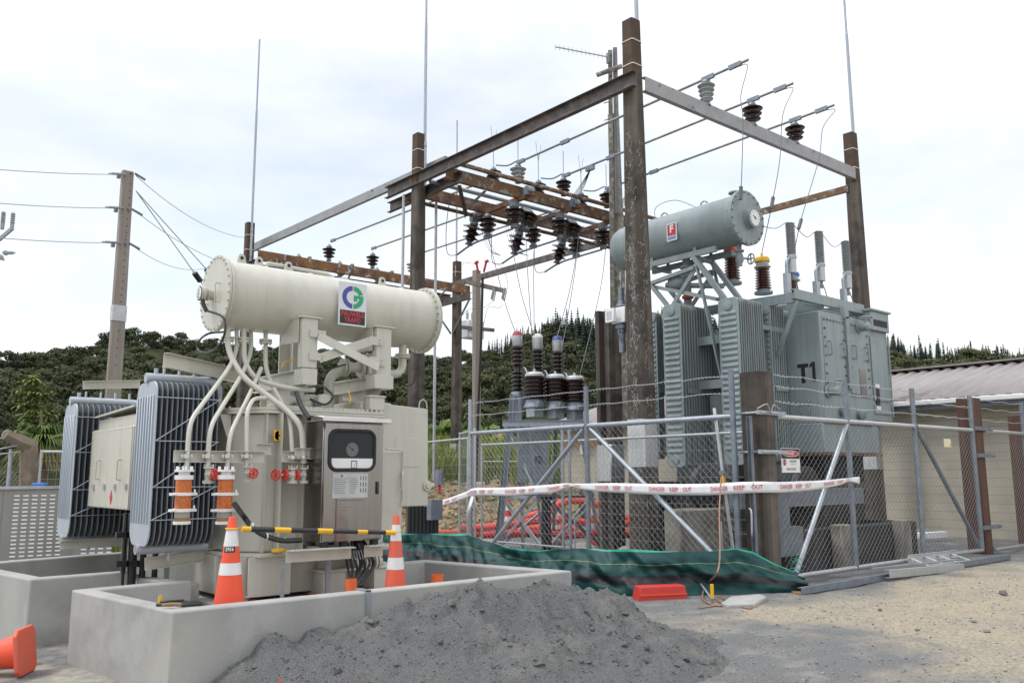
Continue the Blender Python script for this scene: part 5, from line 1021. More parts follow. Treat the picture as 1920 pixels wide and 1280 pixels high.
# ================================================================ steel beams
def beam(name, mb, m, label, loc, group='steel beams of the bus frame', cat='steel beam'):
    o = mb.build(name, M[m], loc=loc, bev=.004); return tag(o, label, cat, group)
def chanbeam(p, q, h, w, side, m, label, t=.014, name='steel_beam'): mb = MB(); mb.chan(p, q, h, w, t, side); return beam(name, mb, m, label, p)
chanbeam((PX0+.19,PA-.18,9.64), (PX1-.17,PA-.18,9.64), .315, .12, -1, 'greysteel', 'grey channel beam over T1 carrying three insulators in a row')
mb = MB(); mb.chan((PX0-.2,PA-.30,9.57), (PX0-.2,20.5,9.57), .33, .13, .016, -1); beam('steel_beam', mb, 'darksteel', 'long dark channel beam running from the tallest pole past the conservator pole', (PX0-.2,PA,9.57))
mb = MB(); mb.chan((PX0+.20,18.3,10.02), (PX0+.02,30.5,10.06), .28, .11, .014, 1); beam('steel_beam', mb, 'greysteel', 'long grey channel beam running left to the pole behind the gauge end', (PX0-.3,19,9.8))
mb = MB(); mb.chan((PX1-.19,PA+.05,9.28), (PX1-.19,PB_,9.28), .19, .08, .012, 1); beam('steel_beam', mb, 'rustlight', 'rusty beam leading back from the right hand pole above the surge arresters', (PX1,PA,9.28))
mb = MB(); mb.chan((PX1-.21,PB_+.1,9.72), (PX1-.21,PC+.1,9.72), .24, .10, .014, 1); beam('steel_beam', mb, 'darksteel', 'dark beam running from behind the tall pole to the pole beside the service pole', (PX1,PB_,9.7))
# near gantry
GL = thing('switch_gantry', 'rusty steel gantry of two beams under the black insulators in the middle of the frame', 'gantry', (PX0,18.5,9))
mb = MB(); mb.chan((PX0+.20,17.5,9.34), (PX0+.20,21.0,9.34), .30, .12, .014, -1); mb.build('end_channel', M['darksteel'], GL)
mb = MB(); mb.chan((PX0-.15,17.75,9.46), (PX1+.3,17.75,9.46), .33, .12, .014, -1); mb.build('rusty_beam', M['rustlight'], GL)
mb = MB(); mb.chan((PX0-.15,19.35,9.42), (PX1+.3,19.35,9.42), .32, .12, .014, -1); mb.build('rusty_beam', M['rust'], GL)
for p, q in (((14.1,17.8,9.25),(14.6,19.3,9.2)), ((PX0-.1,17.3,9.0),(PX0+.9,18.3,8.6)), ((PX0-.05,19.4,8.9),(PX0-.05,19.1,8.0))): mb = MB(); mb.ang(p, q, .09, .01); mb.build('gantry_brace', M['darksteel'], GL)
for y, z, m, r in ((17.55,9.70,'rustlight',.062), (18.55,9.44,'galv',.06), (19.75,9.24,'rustlight',.058)):
    mb = MB(); mb.cyl((PX0-.1,y,z), (PX1+.2,y,z), r, 12); mb.build('operating_tube', M[m], GL)
PHX = (15.3, 17.07, 18.9)
for x in PHX:
    mb = MB(); mb.chan((x,17.1,9.26), (x,19.95,9.24), .12, .10, .012, 1); mb.build('switch_arm', M['rust'], GL)
    for y, z in ((17.3,9.38), (19.75,9.2)):
        mb = MB(); mb.cyl((x-.1,y,z), (x+.13,y,z), .12, 12); mb.box(x-.12,x+.15,y-.07,y+.1,z-.14,z+.02); mb.build('arm_hub', M['galvdark'], GL)
    mb = MB(); mb.cyl((x+.02,17.95,9.06), (x+.02,17.95,9.2), .14, 14); mb.build('swivel_base', M['galvdark'], GL)
# far gantry
GF = thing('switch_gantry', 'rusty steel gantry behind the cream conservator with peeling paint on its front beam', 'gantry', (PX0,29,9))
mb = MB(); mb.chan((PX0-.45,28.7,9.38), (PX1+.1,28.7,9.38), .36, .14, .015, -1); mb.build('rusty_beam', mat('rustpeel', (.25,.12,.05), .8, col2=(.11,.06,.045), ns=2.5, lo=.42, hi=.6, bump=.15, bs=40, col3=(.42,.40,.38), ns3=3., lo3=.56, hi3=.62), GF)
mb = MB(); mb.chan((PX0-.2,30.4,9.30), (PX1+.3,30.4,9.30), .32, .12, .015, 1); mb.build('rusty_beam', M['darksteel'], GF)
mb = MB(); mb.chan((PX1-.28,28.2,9.02), (PX1-.28,31,9.02), .28, .12, .014, 1); mb.chan((PX0-.55,28.3,9.0), (PX0-.55,31,9.0), .28, .12, .014, -1); mb.build('end_channel', M['darksteel'], GF)
for s, x0 in ((-1, PX1-.28), ):
    for y in (28.3, 30.8): mb = MB(); mb.ang((x0,y,8.9), (x0+.0,PC,7.6), .1, .01); mb.build('gantry_brace', M['darksteel'], GF)
for k in range(6): x = 13.2+k*1.5; mb = MB(); mb.ang((x,28.75,9.2), (x+.7,30.4,9.2), .08, .01); mb.build('gantry_brace', M['rust'] if k % 2 else M['darksteel'], GF)
for x in (14.9, 16.7, 18.5): mb = MB(); mb.bar((x-.35,28.75,9.62), (x+.2,30.6,9.62), .12, .07); mb.build('switch_arm', M['galvdark'], GF)
# ================================================================ insulators
def insulator(name, label, m, n=3, H=.46, r=.235, group='post insulators'):
    t = thing(name, label, 'insulator', (0,0,0), group)
    pr = [(.075,.06)]
    for k in range(n):
        z = .07+(H-.10)*k/n; dz = (H-.10)/n; f = r*(.66+.34*(k+1)/n); pr += [(.085,z), (.10,z+dz*.30), (f*.93,z+dz*.40), (f,z+dz*.50), (f*.98,z+dz*.58), (f*.6,z+dz*.84), (.10,z+dz*.98)]
    pr += [(.07,H-.03)]; MB().lathe(pr, (0,0,0), (0,0,1), 22).build('shed_stack', M[m], t, ang=50)
    mb = MB(); mb.lathe([(.085,H-.03),(.10,H),(.075,H+.05),(.03,H+.06),(.03,H+.10)], (0,0,0), (0,0,1), 16); mb.build('cap', M['galvdark'], t); mb = MB(); mb.lathe([(.09,-.03),(.09,0),(.06,.02),(.06,.06)], (0,0,0), (0,0,1), 16); mb.build('base', M['galvdark'], t); return t
IB = insulator('post_insulator', 'x', 'brown'); IG = insulator('post_insulator', 'x', 'greyporc'); IP = insulator('post_insulator', 'x', 'polymer', 4, .5, .19)
first = {}
def put(proto, loc, ax, label, group='post insulators', sc=1.):
    if proto not in first: first[proto] = 1; proto.matrix_world = placeM(loc, ax, 0, sc); tag(proto, label, None, group)
    else: dup(proto, placeM(loc, ax, random.random(), sc), label, group)
nm = ('nearest the tall brown pole', 'in the middle', 'farthest from the tall brown pole')
put(IP, (PHX[0],PA-.12,9.80), (0,0,1), 'grey ribbed insulator on the grey beam over T1, beside the tallest pole', sc=1.05)
put(IB, (PHX[1],PA-.12,9.80), (0,0,1), 'dark brown insulator in the middle of the grey beam over T1', sc=1.05); put(IB, (PHX[2],PA-.12,9.80), (0,0,1), 'dark brown insulator on the grey beam over T1 nearest the right pole', sc=1.05)
ph = ('left', 'middle', 'right')
for k, x in enumerate(PHX):
    put(IG if k == 0 else IB, (x,17.75,9.74), (0,0,1), ('pale grey' if k == 0 else 'dark brown')+' insulator on the front rusty beam under the %s bus bar end' % ph[k])
    put(IB, (x,18.85,9.95), (0,0,1), 'dark brown insulator half hidden behind the front rusty beam, %s of three' % ph[k])
    put(IB, (x+.02,17.95,8.50), (0,0,1), 'dark brown insulator hanging under the front end of the %s switch arm' % ph[k], 'hanging switch insulators', 1.22)
    put(IB, (x+.45,17.95,8.52), (.35,0,.94), 'dark brown insulator tilted outwards under the %s switch arm near the grey bracket' % ph[k], 'hanging switch insulators', 1.1)
    put(IB, (x,19.12,8.50), (0,0,1), 'dark brown insulator hanging under the middle of the %s switch arm' % ph[k], 'hanging switch insulators', 1.22)
    put(IB, (x-.02,20.0,8.42), (.0,-.42,.91), 'dark brown insulator tilted under the back end of the %s switch arm' % ph[k], 'hanging switch insulators', 1.35)
for k, x in enumerate((15.33, 17.23, 19.1)): put(IB if k < 2 else IG, (x,28.75,9.64), (0,0,1), ('dark brown' if k < 2 else 'pale grey')+' insulator on the far rusty beam behind the conservator, %s of the row' % ('left', 'middle', 'right')[k], sc=1.1)
for k, x in enumerate((14.95, 16.75, 18.5)): put(IG if k != 1 else IB, (x,30.5,9.55), (0,0,1), ('pale grey' if k != 1 else 'dark brown')+' insulator on the back beam behind the conservator, %s of three' % ('left', 'middle', 'right')[k], sc=1.1)
# ================================================================ bus bars
def bar_(label, p, q, r=.03, clamps=()):
    t = thing('bus_bar', label, 'bus bar', p, 'round bus bars'); MB().cyl(p, q, r, 10).build('tube', M['busbar'], t)
    for f in clamps:
        c = V(p).lerp(V(q), f); d = (V(q)-V(p)).normalized(); mb = MB(); mb.bar(c-d*.16, c+d*.16, .07, .10); mb.build('clamp', M['galvdark'], t)
    return t
for k, x in enumerate(PHX):
    bar_('grey bus bar over T1 passing the tall pole, %s of three' % ph[k], (x,10.1+.02*k,10.44), (x,17.75,10.31), .032, (.045, .14, .75, .985))
for k, x in enumerate(PHX): bar_('grey bus bar between the two rusty gantries, %s of three' % ph[k], (x,28.5,10.33), (x,19.4,10.18), .032, (.01,))
# ================================================================ wires
def wire(label, pts, r=.010, m='wire', group='conductors', extra=None):
    mb = MB(); mb.tube(pts, r, 5)
    if extra:
        for c, d in extra: d = V(d).normalized(); mb.bar(V(c)-d*.14, V(c)+d*.14, .05, .06)
    return tag(mb.build('conductor', M[m], loc=pts[0]), label, 'wire', group)
for k, (x, top) in enumerate(zip(PHX, (bt1, bt2, bt3))):
    a = V((x,10.35,10.38)); px = ((1372,137,1389,180,1393,230,1389,362), (1450,178,1468,215,1462,300,1448,380), (1530,213,1543,240,1535,300,1500,420))[k]
    pts = [a]+[yp(px[i], px[i+1], 10.0+.0*i) for i in (2, 4, 6)]
    pts = [a, a+V((0,-.22,-.08)), yp(px[2],px[3],9.95), yp(px[4],px[5],9.8), yp(px[6],px[7],9.8)]
    if k == 0: pts.append(V((CX+.2,cy0+.3,cz+cr+.05)))
    else: pts.append(top)
    wire('thin drop wire from the end of the %s bus bar down to T1' % ph[k], smooth_path(pts, 7), .009, extra=[(pts[4], (pts[3]-pts[4]))])
wire('drooping jumper wires linking the tops of the surge arresters on T1', smooth_path([yp(1432,425,9.6), yp(1455,428,9.6), arr_tops[0], yp(1512,444,9.55), arr_tops[1], yp(1562,462,9.55), arr_tops[2]], 6), .008)
drops = [((957,440,19.2),(975,540),(1000,625),'to the red capped pole of the breaker'), ((985,410,18.5),(990,520),(1003,705),'beside the breaker column'), ((1000,470,19),(1001,560),(1002,630),'to the white capped breaker column'), ((1082,470,18.5),(1068,545),(1042,640),'to the blue capped breaker column'), ((1085,440,18.5),(1075,530),(1040,730),'to the middle current transformer'), ((1137,455,18.4),(1125,545),(1078,740),'to the right current transformer'), ((912,430,19.5),(945,560),(968,628),'past the service pole')]
for (p, q, r_, lab) in drops:
    e = dp(r_[0], r_[1], 19.2); s_ = xp(p[0], p[1], PHX[0]+.9) if False else yp(p[0], p[1], p[2]); md = (s_+e)/2; mm = dp(q[0], q[1], (md-CP).dot(fw)); wire('thin drop wire from the gantry '+lab, smooth_path([s_, mm, e], 8), .010)
for k, x in enumerate(PHX):                                    # switch blades, arcing horns, flexible leads
    sw = thing('isolator_blade', 'dark isolator blade swung down under the %s switch arm' % ph[k], 'isolator', (x,19,8.3), 'isolator blades'); mb = MB(); mb.tube(smooth_path([(x,18.0,8.44),(x,19.1,8.42),(x,19.9,8.38),(x,20.6,8.22)], 5), .032, 8); mb.build('blade', M['galvdark'], sw); mb = MB(); mb.box(x-.05,x+.05,19.0,19.25,8.40,8.52); mb.bar((x,19.95,8.52),(x,19.95,8.36),.05); mb.build('contact_jaw', M['galvdark'], sw)
    mb = MB(); mb.box(x+.22,x+.50,17.8,18.1,8.98,9.08); mb.build('crank_plate', M['galv'], sw)
    for j in range(4): pass
    L0 = V((x+.05,20.55,8.25)); wire('thin looping leads under the back of the %s switch' % ph[k], smooth_path([(x-.3,20.6,9.9),(x-.35,20.7,9.0),(x-.15,20.9,8.3),(x,20.6,8.2)], 6), .012)
    for y0_, dz in ((18.85,10.55), (17.75,10.35)):
        mb = MB(); z = dz; mb.cyl((x,y0_,z), (x,y0_,z+.75), .014, 6)
        if y0_ > 18: mb.cyl((x,y0_,z+.5), (x-.10,y0_,z+1.15), .009, 5); mb.cyl((x,y0_,z+.5), (x+.12,y0_,z+1.1), .009, 5)
        tag(mb.build('arcing_horn', M['galv'], loc=(x,y0_,z)), ('forked' if y0_ > 18 else 'straight')+' thin arcing horn above the %s insulator of the near gantry' % ph[k], 'arcing horn', 'arcing horns')
    wire('black flexible jumper arching from the %s bus bar end to the insulator behind' % ph[k], smooth_path([(x+.05,17.8,10.3),(x+.3,18.1,10.55),(x+.25,18.5,10.5),(x+.05,18.8,10.55)], 6), .022, 'galvdark')
for k, x in enumerate(PHX[1:]):
    for j in range(3): pass
    o = thing('conductor_bundle', 'bundle of thin black wires dropping from the %s bus bar across the near gantry' % ('middle', 'right')[k], 'wire', (x,16.4,10), 'wire bundles')
    for j in range(4): d = .035*j; MB().tube(smooth_path([(x+.0,16.6,10.25),(x-.15+d*1.6,17.0,9.7),(x-.5+d*2.6,17.5,9.0),(x-1.2+d*2,18.1,8.7)], 6), .011, 5).build('wire', M['black'], o)
    mb = MB(); mb.bar((x,16.5,10.25),(x,16.8,10.25),.1,.14); mb.build('clamp', M['galvdark'], o)
for k in range(2):
    x = 13.9+k*.9; o = thing('conductor_bundle', ('left' if k == 0 else 'right')+' hanging loop of thin spaced wires left of the near gantry', 'wire', (x,19.5,9), 'wire bundles')
    for j in range(4): d = .06*j; MB().tube(smooth_path([yp(903+40*k*1.2+j*3,395,19.5), yp(905+46*k+j*4,440,19.5), yp(918+46*k+j*3,470,19.4), yp(940+52*k,480,19.2)], 6), .006, 5).build('wire', M['wire'], o)
# ================================================================ grey vertical tubes left of the gantry
for px, pt_, pb_, lab in ((757, 368, 545, 'slim grey conduit hanging down beside the conservator pole, left one'), (818, 340, 900, 'slim grey conduit hanging down right of the conservator pole, reaching the fence')):
    a, b = yp(px, pt_, 19.6), yp(px, pb_, 19.6); mb = MB(); mb.cyl((a.x,19.6,max(.3,b.z)), (a.x,19.6,9.3), .04, 8); tag(mb.build('conduit', M['galvlight'], loc=(a.x,19.6,0)), lab, 'conduit', 'grey conduits')
# ================================================================ circuit breaker and current transformers
BD = 19.2
def D_(px, py, d=BD): return dp(px, py, d)
cb0 = D_(1000, 1020); CBt = thing('circuit_breaker', 'grey outdoor circuit breaker on a lattice stand with red, white and blue capped columns', 'circuit breaker', (cb0.x, cb0.y, 0))
ax_ = (D_(1042,660)-D_(970,640)); ax_.z = 0; ax_.normalize(); nx_ = V((ax_.y, -ax_.x, 0)); 
if nx_.dot(fw) > 0: nx_ = -nx_
for px, ct, mt, sb, cap in ((970, 622, 650, 735, 'redlet'), (1008, 627, 656, 740, 'white'), (1045, 631, 660, 745, 'signblue')):
    t, m1, b = D_(px,ct,BD+.55), D_(px,mt,BD+.55), D_(px+1,sb,BD+.55); x, y = t.x, t.y; H_ = m1.z-b.z; r = .10
    pr = [(.07,0)]
    for k in range(11):
        z = H_*k/11; dz = H_/11
        if k == 5: pr += [(.08,z),(.08,z+dz)]; continue
        pr += [(r*.85,z+.01),(r*1.62,z+dz*.45),(r*1.62,z+dz*.58),(r*.85,z+dz*.8)]
    po = MB().lathe(pr, (x,y,b.z), (0,0,1), 20).build('breaker_column', M['brown'], CBt); MB().lathe([(.10,0),(.115,.03),(.115,t.z-m1.z-.09),(.10,t.z-m1.z-.08)], (x,y,m1.z), (0,0,1), 20).build('interrupter_head', M['galvlight'], po)
    MB().lathe([(.115,0),(.11,.05),(.07,.095),(.01,.11)], (x,y,t.z-.085), (0,0,1), 20).build('phase_cap', M[cap], po); MB().lathe([(.15,-.16),(.15,-.02),(.09,0)], (x,y,b.z), (0,0,1), 16).build('column_foot', M['galv'], po)
    mb = MB(); mb.tube(smooth_path([(x+.05,y,b.z+H_*.47),V((x,y,b.z+H_*.5))-nx_*-.18+ax_*.15,V((x,y,b.z+H_*.30))-nx_*-.35+ax_*.22]), .018, 6); mb.build('flexible_lead', M['galv'], po)
for px, yt, yb in ((1002, 698, 765), (1041, 702, 768), (1077, 705, 770)):
    t, b = D_(px,yt,BD-.2), D_(px+1,yb,BD-.2); x, y, H_ = t.x, t.y, t.z-b.z; ct = thing('current_transformer', {1002:'left', 1041:'middle', 1077:'right'}[px]+' fat black ribbed current transformer in front of the breaker columns', 'current transformer', (x,y,b.z-.3), 'current transformers')
    pr = [(.19,H_*.22)]
    for k in range(6): z = H_*(.22+.66*k/6); dz = H_*.66/6; pr += [(.195,z),(.245,z+dz*.35),(.25,z+dz*.5),(.195,z+dz*.8)]
    MB().lathe(pr, (x,y,b.z), (0,0,1), 24).build('shed_stack', M['brown'], ct); mb = MB(); mb.lathe([(.19,H_*.87),(.215,H_*.88),(.215,H_*.94),(.17,H_*1.0),(.03,H_*1.0),(.025,H_*1.1)], (x,y,b.z), (0,0,1), 24); mb.build('lid', M['galvlight'], ct)
    mb = MB(); mb.lathe([(.25,.0),(.24,H_*.05),(.20,H_*.14),(.20,H_*.22)], (x,y,b.z), (0,0,1), 24); mb.build('base', M['galvdark'], ct); mb = MB(); c = V((x,y,b.z+H_*.12))-fw*.24+ax_*.1; mb.box(c.x-.08,c.x+.08,c.y-.05,c.y+.05,c.z-.07,c.z+.06); mb.build('terminal_box', M['galvdark'], ct, bev=.01); mb = MB(); mb.box(x-.13,x+.13,y-.13,y+.13,b.z-.20,b.z); mb.build('pedestal', M['galv'], ct)
zb_ = D_(1040,772,BD-.2).z-.20
mb = MB(); p0, p1 = D_(942,778,BD-.4), D_(1100,772,BD-.4); p0.z = p1.z = zb_-.06; mb.chan(p0, p1, .13, .08, .01, 1); p0, p1 = D_(945,765,BD+.5), D_(1105,765,BD+.5); p0.z = p1.z = zb_-.06; mb.chan(p0, p1, .13, .08, .01, -1); mb.build('table_beam', M['galv'], CBt)
for px in (975, 1010, 1048, 1085): a, b = D_(px,770,BD-.35), D_(px,770,BD+.5); a.z = b.z = zb_-.03; mb = MB(); mb.bar(a, b, .1, .06); mb.build('cross_beam', M['galvdark'], CBt)
ta, tb = D_(972,845,BD-.1), D_(1030,845,BD-.1); tb_ = MB(); zt1, zt0 = zb_-.1, D_(1000,905,BD-.1).z; e = (tb-ta); e.z = 0; tb_.poly([(ta.x,ta.y,zt0),(tb.x,tb.y,zt0),(tb.x,tb.y,zt1),(ta.x,ta.y,zt1)], nx_*-.55); tk_ = tb_.build('mechanism_cabinet', M['galvdark'], CBt, bev=.01)
mb = MB(); c = ta.lerp(tb, .62)-fw*.02; c.z = D_(1008,862,BD-.1).z; rgt = e.normalized(); nn = V((rgt.y,-rgt.x,0)); c = ta.lerp(tb, .62)+nn*.006; c.z = D_(1008,862,BD-.1).z; text(mb, '42', c, rgt, (0,0,1), .22, .02, .9); mb.build('painted_number', M['black'], tk_, fix=False, keep=True)
fL, fR = D_(1020,1030), D_(1110,1025); fB1, fB2 = D_(945,1000,BD+1.2), D_(1045,995,BD+1.4)
feet = [D_(1022,1032,BD-.6), D_(930,1010,BD+.2), D_(1128,1020,BD+.4), D_(1040,1000,BD+1.5)]; tops = [D_(995,790,BD-.4), D_(955,770,BD+.3), D_(1090,775,BD-.1), D_(1045,790,BD+.7)]
for f, t in zip(feet, tops):
    f.z = 0; t.z = zb_-.08; mb = MB(); mb.ang(f, t, .075, .009); mb.build('stand_leg', M['galvdark'] if f is feet[1] or f is feet[3] else M['galv'], CBt)
def onleg(i, f): return feet[i].lerp(tops[i], f)
for i, j, a, b in ((0,1,0,.42),(0,1,.42,.02),(0,2,0,.45),(0,2,.45,.02),(1,3,0,.4),(2,3,.4,0),(0,1,.42,.98),(0,2,.45,.98)): mb = MB(); mb.ang(onleg(i,a), onleg(j,b), .06, .008); mb.build('stand_brace', M['galv'], CBt)
for i, j in ((0,1),(0,2),(1,3),(2,3)): mb = MB(); mb.ang(onleg(i,.43), onleg(j,.43), .06, .008); mb.build('stand_rail', M['galv'], CBt)
pL, pR = D_(962,738,BD+.1), D_(977,745,BD+.1); fL_, fR_ = D_(938,1003,BD+.1), D_(984,1003,BD+.1); fL_.z = fR_.z = 0
for a, b in ((fL_, pL), (fR_, pR)): mb = MB(); mb.ang(a, b, .08, .01); mb.build('stand_leg', M['galv'], CBt)
mb = MB(); mb.poly([pL-V((.04,0,0)), pR+V((.04,0,0)), pR.lerp(fR_,.22), pL.lerp(fL_,.22)], nx_*-.02); mb.build('gusset_plate', M['galv'], CBt)
mb = MB(); p = D_(958,742,BD+.6); mb.box(p.x-.0,p.x+.30,p.y-.2,p.y+.02,p.z-.30,p.z+.0); mb.build('spring_box', M['galv'], CBt, bev=.01)
# ================================================================ other poles
def rpole(name, label, x, y, z0, z1, r0, r1, m, cat='pole', loc=None): t = thing(name, label, cat, (x,y,z0)); MB().lathe([(r0,0),(r1,z1-z0)], (x,y,z0), (0,0,1), 14).build('shaft', M[m], t); return t
sp_ = D_(893, 990, 30); sx_, sy_ = sp_.x, sp_.y; sz = zt(507, sx_, sy_); sp = thing('service_pole', 'pale grey service pole with a fused crossarm and a black cable', 'pole', (sx_,sy_,-.3))
mb = MB(); mb.box(sx_-.13,sx_+.13,sy_-.10,sy_+.10,-.3,sz); mb.build('shaft', M['polegrey'], sp, bev=.02); mb = MB(); a, b = D_(873,528,30-.1), D_(945,545,30-.1); mb.bar(a, b, .12, .14); mb.build('crossarm', M['polegrey'], sp)
mb = MB(); mb.tube(smooth_path([D_(905,520,29.8), D_(904,560,29.8), D_(902,640,29.8), D_(897,760,29.8), D_(893,900,29.8), D_(893,980,29.8)]), .045, 8); mb.build('power_cable', M['black'], sp)
mb = MB(); 
for px, px2, py, py2 in ((893, 897, 492, 512), (912, 907, 490, 510)): mb.cyl(D_(px,py,29.8), D_(px2,py2,29.8), .04, 8); mb.cyl(D_(px-3,py+2,29.8), D_(px+4,py-2,29.8), .055, 8)
mb.build('cable_head', M['redlet'], sp)
mb = MB()
for px in (924, 944):
    a, b = D_(px+3,540,29.8), D_(px-2,560,29.8); mb.cyl(a, b, .05, 8); c = D_(px+6,545,29.7), D_(px+2,563,29.7); mb.cyl(c[0], c[1], .02, 6); mb.cyl(b, c[1], .03, 6)
mb.build('drop_fuse', M['polymer'], sp)
for pts in (((868,500),(870,492),(890,495)), ((905,620),(915,577),(935,577),(943,570)), ((868,590),(880,580),(905,577),(925,565)), ((915,490),(940,500),(952,530),(950,545))): wire('thin service wire looping near the crossarm of the pale service pole', smooth_path([D_(a, b, 29.7) for a, b in pts]), .008, group='service wires')
# pole mounted distribution transformer far behind
q = D_(888, 618, 55); pt_ = thing('pole_transformer', 'small grey pole mounted transformer behind the service pole', 'transformer', q); mb = MB(); mb.box(q.x-.75,q.x+.55,q.y-.4,q.y+.4,q.z-.6,q.z+.55); mb.build('tank', M['galvlight'], pt_, bev=.05)
mb = MB(); mb.bar(q+V((-1.1,-.5,-.0))-rt*.5, q+rt*1.0+V((0,-.5,-.1)), .12, .22); mb.build('mounting_beam', M['darksteel'], pt_)
for dx in (-.5, -.1, .3): MB().lathe([(.07,0),(.11,.1),(.07,.15),(.11,.25),(.07,.3),(.11,.4),(.04,.6)], q+V((dx,0,.55)), (0,0,1), 10).build('bushing', M['polymer'], pt_)
rp = rpole('wooden_pole', 'distant pole carrying the small grey transformer', q.x+.6, q.y+.6, -1, q.z+1.6, .15, .12, 'polegrey')
# short dark H column and white monitor box by the tall pole
hp = gp(1149, 1034); hz = zt(583, hp.x, hp.y); hc = thing('concrete_column', 'short dark ribbed concrete column left of the tallest pole', 'column', (hp.x,hp.y,0))
mb = MB(); a = .20; mb.add([(hp.x+u, hp.y+v, z) for z in (-.2, hz) for u, v in ((-a,-a),(a,-a),(a,-.09),(.05,-.06),(.05,.06),(a,.09),(a,a),(-a,a),(-a,.09),(-.05,.06),(-.05,-.06),(-a,-.09))], [tuple(range(11,-1,-1)), tuple(range(12,24))]+[(i,(i+1)%12,(i+1)%12+12,i+12) for i in range(12)]); mb.build('shaft', M['pole'], hc, bev=.012); zz = zt(903, hp.x, hp.y); z2 = zt(833, hp.x, hp.y); mb = MB(); mb.box(hp.x-.215,hp.x+.215,hp.y-.215,hp.y+.215,zz,z2); mb.build('climbing_guard', M['alu'], hc, bev=.02)
mbx = thing('monitor_box', 'white bolted instrument box mounted high beside the tallest pole', 'instrument box', V(dp(1160,590,17.6))); q = dp(1167, 592, 17.6); mb = MB(); mb.box(q.x-.13,q.x+.17,q.y-.18,q.y+.18,q.z-.16,q.z+.16); mb.build('housing', M['white'], mbx, bev=.01); q2 = dp(1146, 592, 17.5); mb = MB(); mb.box(q2.x-.06,q2.x+.02,q2.y-.12,q2.y+.12,q2.z-.14,q2.z+.14); mb.build('display_head', M['white'], mbx, bev=.01); mb = MB(); mb.box(q2.x-.064,q2.x-.06,q2.y-.07,q2.y+.07,q2.z-.09,q2.z+.08); mb.build('screen', M['galvlight'], mbx)
mb = MB(); mb.lathe([(.07,-.75),(.07,-.35),(.09,-.34),(.09,-.28),(.13,-.27),(.13,-.2),(.1,-.17),(.1,.17),(.13,.2),(.08,.24),(.08,.28),(.06,.30),(.06,.58),(.03,.6)], q+V((-.0,.02,0)), (0,0,1), 14); mb.build('pipe', M['galvdark'], mbx)
mb = MB(); mb.tube(smooth_path([q+V((-.1,0,-.17)), q+V((-.12,0,-.4)), q+V((-.02,-.05,-.6))]), .014, 6); mb.tube(smooth_path([q+V((.0,0,.55)), q+V((.02,.05,.8)), q+V((.3,.3,1.0))]), .014, 6); mb.build('lead', M['galvdark'], mbx)
# lichen covered telegraph pole with aerial
lx = dp(1158, 900, 26); lz = zt(92, lx.x, lx.y); lp = thing('timber_pole', 'weathered lichen covered pole with a toothed aerial behind the tallest pole', 'pole', (lx.x,lx.y,0)); 
def P26(px, py, d=26): return dp(px, py, d)
mb = MB(); mb.tube([P26(1166,800),P26(1158,450),P26(1150,215)], [.23,.2,.17], 12); mb.build('shaft', M['poleold'], lp)
for px0, px1, y0, y1 in ((1140, 1150, 95, 790), (1149, 1157, 90, 400)): mb = MB(); mb.bar(P26(px1,y1,25.7), P26(px0+4,y0,25.7), .12, .12); mb.build('side_plank', M['poleold'] if px0 < 1145 else M['polegrey'], lp)
mb = MB(); mb.bar(P26(1155,92,25.6), P26(1162,400,25.6), .07, .07); mb.build('cable_duct', M['galvdark'], lp)
mb = MB(); mb.cyl(P26(1119,141,25.5), P26(1166,124,25.5), .07, 10); mb.build('crossarm', M['poleold'], lp)
mb = MB()
for px, py in ((1131, 162), (1132, 194), (1133, 226)): mb.cyl(P26(px,py,25.6), P26(px+9,py-3,25.6), .016, 6)
mb.build('step_bolt', M['galvdark'], lp)
ae = thing('aerial', 'long toothed yagi aerial pointing left from the lichen covered pole', 'aerial', P26(1138,106)); a, b = P26(1041,88,25), P26(1140,107,25.6); MB().cyl(a, b, .022, 8).build('boom', M['galvlight'], ae)
for k in range(12): c = a.lerp(b, k/12.3); MB().cyl(c-V((0,0,.09)), c+V((0,0,.09)), .008, 5).build('director', M['galvlight'], ae)
mb = MB(); mb.bar(b-V((0,0,.2)), b+V((0,0,.12)), .1, .06); mb.build('bracket', M['galvdark'], ae)
# utility pole at the left with three lines
ux = dp(214, 712, 22.5); uz = zt(321, ux.x, ux.y); up_ = thing('utility_pole', 'tall grey utility pole with bolt holes and three line wires at the left', 'pole', (ux.x,ux.y,0)); w0, w1 = .20, .145
mb = MB(); n4 = lambda a, z: [(ux.x-a,ux.y-a*.55,z),(ux.x+a,ux.y-a*.55,z),(ux.x+a,ux.y+a*.55,z),(ux.x-a,ux.y+a*.55,z)]
mb.add(n4(w0,-.3)+n4(w1,uz), [(3,2,1,0),(4,5,6,7),(0,1,5,4),(1,2,6,5),(2,3,7,6),(3,0,4,7)]); us = mb.build('shaft', M['polegrey'], up_, bev=.02)
mb = MB()
def usurf(px, py): p = dp(px, py, 22.5); f = ux.y-(w0+(w1-w0)*p.z/uz)*.55; return yp(px, py, f-.002)
for py in list(range(345, 600, 13))+list(range(620, 700, 16)): p = usurf(246-(py-320)*.083+1, py); mb.lathe([(.016,0),(.016,.002)], p, (0,-1,0), 8)
mb.build('bolt_holes', M['void'], us, keep=True); mb = MB()
a, b = usurf(213, 571), usurf(238, 603); f = .188; zA, zB = a.z, b.z; mb.box(ux.x-.178,ux.x+.178,ux.y-.108,ux.y+.108,zB,zA); mb.build('metal_wrap', M['galvlight'], up_)
mb = MB()
for py in (325, 392, 456): p = usurf(246-(py-320)*.083, py); mb.cyl(p, p-V((0,.08,0)), .025, 8); mb.cyl(p+V((.1,0,.02)), p+V((.38,-.0,-.10)), .035, 8)
mb.build('line_fitting', M['galvdark'], up_)
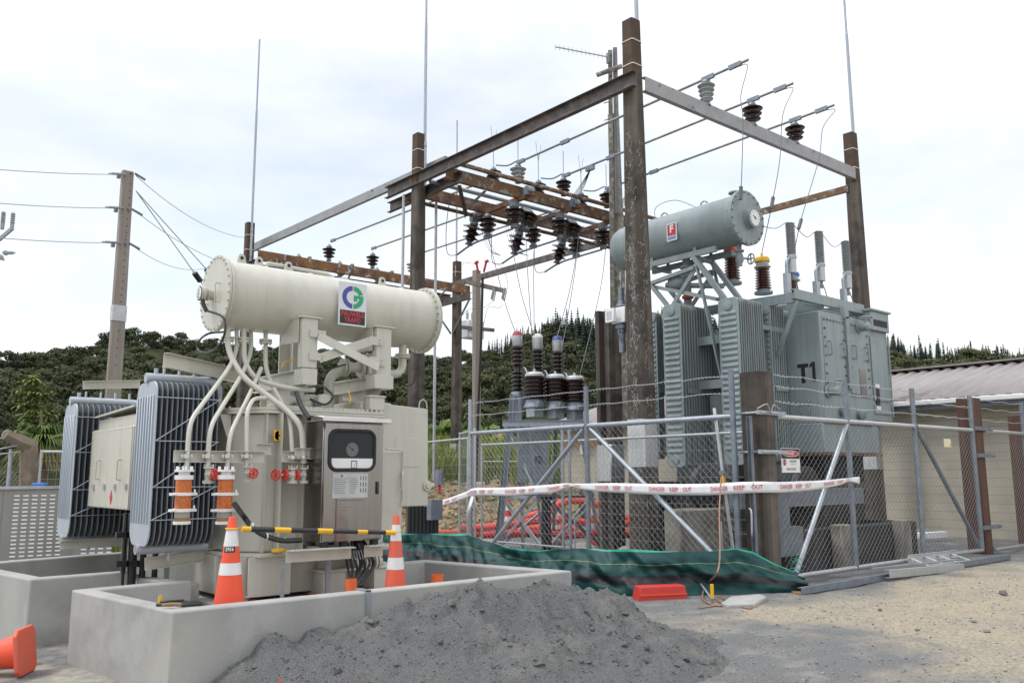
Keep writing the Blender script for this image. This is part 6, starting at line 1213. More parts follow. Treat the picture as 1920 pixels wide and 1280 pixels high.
for k, (py, ye, (tx, ty)) in enumerate(((327,316,(462,446)), (390,379,(480,505)), (455,444,(395,500)))):
    a = usurf(246-(py-320)*.083-8, py); b = dp(-60, ye-3, 19); lt = thing('line_wire', ('upper', 'middle', 'lower')[k]+' bare line wire with a dead end coil left of the utility pole', 'wire', a, 'line wires'); MB().tube(sag(a, b, .05), .011, 5).build('wire', M['wirelight'], lt)
    mb = MB(); d = (b-a).normalized()
    for j in range(9): mb.lathe([(.035,-.006),(.035,.006)], a+d*(.1+.05*j), d, 8)
    mb.bar(a+d*.02, a+d*.62, .03); mb.build('strain_insulator', M['polymer'], lt, keep=True); mb = MB(); mb.box(a.x-.24,a.x-.15,a.y-.04,a.y+.04,a.z-.15,a.z-.04); mb.build('clamp', M['galvdark'], lt)
    s = usurf(246-(py-320)*.083+10, py+3); e_ = dp(tx, ty, 33); wire(('upper', 'middle', 'lower')[k]+' slack line wire from the utility pole towards the far gantry', sag(s, e_, .35), .010, 'wirelight', 'line wires')
for k, (px, py) in enumerate(((372,518), (392,502))):
    s = usurf(255, 358); e_ = dp(px+15, py+25, 26); st_ = thing('stay_wire', ('nearer', 'farther')[k]+' steel stay wire with a black strain insulator slanting behind the gauge end', 'stay wire', s, 'stay wires'); MB().cyl(s, e_, .014, 6).build('wire', M['wirelight'], st_); q = s.lerp(e_, .86 if k == 0 else .9); d = (e_-s).normalized(); MB().bar(q-d*.18, q+d*.18, .13, .10).build('strain_insulator', M['black'], st_)
# equipment cut by the left edge
le = thing('line_arrester_bracket', 'grey bracket of line arresters cut by the left edge of the picture', 'arresters', dp(-10, 470, 20))
for px, py in ((4, 396), (22, 398)):
    t, b = dp(px, py, 20), dp(px, py+34, 20); H_ = t.z-b.z; pr = []
    for k in range(5): z = H_*(.4+.58*k/5); dz = H_*.116; pr += [(.032,z),(.055,z+dz*.4),(.055,z+dz*.55),(.032,z+dz*.8)]
    MB().lathe([(.04,0),(.045,H_*.38)]+pr+[(.04,H_)], (b.x,b.y,b.z), (0,0,1), 14).build('arrester', M['polymer'], le)
mb = MB(); mb.bar(dp(21,430,20), dp(-12,458,20), .05, .08); mb.build('bracket_arm', M['galv'], le); mb = MB(); a = dp(5,474,20); mb.lathe([(.02,0),(.05,.03),(.065,.08),(.03,.14),(.045,.16),(.03,.19),(.045,.21),(.01,.30)], a, rt, 12); mb.lathe([(.02,0),(.06,.05),(.06,.1),(.01,.2)], dp(-4,478,20), rt*.6-up*.5, 12); mb.build('cable_boot', M['polymer'], le); mb = MB(); mb.cyl(dp(-20,380,20), dp(-26,900,20), .14, 10); mb.build('pole_shaft', M['polegrey'], le)
# ================================================================ chain link
def clip(p, q, w, h):                                           # clip a 2-D segment to the panel rectangle
    t0, t1 = 0., 1.; dx, dy = q[0]-p[0], q[1]-p[1]
    for a, b in ((-dx, p[0]), (dx, w-p[0]), (-dy, p[1]), (dy, h-p[1])):
        if abs(a) < 1e-9:
            if b < 0: return None
        else:
            t = b/a
            if a < 0: t0 = max(t0, t)
            else: t1 = min(t1, t)
    return None if t0 >= t1 else ((p[0]+dx*t0, p[1]+dy*t0), (p[0]+dx*t1, p[1]+dy*t1))
def link(mb, o, u, w, h, dx, dz, r=.0021, nrm=None):
    o = V(o); u = V(u).normalized(); nrm = nrm or V((-u.y, u.x, 0)); n = int(w/dx)+int(h/dz*1.0)+2; L = h/dz*dx
    for s in (1, -1):
        for k in range(-int(h/dz)-1, n):
            a = (k*dx, 0) if s > 0 else (k*dx+L, 0); b = (k*dx+L, h) if s > 0 else (k*dx, h); c = clip(a, b, w, h)
            if c: mb.tube([o+u*c[0][0]+V((0,0,c[0][1]))+nrm*.003*s, o+u*c[1][0]+V((0,0,c[1][1]))+nrm*.003*s], r, 4, cap=False)
def weld(mb, o, u, w, h, dx, dz, r=.002):
    o = V(o); u = V(u).normalized(); n = int(w/dx); m = int(h/dz)
    for k in range(n+1): mb.tube([o+u*(k*dx), o+u*(k*dx)+V((0,0,h))], r, 4, cap=False)
    for k in range(m+1): mb.tube([o+V((0,0,k*dz)), o+u*(n*dx)+V((0,0,k*dz))], r, 4, cap=False)
def pipe(name, p, q, r, par, m='galv', n=12): return MB().cyl(p, q, r, n).build(name, M[m], par)
FX = 11.0
# --- left gate, two leaves
for (y0, y1, br, lab, ys) in ((7.84, 10.90, ((10.85,2.40),(8.3,.40)), 'chain link gate leaf in front of the tallest pole and the left radiators', (7.84,)), (10.98, 14.33, ((11.02,2.40),(13.6,.28)), 'chain link gate leaf in front of the circuit breaker stand', (10.94, 14.33))):
    t = thing('chain_link_gate', lab, 'gate', (FX,(y0+y1)/2,.1), 'chain link gate leaves')
    for y in ys: pipe('gate_stile', (FX,y,.05), (FX,y,3.16), .045, t, 'galvdark' if y < 12 else 'galv')
    pipe('gate_rail', (FX,y0,2.455), (FX,y1,2.455), .042, t); pipe('gate_rail', (FX,y0,.14), (FX,y1,.14), .04, t); pipe('gate_brace', (FX,)+br[0], (FX,)+br[1], .04, t)
    mb = MB(); link(mb, (FX-.03,y0,.15), (0,1,0), y1-y0, 2.29, .125, .12, .0021); mb.build('wire_mesh', M['meshwire'], t, fix=False, keep=True)
    for z, a_ in ((2.82, 1), (3.08, 1)):
        pts = [V((FX,y0+(y1-y0)*k/14,z+.012*math.sin(k*1.9+z))) for k in range(15)]; mb = MB(); mb.tube(pts, .006, 5)
        for k in range(1, 40): c = pts[0].lerp(pts[-1], k/40); mb.bar(c-V((0,.015,.012)), c+V((0,.015,.012)), .006)
        mb.build('barbed_wire', M['wirelight'], t, keep=True)
    mb = MB(); mb.cyl((FX-.05,y0+.25,.05), (FX-.05,y0+.25,.9), .012, 6); mb.build('drop_bolt', M['galv'], t)
# --- corner gate post
cp = thing('gate_post', 'dark brown concrete corner post holding the gates with strapped hinges', 'gate post', (11.3,7.55,0)); bx = 11.32; by = 7.62
a0, a1 = .17, .165; mb = MB(); mb.add([(bx+x*a0, by+y*a0, z) for z, in ((-.2,), (3.12,)) for x, y in ((-1,-.8),(-.8,-1),(1,-1),(1,-.3),(.7,-.2),(.7,.2),(1,.3),(1,1),(-1,1))], [tuple(range(8,-1,-1)), tuple(range(9,18))]+[(i,(i+1)%9,(i+1)%9+9,i+9) for i in range(9)]); sh = mb.build('shaft', M['pole'], cp)
mb = MB()
for z in (.55,.78,1.0,1.33,1.5,2.2,2.6,2.75,2.9): mb.lathe([(.012,0),(.012,.002)], (bx-a0-.0,by+.02*math.sin(z*9),z), (-1,0,0), 8)
mb.build('bolt_holes', M['void'], sh, keep=True)
for z in (1.92, 2.50): mb = MB(); mb.tube([(bx-.20,by-.2,z),(bx+.2,by-.2,z),(bx+.2,by+.2,z),(bx-.2,by+.2,z)], .02, 6, closed=True); mb.bar((bx-.3,by-.19,z), (bx+.45,by-.19,z), .02, .06); mb.build('hinge_strap', M['galv'], cp)
mb = MB(); mb.chan((bx-.27,by-.05,.1), (bx-.27,by-.05,2.45), .07, .05, .006, 1, (0,1,0)); mb.build('latch_channel', M['galvdark'], cp)
mb = MB(); mb.tube(smooth_path([(bx-.3,by-.2,2.55),(bx-.1,by-.24,2.62),(bx+.02,by-.22,2.5),(bx+.1,by-.22,2.62),(bx+.3,by-.2,2.56)]), .009, 6); mb.tube(smooth_path([(bx-.35,by-.02,1.1),(bx-.42,by-.1,1.05),(bx-.43,by-.1,.75),(bx-.36,by-.05,.7)]), .014, 6); mb.build('wire_loop', M['wirelight'], cp)
# --- right fence with gate leaves
FY_ = 7.5
for (x0, x1, br, lab, ps) in ((11.62, 16.14, (((13.70,2.40),(11.95,.12)),), 'long chain link gate leaf carrying the danger sign in front of T1', (13.72, 16.14)), (16.22, 18.68, (((16.25,2.40),(18.55,.12)),), 'chain link gate leaf in front of the beige block wall', (18.67,))):
    t = thing('chain_link_gate', lab, 'gate', ((x0+x1)/2,FY_,.1), 'chain link gate leaves')
    for x in ps: pipe('gate_stile', (x,FY_,.05), (x,FY_,3.16), .045, t, 'galvdark')
    pipe('gate_rail', (x0,FY_,2.455), (x1,FY_,2.455), .04, t, 'galvlight'); pipe('gate_rail', (x0,FY_,.07), (x1,FY_,.07), .04, t, 'galvlight')
    for p, q in br: pipe('gate_brace', (p[0],FY_,p[1]), (q[0],FY_,q[1]), .04, t, 'galv' if x0 < 14 else 'galvdark')
    mb = MB(); link(mb, (x0,FY_-.03,.08), (1,0,0), x1-x0, 2.36, .13, .115, .0022); mb.build('wire_mesh', M['meshwire'], t, fix=False, keep=True)
    for z in (2.68, 2.92, 3.10):
        pts = [V((x0+(x1-x0)*k/16,FY_,z+.016*math.sin(k*1.7+z*3))) for k in range(17)]; mb = MB(); mb.tube(pts, .006, 5)
        for k in range(1, 36): c = pts[0].lerp(pts[-1], k/36); mb.bar(c-V((.015,0,.012)), c+V((.015,0,.012)), .006)
        mb.build('barbed_wire', M['wirelight'], t, keep=True)
bp_ = thing('gate_post', 'reddish brown timber gate post in front of the beige block wall', 'gate post', (18.98,7.6,0)); mb = MB(); mb.box(18.86,19.22,7.5,7.86,-.2,3.14); mb.build('shaft', M['post_brown'], bp_, bev=.02)
for z in (.5, 1.95, 2.5): mb = MB(); mb.bar((18.7,7.47,z), (19.55,7.47,z), .04, .08); mb.cyl((19.4,7.47,z),(19.62,7.47,z),.03,8); mb.build('hinge_strap', M['galvdark'], bp_)
t = thing('chain_link_fence', 'chain link fence panel at the right edge beyond the reddish brown post', 'fence', (20.5,7.5,0)); pipe('fence_rail', (19.25,FY_,2.455), (23.2,FY_,2.455), .04, t, 'galvlight'); pipe('fence_rail', (19.25,FY_,.04), (23.2,FY_,.04), .04, t, 'galvlight'); pipe('fence_post', (21.42,FY_,-.1), (21.42,FY_,3.16), .05, t, 'galvdark')
mb = MB(); link(mb, (19.25,FY_-.03,.06), (1,0,0), 3.9, 2.38, .13, .115, .0022); mb.build('wire_mesh', M['meshwire'], t, fix=False, keep=True)
for z in (2.68, 2.92, 3.10): mb = MB(); mb.tube([V((19.2+k*.25,FY_,z+.016*math.sin(k*1.7))) for k in range(17)], .006, 5); mb.build('barbed_wire', M['wirelight'], t, keep=True)
eb = thing('gate_post', 'dark brown timber post cut by the right edge', 'gate post', (21.8,7.7,0)); mb = MB(); mb.box(21.62,21.95,7.56,7.9,-.2,2.9); mb.build('shaft', M['post_brown'], eb, bev=.02); mb = MB(); mb.bar((21.4,7.52,1.9),(22.1,7.52,1.9),.04,.08); mb.build('hinge_strap', M['galvdark'], eb)
# --- temporary mesh panels behind
def temp_panel(p, q, h, z0, label, posts=2, dx=.085, dz=.2, grp='temporary mesh panels', r=.0022):
    p = V(p); q = V(q); u = (q-p).normalized(); t = thing('temporary_fence', label, 'fence panel', p, grp)
    pipe('panel_rail', p+V((0,0,z0+h)), q+V((0,0,z0+h)), .024, t, 'galvlight', 8); pipe('panel_rail', p+V((0,0,z0+.12)), q+V((0,0,z0+.12)), .02, t, 'galvlight', 8)
    for e in (p, q): pipe('panel_post', e+V((0,0,z0)), e+V((0,0,z0+h+.04)), .024, t, 'galvlight', 8)
    mb = MB(); weld(mb, p+V((0,0,z0+.13)), u, (q-p).length, h-.15, dx, dz, r); mb.build('wire_mesh', M['meshwire'], t, fix=False, keep=True); return t
temp_panel((11.3,14.55,0), (12.2,16.3,0), 2.45, .1, 'narrow welded mesh panel between the gates and the rear fence')
temp_panel((11.6,15.2,0), (12.4,18.7,0), 2.30, .1, 'welded mesh panel behind the right cable box of the cream transformer')
temp_panel((11.7,7.95,0), (11.85,11.8,0), 2.15, .1, 'welded mesh panel standing just behind the left gate leaf', dx=.11, dz=.22)
temp_panel((11.85,11.75,0), (11.75,14.9,0), 2.15, .1, 'welded mesh panel just behind the gate leaf by the breaker', dx=.11, dz=.22)
a, b = dp(895,865,33), dp(1010,843,33); temp_panel((a.x,a.y,0), (b.x,b.y,0), a.z, .0, 'distant welded mesh fence below the grassy bank', dx=.16, dz=.3, r=.004)
for k, px in enumerate((1057, 1070)): g_ = dp(px, 1020, 16.5); a = dp(px, 790+9*k, 16.5); mb = MB(); mb.cyl((g_.x,g_.y,0), (g_.x,g_.y,a.z), .03, 8); tag(mb.build('fence_post', M['galv'], loc=(g_.x,g_.y,0)), ('left' if k == 0 else 'right')+' slim galvanised post of a pair behind the gate brace', 'fence post', 'slim galvanised posts')
ld = thing('earth_rod', 'slim aluminium pole with a yellow handle leaning behind the left gate', 'pole', (11.4,8.6,.1)); a, b = xp(1339,765,11.25), xp(1375,1035,11.25); MB().bar(a, b, .035, .035).build('shaft', M['alu'], ld); c = a.lerp(b, .46); d = a.lerp(b, .55); MB().bar(c, d, .045, .045).build('handle', M['yellow'], ld); MB().bar(c-(b-a).normalized()*.04, c+(b-a).normalized()*.02, .09, .07).build('clamp', M['galvdark'], ld)
# ================================================================ danger sign, tape
a, b = yp(1464,841,FY_-.045), yp(1501,885,FY_-.045); x0, x1, z1, z0 = a.x, b.x, (a.z+yp(1500,839,FY_-.045).z)/2, (b.z+yp(1467,886,FY_-.045).z)/2; ys = FY_-.045; w_, h_ = x1-x0, z1-z0
ds = thing('danger_sign', 'white danger no entry high voltage sign wired to the chain link', 'sign', (x0,ys,z0)); MB().box(x0,x1,ys,ys+.004,z0,z1).build('plate', M['white'], ds)
mb = MB(); mb.box(x0+.008,x1-.008,ys-.002,ys,z0+h_*.57,z1-.008); mb.build('black_panel', M['signblack'], ds)
cx, cz_ = (x0+x1)/2, z0+h_*.78
mb = MB(); mb.poly([(cx+math.cos(k*.2094)*w_*.45, ys-.004, cz_+math.sin(k*.2094)*h_*.13) for k in range(30)], (0,.002,0)); mb.build('oval_border', M['white'], ds); mb = MB(); mb.poly([(cx+math.cos(k*.2094)*w_*.42, ys-.005, cz_+math.sin(k*.2094)*h_*.108) for k in range(30)], (0,.001,0)); mb.build('red_oval', M['redlet'], ds)
def let(t, x, z, s, m, b=.012, sx=1.): mb = MB(); text(mb, t, (x, ys-.0065, z), (1,0,0), (0,0,1), s, b, sx); return mb.build('lettering', M[m], ds, fix=False, keep=True)
let('DANGER', cx, cz_, h_*.155, 'white', .015, .82); let('NO ENTRY', cx+w_*.12, z0+h_*.46, h_*.13, 'signblack', .01, .82); let('AUTHORISED PERSONS ONLY', cx+w_*.12, z0+h_*.35, h_*.05, 'signblack', .0, .72); let('HIGH VOLTAGE', cx, z0+h_*.14, h_*.125, 'signblack', .012, .78)
mb = MB(); c = (x0+w_*.16, z0+h_*.42); mb.tube([(c[0]+math.cos(k*.314)*w_*.085, ys-.003, c[1]+math.sin(k*.314)*w_*.085) for k in range(20)], .005, 6, closed=True); mb.bar((c[0]-w_*.05,ys-.004,c[1]+w_*.05), (c[0]+w_*.05,ys-.004,c[1]-w_*.05), .004, .008, (0,1,0)); mb.build('prohibition_symbol', M['redlet'], ds); mb = MB(); mb.box(c[0]-.012,c[0]+.012,ys-.0025,ys,c[1]-.04,c[1]+.045); mb.build('hand_symbol', M['signblack'], ds)
mb = MB(); mb.box(x0+.012,x0+.018,ys-.002,ys,z0+h_*.06,z0+h_*.22); mb.box(x1-.018,x1-.012,ys-.002,ys,z0+h_*.06,z0+h_*.22); mb.build('arrow_mark', M['redlet'], ds)
tn = thing('fence_notice', 'small cream notice tied high on the gate in front of the beige wall', 'sign', (17.5,7.46,2.2)); a, b = yp(1769,822,7.46), yp(1783,838,7.46); MB().box(a.x,b.x,7.455,7.46,b.z,a.z).build('plate', mat('creamnote', (.72,.66,.42), .6), tn); MB().box(b.x-.06,b.x-.02,7.452,7.455,b.z+.02,b.z+.06).build('stamp', M['yellow'], tn)
# tape: a ribbon along the fence line
TP = [(803,948,3), (835,941,2), (875,927,0), (890,922,0), (960,921,0), (1020,917,0), (1040,915,0), (1056,911,0), (1074,909,1), (1095,912,0), (1150,914,0), (1240,917,0), (1330,917,0), (1385,914,0), (1418,913,0)]
tpts = []
for px, py, k in TP: p = xp(px, py, FX-.09+.0*k); tpts.append(p)
cpt = V((11.12, 7.44, yp(1420,913,7.44).z)); tpts[-1] = V((11.08,7.47,tpts[-1].z))
tpts += [yp(px, py, 7.40) for px, py in ((1460,913),(1500,911),(1540,908),(1575,903),(1592,899),(1612,900))]
tp = thing('barrier_tape', 'white danger keep out tape with red lettering stretched across both fences', 'barrier tape', tpts[5])
hw = {0:.062}
def half(i, n): return .064 if 3 < i < 6 or 9 <= i <= 16 else .045
WID = [.06,.062,.065,.078,.082,.08,.075,.05,.025,.055,.08,.086,.086,.082,.08,.08,.076,.065,.05,.025,.06]
sp_pts = smooth_path(tpts, 5); sw_ = [WID[min(len(WID)-1, i//5)]*(1-(i % 5)/5)+WID[min(len(WID)-1, i//5+1)]*((i % 5)/5) for i in range(len(sp_pts))]
mb = MB(); nrm0 = []
vs = []; n = len(sp_pts)
for i, p in enumerate(sp_pts): vs += [p+V((0,0,sw_[i])), p+V((0,0,sw_[i]*.3))+V((-.01,-.01,0))*.6*math.sin(i*.9), p-V((0,0,sw_[i]*.35))+V((-.01,-.01,0))*.6*math.cos(i*1.1), p-V((0,0,sw_[i]))]
mb.add(vs, [(i*4+k, i*4+k+1, i*4+5+k, i*4+4+k) for i in range(n-1) for k in range(3)]); rib = mb.build('ribbon', M['tape'], tp, fix=False); rib.modifiers.new('thickness', 'SOLIDIFY').thickness = .0015
# lettering follows the ribbon
cum = [0]
for a, b in zip(sp_pts[:-1], sp_pts[1:]): cum.append(cum[-1]+(b-a).length)
def at(s):
    for i in range(len(cum)-1):
        if cum[i+1] >= s: f = (s-cum[i])/max(1e-6, cum[i+1]-cum[i]); return sp_pts[i].lerp(sp_pts[i+1], f), (sp_pts[i+1]-sp_pts[i]).normalized(), sw_[i]
    return sp_pts[-1], (sp_pts[-1]-sp_pts[-2]).normalized(), sw_[-1]
s0 = .62
while s0 < cum[-1]-.4:
  for wd_, xo in (('DANGER', -3.3), ('KEEP', 1.0), ('OUT', 4.3)):
    vs2, fs2 = textmesh(wd_, 1, .006); mb = MB(); out = []
    for x, y in vs2:
        p, d, wd = at(s0+(x+xo)*.098*.82); nn = V((d.y,-d.x,0)).normalized(); nn = nn if nn.dot(fw) < 0 else -nn
        out.append(p+V((0,0,y*.088*min(1.05, wd/.075)))+nn*.012)
    mb.add(out, fs2); mb.build('lettering', M['redlet'], tp, fix=False, keep=True)
  s0 += 1.22
mb = MB()
for k, (dx, dz) in enumerate(((-.08,-.42), (.10,-.36))): p = xp(886, 930, FX-.1); mb.add([p+V((0,.05,0)), p+V((0,-.05,0)), p+V((dx,-dx*.8-.03,dz)), p+V((dx,-dx*.8+.06,dz+.05))], [(0,1,2,3)])
o = mb.build('loose_end', M['tape'], tp, fix=False, keep=True); o.modifiers.new('thickness', 'SOLIDIFY').thickness = .0015
# ================================================================ green silt cloth
def smst(x): x = max(0, min(1, x)); return x*x*(3-2*x)
path = [V((9.1,14.6,0)), V((9.0,12.6,0)), V((8.95,10.6,0)), V((8.95,9.2,0)), V((9.15,8.2,0)), V((9.75,7.72,0)), V((10.4,7.40,0)), V((10.95,7.14,0)), V((11.25,7.08,0))]
pth = smooth_path(path, 14); cum2 = [0]
for a, b in zip(pth[:-1], pth[1:]): cum2.append(cum2[-1]+(b-a).length)
LT = cum2[-1]
def on(s):
    for i in range(len(cum2)-1):
        if cum2[i+1] >= s: f = (s-cum2[i])/max(1e-6, cum2[i+1]-cum2[i]); return pth[i].lerp(pth[i+1], f), (pth[i+1]-pth[i]).normalized()
    return pth[-1], (pth[-1]-pth[-2]).normalized()
TOPY = [(700,1000),(760,1000),(878,1000),(905,1012),(960,1027),(1010,1031),(1060,1029),(1090,1027),(1130,1030),(1185,1029),(1250,1033),(1330,1033),(1380,1027),(1410,1033),(1440,1050),(1455,1058),(1470,1064),(1490,1072)]
def topz(p):
    px = proj((p.x,p.y,.6))[0]; py = np.interp(px, [a for a, b in TOPY], [b for a, b in TOPY]); return zt(py, p.x, p.y)
def cloth(u, v):
    s = u*LT; p, d = on(s); n = V((d.y,-d.x,0)); n = n if n.dot(V((p.x,p.y,0))) < 0 else -n
    zt_ = topz(p); sagk = math.sin(math.pi*v); ft = float(fbm(np.array(s*1.6), np.array(v*1.3), 4, 61)); f2 = float(fbm(np.array(s*5+v*2.5), np.array(v*3), 3, 67))
    fold = .22*ft*sagk+.10*f2*sagk+.05*abs(float(fbm(np.array(s*3+v*1.5), np.array(v*1.2-s*.6), 3, 71)))*7*sagk+.06*math.sin(s*2.3+v*2.2)*sagk*(1-v)+.10*max(0, math.sin(s*3.1+1.5*math.sin(s))*(.6-v))*sagk
    base = .22*(1-v)**1.6; z = zt_*(v**1.0)-.02*(1-v)+.03*f2*sagk; q = p+n*(base+fold*1.3); return (q.x, q.y, max(z, gh(q.x, q.y)+.003))
m = bpy.data.materials.new('siltcloth'); m.use_nodes = True; nt = m.node_tree; N = nt.nodes; L = nt.links; bs = N['Principled BSDF']; bs.inputs['Roughness'].default_value = .5; bs.inputs['Specular IOR Level'].default_value = .3
at_ = N.new('ShaderNodeAttribute'); at_.attribute_name = 'tint'; sp3 = N.new('ShaderNodeSeparateColor'); L.new(at_.outputs['Color'], sp3.inputs[0])
def band(lo, hi):
    a = N.new('ShaderNodeMath'); a.operation = 'GREATER_THAN'; a.inputs[1].default_value = lo; L.new(sp3.outputs[0], a.inputs[0]); b = N.new('ShaderNodeMath'); b.operation = 'LESS_THAN'; b.inputs[1].default_value = hi; L.new(sp3.outputs[0], b.inputs[0]); c = N.new('ShaderNodeMath'); c.operation = 'MULTIPLY'; L.new(a.outputs[0], c.inputs[0]); L.new(b.outputs[0], c.inputs[1]); return c.outputs[0]
def mixn(f, a, b):
    x = N.new('ShaderNodeMix'); x.data_type = 'RGBA'; L.new(f, x.inputs['Factor'])
    for i, c in ((6, a), (7, b)):
        if isinstance(c, tuple): x.inputs[i].default_value = rgb(*c)
        else: L.new(c, x.inputs[i])
    return x.outputs[2]
no = N.new('ShaderNodeTexNoise'); no.inputs['Scale'].default_value = 2.5; no.inputs['Detail'].default_value = 6; tcn = N.new('ShaderNodeTexCoord'); L.new(tcn.outputs['Object'], no.inputs['Vector'])
c = mixn(no.outputs['Fac'], (.003,.034,.033), (.005,.054,.052)); c = mixn(band(.26, .46), c, (.014,.015,.018)); c = mixn(band(.695, .706), c, (.20,.26,.10)); c = mixn(band(.975, 1.1), c, (.03,.30,.20)); L.new(c, bs.inputs['Base Color'])
no2 = N.new('ShaderNodeTexNoise'); no2.inputs['Scale'].default_value = 7; no2.inputs['Detail'].default_value = 7; L.new(tcn.outputs['Object'], no2.inputs['Vector']); bpn = N.new('ShaderNodeBump'); bpn.inputs['Strength'].default_value = .3; bpn.inputs['Distance'].default_value = .05; L.new(no2.outputs['Fac'], bpn.inputs['Height']); L.new(bpn.outputs['Normal'], bs.inputs['Normal'])
mb = MB(); NU, NV = 260, 22; mb.grid(cloth, NU, NV); o = mb.build('silt_fence_cloth', m, loc=(8.6,9,0), fix=False, ang=180); tag(o, 'crumpled green silt fence cloth with a black stripe along the foot of the gates', 'silt fence')
a_ = o.data.color_attributes.new('tint', 'FLOAT_COLOR', 'POINT'); a_.data.foreach_set('color', np.array([[j/NV+.03*math.sin(i*.11), 0, 0, 1] for j in range(NV+1) for i in range(NU+1)], np.float32).ravel())
mb = MB()
for k in range(26): p = V((11.15+random.uniform(-.1,.12), 7.03+random.uniform(-.05,.05), .12+.36*k/26)); mb.tube([p, p+V((random.uniform(.02,.12), random.uniform(-.08,.03), random.uniform(-.08,.05)))], .004, 4)
tag(mb.build('frayed_edge', mat('fray', (.03,.30,.20), .6), o, fix=False, keep=True))
# far strip of the same cloth seen below the radiators
mb = MB(); 
def cl2(u, v): p = dp(185+140*u, 1060-28*v+6*math.sin(u*7), 14.5); return (p.x, p.y+.05*math.sin(u*30)*(1-v), p.z)
mb.grid(cl2, 20, 5); o = mb.build('silt_fence_cloth', m, loc=dp(250,1040,14.5), fix=False, ang=180); tag(o, 'distant strip of green silt cloth glimpsed under the radiators', 'silt fence'); a_ = o.data.color_attributes.new('tint', 'FLOAT_COLOR', 'POINT'); a_.data.foreach_set('color', np.array([[.55+.3*j/5, 0, 0, 1] for j in range(6) for i in range(21)], np.float32).ravel())
# ================================================================ cones
def cone(loc, h, rb, rt_, label, bands, group, m='orange', foot=True, num=None, rot=None, detail=True):
    t = thing('traffic_cone', label, 'traffic cone', loc, group); x, y, z = loc; rr = lambda f: rb+(rt_-rb)*f
    MB().lathe([(rr(0),0),(rr(.3),h*.3),(rr(.6),h*.6),(rr(.98),h*.98),(rr(1)*.8,h)], (x,y,z+.03), (0,0,1), 28).build('cone_body', M[m], t)
    if foot: s = rb*1.35; mb = MB(); mb.poly([(x+a, y+b, z) for a, b in ((-s,-s*.7),(-s*.7,-s),(s*.7,-s),(s,-s*.7),(s,s*.7),(s*.7,s),(-s*.7,s),(-s,s*.7))], (0,0,.035)); mb.build('cone_base', M[m], t, bev=.008)
    for f0, f1 in bands: MB().lathe([(rr(f0)+.002,h*f0),(rr(f1)+.002,h*f1)], (x,y,z+.03), (0,0,1), 28).build('reflective_band', M['band'], t)
    return t
pA = yp(436, 968, 7.3); pB = yp(743, 965, 7.35); zA = .365
def bands_px(py0, py1, p, ztop, h, y): return tuple((zt(py, p.x, y)-.03-zA)/h for py in (py0, py1))
hA = pA.z-zA-.03; hB = pB.z-zA-.03
cA = cone((pA.x,7.3,zA), hA, .145, .030, 'tall orange traffic cone marked 2956 left of the stainless cabinet', [bands_px(1076, 1054, pA, 0, hA, 7.3), bands_px(1023, 990, pA, 0, hA, 7.3)], 'cones by the cream transformer')
cB = cone((pB.x,7.35,zA), hB, .118, .028, 'slim faded orange traffic cone in front of the right cable box', [bands_px(1066, 1044, pB, 0, hB, 7.35), bands_px(1013, 983, pB, 0, hB, 7.35)], 'cones by the cream transformer', 'orangeold')
q = yp(436, 1028, 7.3); rr = .145+(.030-.145)*((q.z-.395)/hA); mb = MB(); vs, fs = textmesh('2956', 1, .02); hh = .042
mb.add([(pA.x+math.sin(-.6+x_*hh*.8/rr)*(rr+.005-y_*hh*.155), 7.3-math.cos(-.6+x_*hh*.8/rr)*(rr+.005-y_*hh*.155), q.z+y_*hh) for x_, y_ in vs], fs); mb.build('number_print', M['band'], cA, fix=False, keep=True)
mb = MB(); n = 10; vv = []
for j in range(2):
    for i in range(n+1): a = -.6+(-1.4+2.8*i/n)*hh*.8/rr; r_ = rr+.0025-(j-.5)*hh*1.2*.155; vv.append((pA.x+math.sin(a)*r_, 7.3-math.cos(a)*r_, q.z+(j-.5)*hh*1.15))
mb.add(vv, [(i, i+1, n+2+i, n+1+i) for i in range(n)]); mb.build('number_label', M['black'], cA, fix=False, keep=True)
# retractable bar between the cones
bz0, bz1 = yp(452, 991, 7.27).z, yp(736, 998, 7.32).z; A_, B_ = V((pA.x+.06,7.24,bz0)), V((pB.x-.05,7.30,bz1))
cbx = thing('cone_bar', 'black and yellow retractable bar hooked between the two front cones', 'barrier bar', A_); d = B_-A_; cuts = [0,.05,.19,.29,.46,.56,.73,.80,.93,1]
for k in range(9): MB().cyl(A_+d*cuts[k], A_+d*cuts[k+1], .024 if k < 5 else .020 if k < 8 else .024, 14).build('bar_section', M['yellow'] if k % 2 == 0 else M['black'], cbx)
for p, c, r_ in ((A_, pA, .05), (B_, pB, .042)): mb = MB(); mb.tube([(c.x+math.cos(k*.2618)*r_, (7.3 if c is pA else 7.35)+math.sin(k*.2618)*r_, p.z+.004) for k in range(24)], .008, 6, closed=True); mb.build('hook_ring', M['yellow'], cbx)
